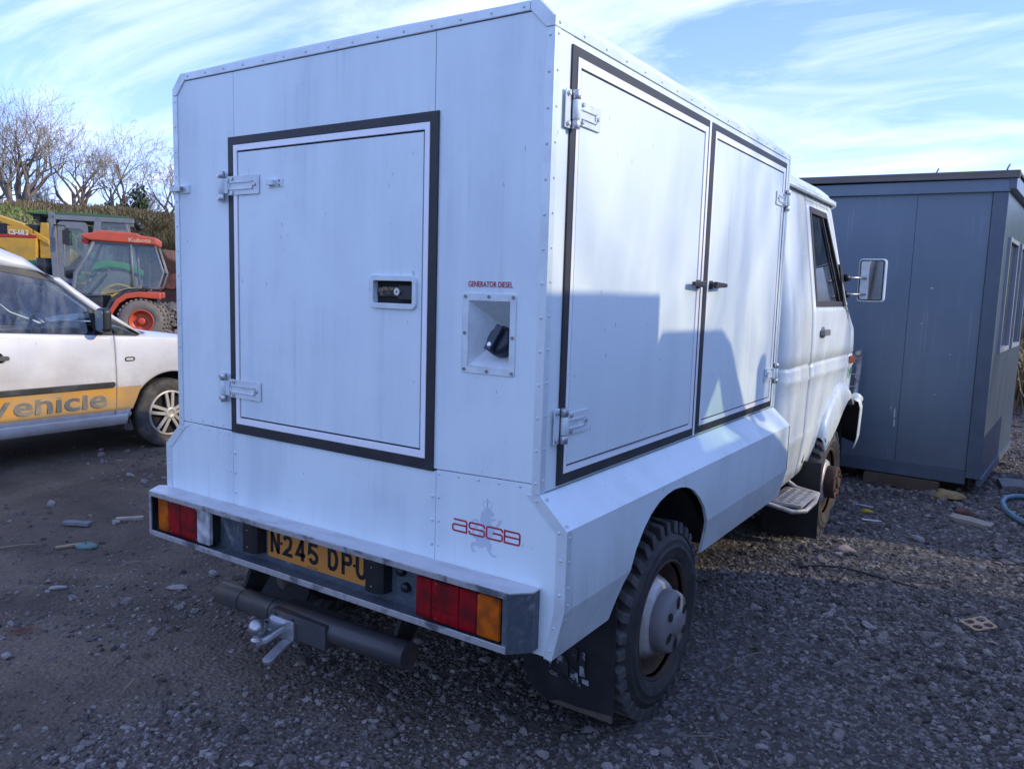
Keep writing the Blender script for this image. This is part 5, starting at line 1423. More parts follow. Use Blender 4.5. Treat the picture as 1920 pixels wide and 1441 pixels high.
fb_ = CB(); fb_.grid([[(sx(0.6) * plan(3.2) * t * 1.0, 3.25 - 0.1 * t * t, z) for t in np.linspace(-1, 1, 7)] for z in (0.2, 0.4, 0.6, 0.8, 0.9)]); fb_.build('front_bumper', 'caddy_paint', car)
tb_ = CB(); tb_.grid([[(0.80 * t, -1.5, z) for t in np.linspace(-1, 1, 7)] for z in (0.25, 0.6, 1.1, 1.4, 1.7)]); tb_.build('tailgate', 'caddy_paint', car)
cw_ = CB(); cw_.grid([[(0.80 * t, y, 1.03 + 0.05 * (1 - t * t)) for y in (1.9, 2.12)] for t in np.linspace(-1, 1, 7)]); cw_.build('scuttle', 'plastic', car)
fl_ = CB(); fl_.box(-0.82, 0.82, -1.35, 1.9, 0.30, 0.36); fl_.box(-0.78, 0.78, 1.55, 1.98, 0.70, 1.02); fl_.box(-0.7, 0.7, 2.0, 3.1, 0.4, 0.85); fl_.build('dashboard', 'seat', car, bevel=0.03)
for u in (0.40, -0.40):
    st = CB(); st.prism(rrect(u - 0.24, u + 0.24, 0.55, 0.72, 0.05), lambda a, b, d: (a, d, b), 0.55, 1.08)
    st.prism(rrect(u - 0.23, u + 0.23, 0.72, 1.22, 0.08), lambda a, b, d: (a, d - 0.22 * (b - 0.7), b), 0.52, 0.64)
    q = st.build('seat', 'seat', car, bevel=0.02)
    hr = CB(); hr.prism(rrect(u - 0.12, u + 0.12, 1.24, 1.42, 0.05), lambda a, b, d: (a, d - 0.22 * (b - 0.7), b), 0.54, 0.63); hr.build('headrest', 'seat_grey', car, bevel=0.02)
sw_ = CB(); sw_.tube([(0.40 + 0.18 * math.cos(q), 1.45 - 0.06 * math.sin(q), 1.02 + 0.16 * math.sin(q)) for q in np.linspace(0, 2 * PI, 21)[:-1]], 0.014, 6, closed=True); sw_.tube([(0.4, 1.45, 1.02), (0.4, 1.7, 0.9)], 0.03, 8); sw_.build('steering_wheel', 'plastic', car)
for s in (1, -1):
    mm = CB(); 
    mm.prism(rrect(0.90, 1.035, 1.055, 1.255, 0.035, 4), lambda a, b, d: (s * a, d, b), 1.61, 1.685)
    mo_ = mm.build('door_mirror', 'plastic', car, bevel=0.025, seg=3)
    mm = CB(); mm.prism(rrect(0.912, 1.022, 1.07, 1.24, 0.025, 4), lambda a, b, d: (s * a, d, b), 1.607, 1.609); mm.build('mirror_pane', 'mirror', mo_)
    mm = CB(); mm.prism([(1.60, 1.045), (1.74, 1.038), (1.70, 1.20), (1.60, 1.26)], lambda u, v, d: (s * (gxz(v) + d), *k_adj(u, v)), -0.004, 0.008); mm.box(*sorted((s * 0.84, s * 0.93)), 1.64, 1.71, 1.055, 1.11); mm.build('mirror_sail', 'plastic', mo_, bevel=0.008)
def car_wheel(s, y, parent):
    O_ = (s * 0.868, y - CY, 0.308); A_ = (s, 0, 0)
    t = MB(); t.lathe([(0.19, -0.19), (0.26, -0.205), (0.298, -0.19), (0.309, -0.165), (0.311, -0.10), (0.309, -0.035), (0.298, -0.010), (0.275, 0.002), (0.24, 0.004), (0.205, -0.008), (0.198, -0.02)], O_, A_, 48)
    for h in (-0.06, -0.10, -0.14): t.lathe([(0.3118, h - 0.004), (0.3122, h), (0.3118, h + 0.004)], O_, A_, 48, 1)
    root = t.build('wheel', ['rubber_tan', 'dark'], parent)
    c = MB(); c.lathe([(0.205, -0.012), (0.202, 0.002), (0.190, 0.004), (0.185, -0.012), (0.178, -0.03), (0.0, -0.035)], O_, A_, 40, 1); 
    c.lathe([(0.206, -0.010), (0.203, 0.004), (0.188, 0.006), (0.183, -0.008)], O_, A_, 40, 0)
    ctr = Vector(O_); ax = Vector(A_)
    for k in range(5):
        for dq in (-0.17, 0.17):
            q = 2 * PI * k / 5 + 0.35
            er = Vector((0, math.cos(q), math.sin(q))); et = Vector((0, -math.sin(q), math.cos(q)))
            q2 = q + dq; e2 = Vector((0, math.cos(q2), math.sin(q2)))
            a_, b_ = ctr + ax * 0.004 + er * 0.045 + et * (dq * 0.10), ctr + ax * 0.000 + e2 * 0.188
            dd = (b_ - a_).normalized(); wv = ax.cross(dd)
            c.obox((a_ + b_) / 2, dd, wv, ax, (b_ - a_).length / 2, 0.0145, 0.008)
    c.lathe([(0.055, -0.01), (0.054, 0.012), (0.045, 0.017), (0.030, 0.018), (0.028, 0.014), (0.0, 0.015)], O_, A_, 24)
    c.build('wheel_cover', ['wheelcover', 'dark'], root, bevel=0.002, seg=1)
for s in (1, -1):
    for y in (2.285, -0.40): car_wheel(s, y, car)
# ============================================================ tractors and machines behind the car
def frame_at(px, py, depth):
    return CAMP + (FWD + RGT * ((px - 960) / 1471.7) + UPV * ((720.5 - py) / 1471.7)) * depth
def local_fns(p, heading):
    return p, heading
MAT['orange'] = M('orange_tractor_paint', (0.56, 0.085, 0.035), 0.4, 0, (0.30, 0.085, 0.05), 0.6, 4)
MAT['grey_frame'] = M('grey_cab_frame', (0.17, 0.19, 0.21), 0.45, 0, (0.10, 0.11, 0.12), 0.5, 5)
MAT['green'] = M('green_tractor_paint', (0.035, 0.33, 0.05), 0.35, 0, (0.03, 0.16, 0.03), 0.4, 4)
MAT['yellow'] = M('yellow_machine_paint', (0.66, 0.36, 0.03), 0.45, 0, (0.40, 0.24, 0.06), 0.65, 2.5)
MAT['yellow_rim'] = M('yellow_rim', (0.62, 0.40, 0.02), 0.5, 0, (0.3, 0.2, 0.05), 0.5, 6)
MAT['tan_tyre'] = M('pale_muddy_tyre', (0.17, 0.15, 0.125), 0.9, 0, (0.30, 0.25, 0.19), 0.7, 5, bump=0.3)
MAT['red_band'] = M('red_band', (0.55, 0.03, 0.02), 0.5)
MAT['white_print'] = M('white_print', (0.8, 0.8, 0.78), 0.5)
MAT['pale_print'] = M('pale_print_on_orange', (0.78, 0.45, 0.30), 0.5)
MAT['rusty'] = M('rusty_bucket_steel', (0.10, 0.045, 0.03), 0.85, 0.1, (0.19, 0.10, 0.06), 0.7, 4, bump=0.4)
MAT['rusty_orange'] = M('rusty_orange_paint', (0.48, 0.13, 0.045), 0.6, 0, (0.14, 0.06, 0.04), 0.8, 3, lo=.45, hi=.6)

def big_tyre(parent, X, Y, R, w, rim, rimmat, tyremat, lugs=22, s=1):
    O_ = (X, Y, R); A_ = (0, s, 0); ctr = Vector(O_); ax = Vector(A_)
    t = MB(); t.lathe([(rim, -w), (R * 0.86, -w - 0.02), (R * 0.965, -w * 0.92), (R * 0.97, -w * 0.5), (R * 0.965, -w * 0.08), (R * 0.86, 0.02), (rim * 1.15, 0.015), (rim, -0.01)], O_, A_, 40)
    for k in range(lugs):
        for half in (0, 1):
            q = 2 * PI * (k + 0.5 * half) / lugs
            er = Vector((math.cos(q), 0, math.sin(q))); et = Vector((-math.sin(q), 0, math.cos(q)))
            c = ctr + ax * (-w * (0.27 if half == 0 else 0.73)) + er * R * 0.975
            t.obox(c, ax + et * (0.6 if half == 0 else -0.6), et + ax * (-0.6 if half == 0 else 0.6), er, w * 0.30, R * 0.055, R * 0.028)
    root = t.build('wheel', tyremat, parent)
    r_ = MB(); r_.lathe([(rim * 1.02, -w * 0.9), (rim * 1.02, 0.0), (rim * 0.96, 0.012), (rim * 0.90, -0.0), (rim * 0.86, -0.10), (rim * 0.35, -0.13), (rim * 0.30, -0.06), (rim * 0.22, -0.05), (0, -0.05)], O_, A_, 32)
    for k in range(6):
        q = 2 * PI * k / 6; r_.cyl(ctr + ax * -0.12 + Vector((math.cos(q), 0, math.sin(q))) * rim * 0.55, ctr + ax * -0.09 + Vector((math.cos(q), 0, math.sin(q))) * rim * 0.55, rim * 0.05, 6)
    r_.build('rim', rimmat, root)
    return root
XZ = lambda yy: (lambda u, v, d: (u, yy + d, v))

# ---- compact orange tractor: local +X is forward, +Y its near side
def tractor_heading(toward):      # forward = image left turned `toward` degrees to the camera
    a = math.radians(toward)
    d = -RGT * math.cos(a) - FWD * math.sin(a)
    return math.atan2(d.y, d.x)
pk = frame_at(271, 600, 17.2)
kub = thing('compact_tractor', 'small orange-roofed tractor with glass cab parked behind the white car', 'tractor', (pk.x, pk.y, pk.z - 0.465), tractor_heading(20))
YS = 0.55
for s in (1, -1):
    big_tyre(kub, 0.0, s * (YS + 0.16), 0.47, 0.36, 0.245, 'orange', 'tan_tyre', 30, s)
    big_tyre(kub, 1.62, s * 0.62, 0.32, 0.24, 0.17, 'orange', 'tan_tyre', 20, s)
    # fender: flat shelf behind, arc in front
    O = [(-0.38, 1.07), (0.05, 1.09), (0.30, 1.05), (0.48, 0.92), (0.60, 0.70), (0.66, 0.50)]
    I = [(-0.38, 0.94), (0.05, 0.97), (0.26, 0.94), (0.42, 0.83), (0.53, 0.65), (0.59, 0.48)]
    fd = MB()
    for i in range(5): fd.prism([O[i], O[i + 1], I[i + 1], I[i]], lambda u, v, d: (u, s * (0.30 + d), v), 0.0, 0.42)
    fd.build('fender', 'orange', kub, bevel=0.02)
    f2 = MB(); O2 = [(0.05, 1.15), (0.36, 1.10), (0.56, 0.95), (0.68, 0.72), (0.74, 0.48)]; I2 = [(0.05, 1.095), (0.31, 1.055), (0.49, 0.925), (0.61, 0.705), (0.67, 0.48)]
    for i in range(4): f2.prism([O2[i], O2[i + 1], I2[i + 1], I2[i]], lambda u, v, d: (u, s * (0.30 + d), v), 0.0, 0.38)
    f2.build('fender_edge', 'mirrorplastic', kub)
    cf = MB(); P = lambda u, v: (u, s * (0.66 - 0.06 * (v - 1.1)), v)
    cf.tube([P(-0.28, 2.07), P(-0.44, 1.50), P(-0.34, 1.17), P(-0.05, 1.17)], 0.028, 6)
    cf.tube([P(0.17, 2.08), P(0.14, 1.2)], 0.034, 6)
    cf.tube([P(0.86, 2.10), P(1.02, 1.75), P(1.20, 1.45), P(1.27, 1.02), P(1.25, 0.70)], 0.042, 6)
    cf.tube([P(-0.30, 2.06), P(0.88, 2.09)], 0.034, 6)
    cf.tube([P(0.2, 1.17), P(0.75, 1.0), P(1.22, 0.98)], 0.012, 5)
    cf.build('cab_post', 'grey_frame', kub)
    pn = MB(); pn.prism([(-0.26, 2.05), (0.13, 2.05), (0.11, 1.20), (-0.33, 1.20), (-0.42, 1.50)], lambda u, v, d: (u, s * (0.655 - 0.06 * (v - 1.1) + d), v), 0.0, 0.004); pn.build('side_glass', 'glass_tractor', kub)
    pn = MB(); pn.prism([(0.20, 2.06), (0.84, 2.07), (1.0, 1.75), (1.17, 1.45), (1.23, 1.02), (0.75, 1.02), (0.2, 1.2)], lambda u, v, d: (u, s * (0.655 - 0.06 * (v - 1.1) + d), v), 0.0, 0.004); pn.build('door_glass', 'glass_tractor', kub)
    dp = MB(); dp.prism([(0.72, 0.98), (1.24, 0.98), (1.24, 0.55), (0.72, 0.55)], lambda u, v, d: (u, s * (0.60 + d), v), 0.0, 0.03); dp.build('lower_panel', 'mirrorplastic', kub)
    dh = MB(); dh.tube([(1.12, s * 0.68, 0.93), (0.95, s * 0.69, 0.94)], 0.014, 6); dh.build('door_handle', 'plastic', kub)
rf = MB()
rf.prism([(-0.34, 2.06), (0.90, 2.11), (1.07, 2.15), (1.09, 2.24), (0.90, 2.27), (0.72, 2.33), (0.45, 2.32), (0.05, 2.30), (-0.02, 2.26), (-0.34, 2.22)], XZ(0), -0.68, 0.68)
rf.build('cab_roof', 'orange', kub, bevel=0.04, seg=3)
rv_ = MB(); rv_.box(0.95, 1.08, -0.6, 0.6, 2.06, 2.13); rv_.build('roof_lining', 'red_band', kub)
text_obj('lettering', 'Kubota', 'pale_print', kub, (0.20, 0.682, 2.115), (-1, 0, 0), (0, 0, 1), 0.42, 0.085, 0.01, 0.004)
g_ = MB(); g_.add([(0.88, -0.62, 2.10), (0.88, 0.62, 2.10), (1.26, 0.66, 1.0), (1.26, -0.66, 1.0)], [(0, 1, 2, 3)]); g_.build('windscreen', 'glass_tractor', kub)
g_ = MB(); g_.add([(-0.29, -0.58, 2.06), (-0.29, 0.58, 2.06), (-0.44, 0.62, 1.5), (-0.44, -0.62, 1.5)], [(0, 1, 2, 3)]); g_.build('rear_glass', 'glass_tractor', kub)
bn = MB(); bn.prism([(1.22, 0.55), (1.22, 1.10), (1.8, 1.08), (2.15, 0.98), (2.25, 0.80), (2.25, 0.5)], XZ(0), -0.30, 0.30); bn.build('bonnet', 'orange', kub, bevel=0.05, seg=3)
ch = MB(); ch.box(-0.35, 2.0, -0.22, 0.22, 0.32, 0.62); ch.box(-0.3, 0.7, -0.45, 0.45, 0.6, 0.95); ch.build('chassis', 'underbody', kub, bevel=0.02)
st = MB(); st.prism(rrect(-0.05, 0.40, 1.0, 1.14, 0.04), XZ(0), -0.25, 0.25); st.prism([(-0.12, 1.1), (0.02, 1.1), (-0.05, 1.70), (-0.15, 1.68)], XZ(0), -0.22, 0.22); st.build('seat', 'seat', kub, bevel=0.03)
sw_ = MB(); sw_.tube([(0.80 - 0.09 * math.sin(q), 0.17 * math.cos(q), 1.32 + 0.13 * math.sin(q)) for q in np.linspace(0, 2 * PI, 17)[:-1]], 0.016, 6, closed=True); sw_.tube([(0.8, 0, 1.32), (1.1, 0, 0.95)], 0.04, 8); sw_.build('steering_wheel', 'plastic', kub)

# ---- large green tractor
pg = frame_at(226, 552, 21.0)
gt_ = thing('green_tractor', 'large green tractor with grey cab frame standing behind the orange-roofed tractor', 'tractor', (pg.x, pg.y, pg.z - 1.04), tractor_heading(24))
for s in (1, -1):
    big_tyre(gt_, 0.0, s * 0.95, 0.86, 0.48, 0.47, 'yellow_rim', 'tan_tyre', 20, s)
    big_tyre(gt_, 2.75, s * 0.90, 0.60, 0.38, 0.33, 'yellow_rim', 'rubber', 18, s)
    O = [(-0.75, 1.62), (-0.2, 1.86), (0.25, 1.92), (0.62, 1.80), (0.92, 1.45)]; I = [(-0.70, 1.48), (-0.18, 1.70), (0.22, 1.76), (0.55, 1.66), (0.80, 1.38)]
    fd = MB()
    for i in range(4): fd.prism([O[i], O[i + 1], I[i + 1], I[i]], lambda u, v, d: (u, s * (0.62 + d), v), 0.0, 0.40)
    fd.build('fender', 'green', gt_, bevel=0.02)
    P = lambda u, v: (u, s * (0.80 - 0.05 * (v - 1.5)), v)
    cf = MB()
    cf.obox((1.42, s * 0.78, 2.1), (0.03, 0, 1), (0, 1, 0), (1, 0, 0), 0.95, 0.05, 0.075)
    cf.obox((0.52, s * 0.78, 2.25), (-0.14, 0, 1), (0, 1, 0), (1, 0, 0), 0.74, 0.05, 0.08)
    cf.obox((-0.30, s * 0.76, 2.25), (0.15, 0, 1), (0, 1, 0), (1, 0, 0), 0.72, 0.045, 0.035)
    cf.obox((0.55, s * 0.78, 2.93), (1, 0, 0), (0, 1, 0), (0, 0, 1), 0.95, 0.05, 0.06)
    cf.build('cab_post', 'grey_frame', gt_, bevel=0.015)
    dd = MB(); dd.ring(rrect(0.66, 1.33, 1.30, 2.84, 0.10, 4), rrect(0.76, 1.22, 1.42, 2.68, 0.10, 4), lambda u, v, d: (u, s * (0.775 + d), v), -0.02, 0.02); dd.build('cab_door', 'grey_frame', gt_)
    pn = MB(); pn.prism(rect(0.70, 1.30, 1.36, 2.78), lambda u, v, d: (u, s * (0.770 + d), v), 0, 0.004); pn.build('door_glass', 'glass_tractor', gt_)
    pn = MB(); pn.prism([(-0.24, 2.86), (0.42, 2.86), (0.58, 1.9), (-0.38, 1.9)], lambda u, v, d: (u, s * (0.765 + d), v), 0, 0.004); pn.build('side_glass', 'glass_tractor', gt_)
rf = MB(); MAT['dark_green'] = M('dull_dark_green_roof', (0.05, 0.115, 0.06), 0.6); rf.prism([(-0.28, 2.98), (1.80, 2.98), (2.0, 3.00), (2.0, 3.02), (1.6, 3.05), (0.5, 3.07), (-0.28, 3.04)], XZ(0), -0.82, 0.82); rf.build('cab_roof', 'dark_green', gt_, bevel=0.03, seg=3)
lt = MB()
for y in (0.55, -0.55): lt.box(1.70, 1.86, y - 0.12, y + 0.12, 2.86, 3.02)
for y in (0.7, -0.7): lt.ball((-0.48, y, 2.86), 0.09, 12)
lt.tube([(1.70, 0.62, 2.84), (1.86, 0.85, 2.80), (1.84, 0.88, 2.5)], 0.012, 5)
lt.build('work_lamp', 'plastic', gt_)
ml = MB(); ml.tube([(1.40, 0.82, 2.74), (1.15, 1.02, 2.72), (1.12, 1.05, 2.62)], 0.015, 6); ml.prism(rrect(1.05, 1.20, 2.26, 2.62, 0.04), lambda u, v, d: (u, 1.05 + d, v), 0, 0.06); ml.build('cab_mirror', 'plastic', gt_)
bn = MB(); bn.prism([(1.55, 1.0), (1.55, 1.88), (2.6, 1.84), (3.3, 1.74), (3.42, 1.6), (3.45, 1.0)], XZ(0), -0.42, 0.42); bn.build('bonnet', 'green', gt_, bevel=0.06, seg=3)
ex = MB(); ex.cyl((1.66, 0.55, 1.5), (1.66, 0.55, 1.92), 0.19, 14); ex.build('air_filter', 'mirrorplastic', gt_); ex = MB(); ex.cyl((3.02, 0.60, 1.7), (3.02, 0.60, 3.25), 0.125, 16); ex.box(2.92, 3.2, 0.50, 0.8, 1.75, 2.05); ex.build('exhaust_stack', 'mirrorplastic', gt_, bevel=0.01)
ch = MB(); ch.box(-0.5, 3.3, -0.3, 0.3, 0.6, 1.1); ch.box(-0.3, 1.5, -0.7, 0.7, 1.0, 1.35); ch.box(0.55, 1.45, -0.6, 0.6, 1.35, 1.72); ch.build('chassis', 'underbody', gt_, bevel=0.02)
st = MB(); st.prism(rrect(0.0, 0.5, 1.45, 1.62, 0.05), XZ(0), -0.3, 0.3); st.prism([(-0.1, 1.6), (0.05, 1.6), (0.0, 2.45), (-0.15, 2.42)], XZ(0), -0.27, 0.27); st.tube([(0.9, -0.2, 2.0), (0.9, 0.2, 2.0)], 0.03, 6); st.tube([(0.9, 0, 2.0), (1.3, 0, 1.5)], 0.06, 8); st.build('seat', 'seat', gt_, bevel=0.03)

# ---- yellow machine with a boom
py_ = frame_at(70, 470, 25.5)
ym = thing('yellow_digger', 'yellow digger with sloping boom and red band at the left edge, behind the green tractor', 'digger', (py_.x, py_.y, tz(py_.x, py_.y)), tractor_heading(8) + PI)
zb = py_.z - tz(py_.x, py_.y)
bd = MB(); bd.prism([(-0.8, zb - 0.95), (-0.42, zb - 0.9), (-0.28, zb - 0.25), (-0.55, zb - 0.02), (-0.8, zb + 0.10), (-0.8, zb + 0.36), (0.42, zb + 0.36), (0.36, zb - 0.6), (0.3, zb - 1.0)], XZ(0), -1.0, -0.05); bd.build('engine_cover', 'yellow', ym, bevel=0.03)
bd = MB(); bd.prism(rect(-0.8, 0.40, zb + 0.365, zb + 0.45), XZ(0), -1.01, -0.05); bd.build('red_band', 'red_band', ym)
bd = MB(); bd.prism(rect(-0.8, 0.40, zb + 0.455, zb + 0.78), XZ(0), -0.90, -0.1); bd.build('grille', 'plastic', ym)
bd = MB(); bd.prism([(-0.8, zb + 0.88), (-0.05, zb + 0.62), (0.75, zb + 0.15), (0.75, zb + 0.32), (0.0, zb + 0.80), (-0.8, zb + 1.06)], XZ(0), -0.95, -0.55); bd.build('boom', 'yellow', ym, bevel=0.02)
bd = MB(); bd.prism([(0.45, zb - 0.7), (0.95, zb - 0.6), (1.35, zb - 0.35), (1.35, zb - 0.05), (0.85, zb + 0.35), (0.72, zb + 0.85), (0.5, zb + 0.85), (0.45, zb + 0.4)], XZ(0), -0.9, -0.3); bd.build('side_cover', 'rusty_orange' if 0 else 'yellow', ym, bevel=0.03)
bd = MB(); bd.box(-1.2, 1.8, -1.0, 1.0, 0.5, max(0.8, zb - 0.9)); bd.build('chassis', 'underbody', ym)
pl_ = MB(); pl_.prism(rect(-0.42, 0.20, zb + 0.47, zb + 0.72), XZ(-0.985), -0.01, 0.0); pl_.build('sign_plate', 'yellow', ym)
text_obj('lettering', 'CS-68.2', 'white_print', ym, (-0.38, -1.02, zb + 0.44), (1, 0, 0), (0, 0, 1), 0.58, 0.16, 0.015, 0.004)
for y in (-0.85, 0.85):
    for X in (-0.9, 1.3): big_tyre(ym, X, y, 0.6, 0.4, 0.3, 'yellow_rim', 'rubber', 18, -1 if y < 0 else 1)

# ---- old excavator buckets and rubble right of the small tractor
pb = frame_at(312, 520, 22.5)
bk = thing('excavator_bucket', 'rusty brown excavator bucket lying under the bushes behind the small tractor', 'bucket', (pb.x, pb.y, tz(pb.x, pb.y)), tractor_heading(0))
zz0 = pb.z - tz(pb.x, pb.y)
b_ = MB(); b_.prism([(-0.7, zz0 - 0.55), (0.35, zz0 - 0.45), (0.40, zz0 + 0.2), (0.12, zz0 + 0.55), (-0.10, zz0 + 0.80), (-0.3, zz0 + 0.55), (-0.75, zz0 + 0.35)], XZ(0), -0.5, 0.5); b_.tube([(0.05, -0.55, zz0 + 0.62), (0.05, 0.55, zz0 + 0.62)], 0.16, 10); b_.box(-0.5, 0.3, -0.4, 0.4, 0, zz0 - 0.4); b_.build('bucket_shell', 'rusty', bk, bevel=0.05, seg=3)
pb = frame_at(322, 545, 20.5)
bk = thing('digger_bucket', 'peeling orange digger bucket with a ragged lip behind the small tractor', 'bucket', (pb.x, pb.y, tz(pb.x, pb.y)), tractor_heading(-15))
zz0 = pb.z - tz(pb.x, pb.y)
b_ = MB(); b_.prism([(0.30, zz0 + 0.12), (-0.2, zz0 + 0.38), (-0.7, zz0 + 0.50), (-0.7, zz0 + 0.1), (-0.35, zz0 + 0.05), (-0.15, zz0 + 0.08), (-0.05, zz0 - 0.02), (0.08, zz0 + 0.06)], XZ(0.42), 0.0, 0.04); b_.build('bucket_lip', 'rusty_orange', bk)
b_ = MB(); b_.prism([(0.30, zz0 + 0.10), (-0.7, zz0 + 0.15), (-0.75, zz0 - 0.6), (-0.1, zz0 - 0.65), (0.2, zz0 - 0.35)], XZ(0), -0.42, 0.42); b_.box(-0.6, 0.0, -0.4, 0.4, 0, zz0 - 0.5); b_.build('bucket_shell', 'rusty', bk, bevel=0.04)
rb = np.random.default_rng(55); n = 1500
c0 = frame_at(318, 600, 19.5)
ang, rad = rb.uniform(0, 6.28, n), rb.uniform(0, 1, n) ** 0.6 * 2.4
X, Y = c0.x + rad * np.cos(ang), c0.y + rad * np.sin(ang)
Zp = terrain(X, Y) + np.maximum(0, 0.62 * (1 - rad / 2.4)) + rb.uniform(-0.03, 0.03, n)
sz = np.minimum(0.055 * np.exp(rb.normal(0, 0.45, n)), 0.16)
rm = gravel_mat('rubble_stone', [(0.10, 0.085, 0.075), (0.24, 0.19, 0.155), (0.33, 0.27, 0.22), (0.17, 0.155, 0.15)], (0.5, 0.44, 0.38))
scatter('rubble_pile', np.stack([X, Y, Zp], -1), np.stack([sz, sz * 0.85, sz * 0.6], -1), np.stack([rb.normal(0, .4, n), rb.normal(0, .4, n), rb.uniform(0, 6.28, n)], -1), rm, subd=1)

# ============================================================ trees, hedge and bushes
MAT['bark'] = M('grey_brown_bark', (0.22, 0.185, 0.15), 0.9, 0, (0.09, 0.075, 0.06), 0.6, 2, bump=0.3)
MAT['twigs'] = M('fine_pale_twigs', (0.38, 0.34, 0.26), 0.9, 0, (0.26, 0.22, 0.165), 0.5, 0.6)
MAT['ivy'] = M('dark_ivy_leaves', (0.025, 0.055, 0.02), 0.6, 0, (0.05, 0.09, 0.03), 0.6, 2)
MAT['bracken'] = M('dead_bracken', (0.25, 0.19, 0.105), 0.95, 0, (0.15, 0.14, 0.06), 0.7, 0.6)
MAT['bramble'] = M('brown_green_bramble', (0.17, 0.135, 0.07), 0.95, 0, (0.09, 0.105, 0.04), 0.8, 0.5)
def make_tree(base, H, seed, spread=0.62, trunk_r=None, forks=2, name='bare_tree', label='', lean=(0, 0), maxlev=6, kid=(4, 3, 3, 3, 2, 2, 2), grp=None, thick=1.0):
    r = np.random.default_rng(seed)
    root = thing(name, label, 'tree', tuple(base), 0.0, grp)
    tk, tw = MB(), MB()
    trunk_r = trunk_r or H * 0.026
    def branch(p, d, ln, rad, lev):
        n = 4 if lev < 3 else 3
        pts, rs = [p], [rad]; q = p; dd = d
        for i in range(n):
            dd = (dd + Vector(r.normal(0, 0.085 + 0.014 * lev, 3)) + Vector((0, 0, 0.05 if lev < 4 else 0.02))).normalized()
            q = q + dd * (ln / n); pts.append(q); rs.append(max(rad * (1 - 0.42 * (i + 1) / n), 0.006 * thick))
        (tk if lev <= 2 else tw).tube(pts, rs, 6 if lev == 0 else (5 if lev < 3 else 3), False)
        if lev >= maxlev: return
        kids = kid[min(lev, 6)]
        for k in range(kids):
            t = 0.45 + 0.55 * (k + 1) / kids if lev else 0.25 + 0.75 * (k + 1) / kids
            i = min(int(t * n), n - 1); f = t * n - i
            pp = pts[i].lerp(pts[min(i + 1, n)], min(f, 1)); ddr = (pts[min(i + 1, n)] - pts[i]).normalized()
            side = Vector(r.normal(0, 1, 3)); side = (side - ddr * side.dot(ddr)).normalized()
            nd = (ddr * r.uniform(0.6, 1.0) + side * spread * r.uniform(0.7, 1.3) + Vector((0, 0, 0.10))).normalized()
            branch(pp, nd, ln * r.uniform(0.62, 0.86), max(rs[i] * r.uniform(0.5, 0.72), 0.006 * thick), lev + 1)
    for k in range(forks):
        a = 2 * PI * k / forks + r.uniform(0, 1)
        d = Vector((lean[0] + 0.28 * math.cos(a) * (forks > 1), lean[1] + 0.28 * math.sin(a) * (forks > 1), 1)).normalized()
        branch(Vector((0.12 * math.cos(a), 0.12 * math.sin(a), -0.2)), d, H * 0.30, trunk_r, 0)
    tk.build('trunk', 'bark', root); tw.build('crown', 'twigs', root)
    return root
def gp(px, py, d):
    p = frame_at(px, py, d); return (p.x, p.y, tz(p.x, p.y))
TR = 'bare trees along the bank top'
make_tree(gp(42, 392, 47), 8.8, 21, 0.56, 0.24, 3, thick=1.25, label='tallest bare tree on the bank, leftmost, with several upright stems', grp=TR)
make_tree(gp(150, 392, 48), 7.0, 22, 0.58, 0.19, 2, thick=1.25, label='bare tree second from the left on the bank, above the green tractor roof', grp=TR)
make_tree(gp(212, 392, 48), 7.0, 33, 0.6, 0.17, 2, thick=1.25, label='bare tree with a broad round crown, just left of the ivy-clad stump', lean=(0.05, 0.1), grp=TR)
make_tree(gp(330, 395, 49), 6.2, 24, 0.6, 0.16, 2, thick=1.25, label='bare tree partly hidden behind the upper left edge of the truck body', grp=TR)
make_tree(gp(92, 392, 51), 3.2, 25, 0.7, 0.07, 3, thick=1.5, label='small thin bare tree between the two left-hand big trees', maxlev=5, grp=TR)
make_tree(gp(275, 392, 50), 3.6, 26, 0.7, 0.08, 3, thick=1.5, label='low twiggy bare tree between the ivy stump and the truck', maxlev=5, grp=TR)
make_tree(gp(-40, 392, 49), 7.5, 27, 0.62, 0.2, 3, thick=1.25, label='bare tree reaching in over the left edge of the picture', grp=TR)
def leaf_mass(name, label, cat, centre, size, n, ls, mat, seed, stem=None, up=0.3):
    r = np.random.default_rng(seed); root = thing(name, label, cat, tuple(centre))
    m = MB()
    p = r.normal(0, 1, (n, 3)); p /= np.linalg.norm(p, axis=1)[:, None]; p *= (r.random(n) ** 0.45)[:, None]
    p *= (1 + 0.35 * np.sin(3.1 * p[:, [0]] + seed) * np.cos(2.7 * p[:, [2]]))
    p = p * np.array(size); p[:, 2] += size[2] * 0.85
    for q in p:
        a = Vector(r.normal(0, 1, 3)).normalized(); b = a.cross(Vector(r.normal(0, 1, 3))).normalized()
        c = Vector(q); l = ls * r.uniform(0.6, 1.5)
        m.add([c, c + a * l + b * l * 0.5, c + a * l * 1.6, c + a * l - b * l * 0.5], [(0, 1, 2, 3)])
    m.build('foliage', mat, root)
    s_ = MB()
    for k in range(5):
        a = 2 * PI * k / 5; s_.tube([(0.1 * math.cos(a), 0.1 * math.sin(a), -0.3), (size[0] * .3 * math.cos(a), size[1] * .3 * math.sin(a), size[2] * .8), (size[0] * .5 * math.cos(a), size[1] * .5 * math.sin(a), size[2] * 1.5)], [0.06, 0.04, 0.015], 5)
    s_.build('stem', 'bark', root)
    return root
b = gp(262, 392, 47); leaf_mass('ivy_stump', 'dark ivy-covered stump on the bank, rightmost of the two dark clumps', 'ivy', b, (0.55, 0.55, 1.3), 900, 0.12, 'ivy', 61)
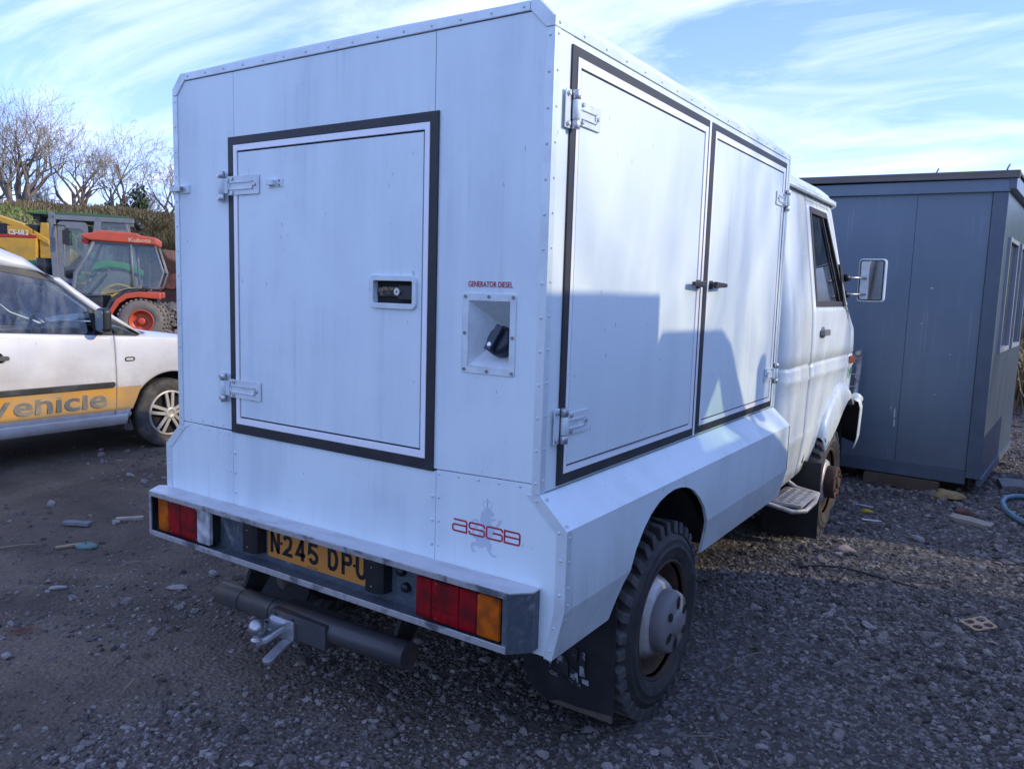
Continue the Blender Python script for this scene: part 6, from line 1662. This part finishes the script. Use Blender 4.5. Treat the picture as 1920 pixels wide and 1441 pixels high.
b = gp(225, 394, 47); leaf_mass('ivy_bush', 'low dark evergreen clump at the foot of the round-crowned bare tree', 'bush', b, (1.3, 1.0, 0.7), 1300, 0.13, 'ivy', 62)
def thicket(name, label, cat, pts, n, hgt, mat, seed, rad=0.02, spread=1.0, kind=None):
    """many thin arching stems"""
    r = np.random.default_rng(seed); m = MB(); P = np.array([p[:2] for p in pts])
    c0 = P.mean(0); z0 = tz(*c0)
    for _ in range(n):
        i = r.integers(0, len(P) - 1) if len(P) > 1 else 0
        t = r.random(); b = P[i] * (1 - t) + P[min(i + 1, len(P) - 1)] * t + r.normal(0, spread, 2)
        z = tz(*b) - z0; h = hgt * r.uniform(0.4, 1.15); a = r.uniform(0, 6.28); o = h * r.uniform(0.2, 1.0)
        d = np.array([math.cos(a), math.sin(a)]) * o; b = b - c0
        p0, p1, p2 = (b[0], b[1], z - .05), (b[0] + d[0] * .35, b[1] + d[1] * .35, z + h * .75), (b[0] + d[0], b[1] + d[1], z + h * r.uniform(0.5, 1.05))
        w = rad * r.uniform(0.7, 1.4); sx_, sy_ = -math.sin(a) * w, math.cos(a) * w
        m.add([(p0[0] - sx_, p0[1] - sy_, p0[2]), (p0[0] + sx_, p0[1] + sy_, p0[2]), (p1[0] + sx_, p1[1] + sy_, p1[2]), (p1[0] - sx_, p1[1] - sy_, p1[2]), (p2[0] + .3 * sx_, p2[1] + .3 * sy_, p2[2]), (p2[0] - .3 * sx_, p2[1] - .3 * sy_, p2[2])], [(0, 1, 2, 3), (3, 2, 4, 5)])
    o = m.build(name, mat); o.location = (c0[0], c0[1], z0)
    if kind: o['kind'] = kind
    else: tag(o, label, cat)
    return o
thicket('hedge', 'low brown hedge of dead bracken along the top of the bank', 'hedge', [gp(a, 390, 36.8) for a in (-160, -60, 20, 90, 160, 230, 300, 370, 450)], 9000, 0.42, 'bracken', 71, 0.014, 0.75)
thicket('bramble_thicket', 'tangled brown bramble bush at the foot of the bank, beside the truck edge', 'bush', [gp(a, 430, 26.5) for a in (262, 300, 340, 380)], 9000, 2.3, 'bramble', 72, 0.010, 0.75)
thicket('bramble_bush', 'rounded brown-green bush above the orange tractor roof', 'bush', [gp(a, 425, 29.5) for a in (235, 265, 300)], 5000, 2.0, 'bramble', 73, 0.010, 0.7)
thicket('bracken', 'dead brown bracken beside the right end of the blue cabin', 'bracken', [(1.72, 9.6, 0), (1.9, 11.5, 0), (2.4, 12.8, 0), (1.2, 13.0, 0)], 3200, 0.75, 'bracken', 74, 0.010, 0.5)
# bank grass tufts
rg = np.random.default_rng(80); n = 26000
ang = np.radians(np.concatenate([rg.uniform(-78, -48, n), rg.uniform(-12, 6, n // 3)])); Dd = np.concatenate([rg.uniform(27, 44, n), rg.uniform(12.5, 24, n // 3)])
X, Y = 1.962 + Dd * np.sin(ang), -1.839 + Dd * np.cos(ang); Z = terrain(X, Y)
m = len(X); aa = rg.uniform(0, 6.28, m); hh = rg.uniform(0.05, 0.15, m) * (0.6 + 0.4 * (Dd > 25)); ww = 0.05
V = np.stack([np.stack([X - np.cos(aa) * ww, Y - np.sin(aa) * ww, Z - 0.03], -1), np.stack([X + np.cos(aa) * ww, Y + np.sin(aa) * ww, Z - 0.03], -1), np.stack([X + rg.normal(0, .1, m), Y + rg.normal(0, .1, m), Z + hh], -1)], 1).reshape(-1, 3)
me = bpy.data.meshes.new('grass'); me.from_pydata(V.tolist(), [], np.arange(3 * m).reshape(-1, 3).tolist())
MAT['grass'] = M('bank_grass', (0.17, 0.25, 0.055), 0.85, 0, (0.27, 0.24, 0.10), 0.8, 0.7)
me.materials.append(MAT['grass']); go_ = bpy.data.objects.new('grass', me); COL.objects.link(go_); go_['kind'] = 'stuff'

# ============================================================ beyond the right edge of the frame: what casts the shade
lor = thing('parked_lorry', 'white box lorry parked to the right of the truck, outside the picture', 'lorry', (4.3, 0.6, 0))
ox, oy = 3.2 - 4.3, -0.6                                    # left side plane at world x = 3.2
LS = lambda x0: (lambda u, v, d: (x0 - 4.3 + d, u - 0.6, v))
bx = MB(); bx.prism(rect(-3.2, 1.83, 0.95, 2.64), LS(3.2), 0, 2.1); bx.build('load_box', 'side_white', lor, bevel=0.02)
cabp = [(1.86, 0.85), (1.86, 2.50), (2.50, 2.49), (2.62, 2.43), (2.88, 2.12), (3.02, 1.95), (3.34, 1.80), (3.44, 1.5), (3.44, 0.6), (3.0, 0.6)]
winp = [(2.20, 1.98), (2.70, 1.98), (2.52, 2.30), (2.36, 2.30)]
for x0 in (3.2, 5.25):
    tri = geometry.tessellate_polygon([[Vector((p[0], p[1], 0)) for p in l] for l in (cabp, winp)]); fl = [p for l in (cabp, winp) for p in l]
    MB().add([LS(x0)(p[0], p[1], 0) for p in fl], [tuple(t) for t in tri]).build('cab_side', 'cab_white', lor, solid=0.05)
    MB().prism(winp, LS(x0 + 0.02), 0, 0.004).build('side_glass', 'glass_caddy', lor)
skp = [(2.88, 2.12), (3.02, 1.95), (3.34, 1.80), (3.44, 1.5), (3.44, 0.6)]
MB().grid([[LS(3.2)(u, v, 0) for u, v in skp], [LS(5.3)(u, v, 0) for u, v in skp]]).build('bonnet', 'cab_white', lor, solid=0.03)
skp = [(1.86, 2.50), (2.50, 2.49), (2.62, 2.43)]
MB().grid([[LS(3.2)(u, v, 0) for u, v in skp], [LS(5.3)(u, v, 0) for u, v in skp]]).build('cab_roof', 'cab_white', lor, solid=0.03)
ml = MB(); ml.prism(rrect(3.02, 3.12, 1.98, 2.28, 0.03), LS(3.05), 0, 0.1); ml.tube([LS(3.1)(3.07, 2.1, 0), LS(3.25)(2.95, 2.02, 0)], 0.02, 6); ml.build('wing_mirror', 'plastic', lor)
ck = MB(); ck.prism(rect(-3.0, 3.3, 0.55, 0.95), LS(3.6), 0, 1.3); ck.build('chassis', 'underbody', lor)
for x0, s in ((3.22, -1), (5.28, 1)):
    for y in (2.75, -1.8):
        w_ = MB(); w_.lathe([(0.0, -0.05), (0.22, -0.06), (0.24, 0.0), (0.36, 0.01), (0.42, -0.03), (0.43, -0.25), (0.3, -0.28)], (x0 - 4.3, y - 0.6, 0.43), (s, 0, 0), 28); w_.build('wheel', 'rubber', lor)
trl = thing('added_shade_trailer', 'low boarded trailer added outside the picture, right of the cabin, to shade the gravel', 'trailer', (4.2, 5.6, 0))  # unseen trailer, added as a shade caster for the gravel before the cabin
tb_ = MB(); tb_.box(-1.2, 1.6, -1.05, 1.3, 0.55, 1.12); tb_.build('trailer_body', 'rusty', trl, bevel=0.02)
tb_ = MB()
for x in (-1.1, 1.5):
    tb_.lathe([(0, -0.1), (0.3, -0.1), (0.33, -0.05), (0.33, 0.08), (0, 0.1)], (x, 0.0, 0.33), (1, 0, 0), 20)
tb_.box(-0.9, 1.3, -0.9, 1.1, 0.3, 0.56); tb_.build('trailer_wheels', 'rubber', trl)
for k, (x, y, H, sd, lab) in enumerate(((16.5, 7.5, 13.0, 201, 'tall bare tree outside the picture to the right, nearest the lorry'), (20.5, 9.0, 13.5, 202, 'tall bare tree outside the picture to the right, farther up the yard'))):
    make_tree((x, y, tz(x, y)), H, sd, 0.36, 0.26, 3, label=lab, maxlev=5, kid=(3, 3, 2, 2, 2, 1), thick=1.6)
# ============================================================ loose things on the ground
def rock(name, label, cat, x, y, size, col, seed, rz=0.0, sink=0.62):
    r = np.random.default_rng(seed)
    bm = bmesh.new(); bmesh.ops.create_icosphere(bm, subdivisions=3, radius=1.0)
    dirs = r.normal(size=(15, 3)); dirs /= np.linalg.norm(dirs, axis=1)[:, None]; cut = r.uniform(0.55, 0.86, 15)
    for v in bm.verts:
        p = np.array(v.co)
        for d, c in zip(dirs, cut):
            k = p @ d
            if k > c: p = p - d * (k - c)
        p = p * (1 + 0.09 * math.sin(5 * p[0] + seed) * math.cos(4 * p[1] + 2 * p[2]))
        v.co = Vector(p * np.array(size))
    me = bpy.data.meshes.new(name); bm.to_mesh(me); bm.free()
    mn = 'stone_%d_%d_%d' % tuple(int(c * 100) for c in col)
    if mn not in MAT: MAT[mn] = M(mn, col, 0.9, 0, tuple(c * 0.45 for c in col), 0.7, 12, bump=0.5, bscale=50)
    me.materials.append(MAT[mn])
    o = bpy.data.objects.new(name, me); COL.objects.link(o)
    o.location = (x, y, tz(x, y) + size[2] * (1 - sink)); o.rotation_euler = (0.1 * math.sin(seed), 0.1 * math.cos(seed * 2), rz)
    return tag(o, label, cat)
pale, mid, warm = (0.28, 0.265, 0.25), (0.20, 0.19, 0.18), (0.27, 0.23, 0.19)
rock('stone', 'rounded pale grey stone lying left of the bumper, below its left lamp', 'stone', -1.43, 0.72 - 0.17, (0.035, 0.028, 0.026), pale, 1)
rock('stone', 'long low white stone left of the tow bar end, wider than tall', 'stone', -1.43, 0.345, (0.060, 0.024, 0.020), (0.32, 0.305, 0.285), 2, 0.55)
rock('stone', 'small angular pale stone in the bare dirt at the bottom, below the tow ball', 'stone', 0.047, -0.135, (0.020, 0.014, 0.012), pale, 3)
rock('stone', 'flat pale stone at the bottom of the bare dirt, left of another', 'stone', -0.45, -0.476, (0.030, 0.014, 0.011), pale, 4, 0.4)
rock('stone', 'pale stone half buried at the left edge of the picture, beyond the red stain', 'stone', -1.30, -0.48, (0.030, 0.020, 0.016), pale, 5, 0.2)
rock('stone', 'rounded grey stone just right of the rear wheel on the gravel', 'stone', 1.141, 0.838, (0.024, 0.022, 0.018), mid, 6)
rock('stone', 'flat white chip of stone near the dug hollow in the dirt', 'stone', -1.863, -0.013, (0.050, 0.018, 0.010), (0.34, 0.33, 0.31), 7, 0.9)
rock('stone', 'big pinkish flat slab of stone in the sunlit strip beyond the front wheel', 'stone', 1.10, 3.12, (0.085, 0.045, 0.03), (0.30, 0.25, 0.23), 8, 0.7)
rock('stone', 'greenish grey stone in the middle of the shaded gravel to the right', 'stone', 1.62, 1.52, (0.022, 0.016, 0.010), (0.20, 0.19, 0.15), 9)
rock('stone', 'white angular stone among the gravel in front of the cabin corner', 'stone', 1.446, 3.661, (0.045, 0.035, 0.03), (0.32, 0.315, 0.31), 10)
rock('stone', 'small pale stone beside the tow bar bracket in the dark gravel', 'stone', -0.36, 0.03, (0.016, 0.012, 0.010), pale, 12)
rock('brick_shard', 'broken reddish brown brick lying on the gravel before the cabin', 'brick', 1.653, 4.58, (0.07, 0.05, 0.04), (0.17, 0.085, 0.065), 13)
rock('foam_lump', 'yellowish foam lump under the near corner of the blue cabin', 'foam', 1.50, 4.97, (0.13, 0.075, 0.055), (0.34, 0.25, 0.11), 14, -0.4, 0.45)
rock('leaf_litter', 'small crumpled yellow wrapper on the gravel past the front wheel', 'litter', 1.068, 4.15, (0.05, 0.035, 0.02), (0.55, 0.38, 0.03), 15)

def slab(name, label, cat, x, y, l, w, h, rz, col, tilt=(0, 0), bev=0.003):
    mn = 'slab_%s' % name
    if mn not in MAT: MAT[mn] = M(mn, col, 0.8, 0, tuple(c * 0.5 for c in col), 0.6, 10, (1, 6, 1), 0.2)
    m = MB(); n = 6
    P = []
    for i in range(n): P.append((-l / 2 + l * i / (n - 1), -w / 2 * (1 + 0.18 * math.sin(i * 2.1 + x * 7))))
    for i in range(n - 1, -1, -1): P.append((-l / 2 + l * i / (n - 1), w / 2 * (1 + 0.18 * math.cos(i * 1.7 + y * 5))))
    m.prism(P, lambda u, v, d: (u, v, d), -h / 2, h / 2)
    o = m.build(name, MAT[mn], None, bevel=bev)
    o.location = (x, y, tz(x, y) + h / 2 + 0.004); o.rotation_euler = (tilt[0], tilt[1], rz)
    return tag(o, label, cat)
slab('wood_splinter', 'pale split piece of wood on the dirt left of the bumper', 'wood', -2.72, 0.86, 0.16, 0.035, 0.02, 0.9, (0.42, 0.36, 0.29))
slab('slate_shard', 'long grey slate shard lying beside the pale piece of wood', 'slate', -2.85, 0.60, 0.17, 0.05, 0.022, 0.5, (0.20, 0.20, 0.21))
slab('wood_offcut', 'tan wood offcut sticking out from under the green bag scrap', 'wood', -2.45, 0.345, 0.13, 0.022, 0.014, 1.2, (0.40, 0.30, 0.19))
slab('broken_board', 'weathered grey broken board with split ends before the cabin', 'board', 1.70, 4.33, 0.26, 0.09, 0.03, -0.2, (0.36, 0.31, 0.25), (0.1, 0.06))
slab('stone_slab', 'flat grey slab leaning on the grass right of the cabin', 'slab', 1.98, 5.75, 0.34, 0.22, 0.04, 0.2, (0.22, 0.21, 0.20), (0.1, 0.0))
slab('slate_chip', 'dark upright chip touching the corner of the tan gasket', 'slate', 1.955, 2.385, 0.06, 0.05, 0.012, 0.6, (0.09, 0.085, 0.08), (0.5, 0.3))
slab('foil_strip', 'bright silver foil strip on the gravel past the front wheel', 'foil', 1.13, 3.93, 0.13, 0.03, 0.006, 0.5, (0.62, 0.63, 0.64), (0.05, 0.08), 0.001)
slab('plastic_scrap', 'thin white plastic scrap near the front hub on the gravel', 'scrap', 1.02, 4.33, 0.12, 0.02, 0.005, 0.3, (0.62, 0.62, 0.61), (0.0, 0.1), 0.001)
slab('timber_block', 'brown timber block under the near end of the blue cabin', 'timber', 1.15, 5.20, 0.55, 0.18, 0.09, -0.05, (0.11, 0.075, 0.05))
# green bag scrap
gbm = MB(); MAT['green_plastic'] = M('dull_green_plastic', (0.13, 0.23, 0.20), 0.4, 0, (0.08, 0.13, 0.12), 0.6, 14)
P = [[(0.065 * math.sin(t) * math.cos(q) * (1 + 0.2 * math.sin(3 * q)), 0.030 * math.sin(t) * math.sin(q), 0.022 * math.cos(t) * (1 + 0.3 * math.sin(2 * q)) + 0.012) for q in np.linspace(0, 2 * PI, 17)] for t in np.linspace(0, PI / 2 + .3, 7)]
gbm.grid(P); g_ = gbm.build('plastic_bag', 'green_plastic'); g_.location = (-2.36, 0.39, tz(-2.36, 0.39)); g_.rotation_euler = (0, 0, 0.5)
tag(g_, 'crumpled green plastic bag scrap on the dirt, left of the bumper', 'bag')
# tan gasket with four holes
MAT['gasket'] = M('tan_gasket_board', (0.50, 0.33, 0.20), 0.7, 0, (0.32, 0.2, 0.12), 0.5, 14)
P0, P1, P2, P3 = [Vector((*p, 0)) for p in ((1.775, 2.286), (1.870, 2.404), (1.939, 2.296), (1.855, 2.203))]
cg = (P0 + P1 + P2 + P3) / 4
bil = lambda a, b: ((P0 * (1 - a) + P1 * a) * (1 - b) + (P3 * (1 - a) + P2 * a) * b) - cg
outl = [bil(*q) for q in [(0.08, 0.0), (0.5, 0.02), (0.92, 0.0), (1, 0.10), (0.98, 0.5), (1, 0.9), (0.92, 1.0), (0.5, 0.98), (0.08, 1.0), (0.0, 0.9), (0.02, 0.5), (0.0, 0.1)]]
holes = [[bil(ca + 0.175 * math.cos(t), cb + 0.18 * math.sin(t)) for t in np.linspace(0, -2 * PI, 17)[:-1]] for ca in (0.265, 0.735) for cb in (0.265, 0.735)]
loops = [outl] + holes
tri = geometry.tessellate_polygon([[Vector((p.x, p.y, 0)) for p in l] for l in loops])
flat = [p for l in loops for p in l]
gk = MB(); gk.add([(p.x, p.y, 0.0) for p in flat], tri)
gko = gk.build('gasket', 'gasket', solid=0.004)
gko.location = (cg.x, cg.y, 0.024); gko.rotation_euler = (0.04, -0.03, 0)
tag(gko, 'flat tan gasket with four round holes lying on the dark gravel', 'gasket')
# blue hose, black cable, twigs
MAT['hose'] = M('blue_grey_hose', (0.10, 0.24, 0.31), 0.45, 0, (0.2, 0.22, 0.22), 0.5, 10)
hp = [(2.30, 5.33), (2.14, 5.39), (2.02, 5.38), (1.93, 5.33), (1.872, 5.20), (1.858, 5.02), (1.885, 4.82), (1.95, 4.63), (2.06, 4.42), (2.2, 4.25), (2.5, 4.1)]
h = MB().tube([(x, y, tz(x, y) + 0.024) for x, y in hp], 0.019, 10).build('hose', 'hose')
tag(h, 'blue grey water hose curling in from the right edge by the cabin', 'hose')
cb = [(0.98, 2.58), (1.06, 2.66), (1.18, 2.72), (1.32, 2.735), (1.45, 2.72), (1.56, 2.70)]
h = MB().tube([(x, y, tz(x, y) + 0.014 + 0.012 * math.sin(i)) for i, (x, y) in enumerate(cb)], 0.006, 6).build('cable', 'plastic')
tag(h, 'thin black cable lying along the near edge of the sunlit gravel strip', 'cable')
MAT['twig'] = M('dry_twig', (0.27, 0.22, 0.16), 0.9, 0, (0.15, 0.11, 0.08), 0.6, 20)
def twig(lab, pts, r=0.003):
    h = MB().tube([(x, y, tz(x, y) + 0.010 + dz) for x, y, dz in pts], [r * (1 - 0.6 * i / len(pts)) for i in range(len(pts))], 6).build('twig', 'twig')
    tag(h, lab, 'twig')
twig('curved dry twig on the gravel right of the rear wheel', [(1.03, 1.18, 0.0), (1.06, 1.24, 0.02), (1.10, 1.30, 0.035), (1.125, 1.38, 0.02)])
twig('long straight dry stalk at the bottom right of the rear tyre', [(1.02, 0.80, 0.0), (1.10, 0.70, 0.01), (1.20, 0.58, 0.008), (1.27, 0.47, 0.0)])
twig('forked dry twig lying across the long stalk below the rear wheel', [(1.06, 0.62, 0.01), (1.16, 0.65, 0.02), (1.22, 0.67, 0.012)], 0.0025)
twig('pale stick on the dirt at the left, short of the car wheel', [(-2.72, 0.10, 0.0), (-2.63, 0.18, 0.01), (-2.56, 0.25, 0.006)], 0.005)
twig('short upright pale stick near the dug hollow', [(-1.88, 0.44, 0.0), (-1.90, 0.40, 0.012), (-1.93, 0.35, 0.0)], 0.005)
twig('dark dead stalk standing in the dirt at the bottom left', [(-0.66, -0.38, 0.0), (-0.65, -0.36, 0.03), (-0.64, -0.335, 0.055)], 0.004)
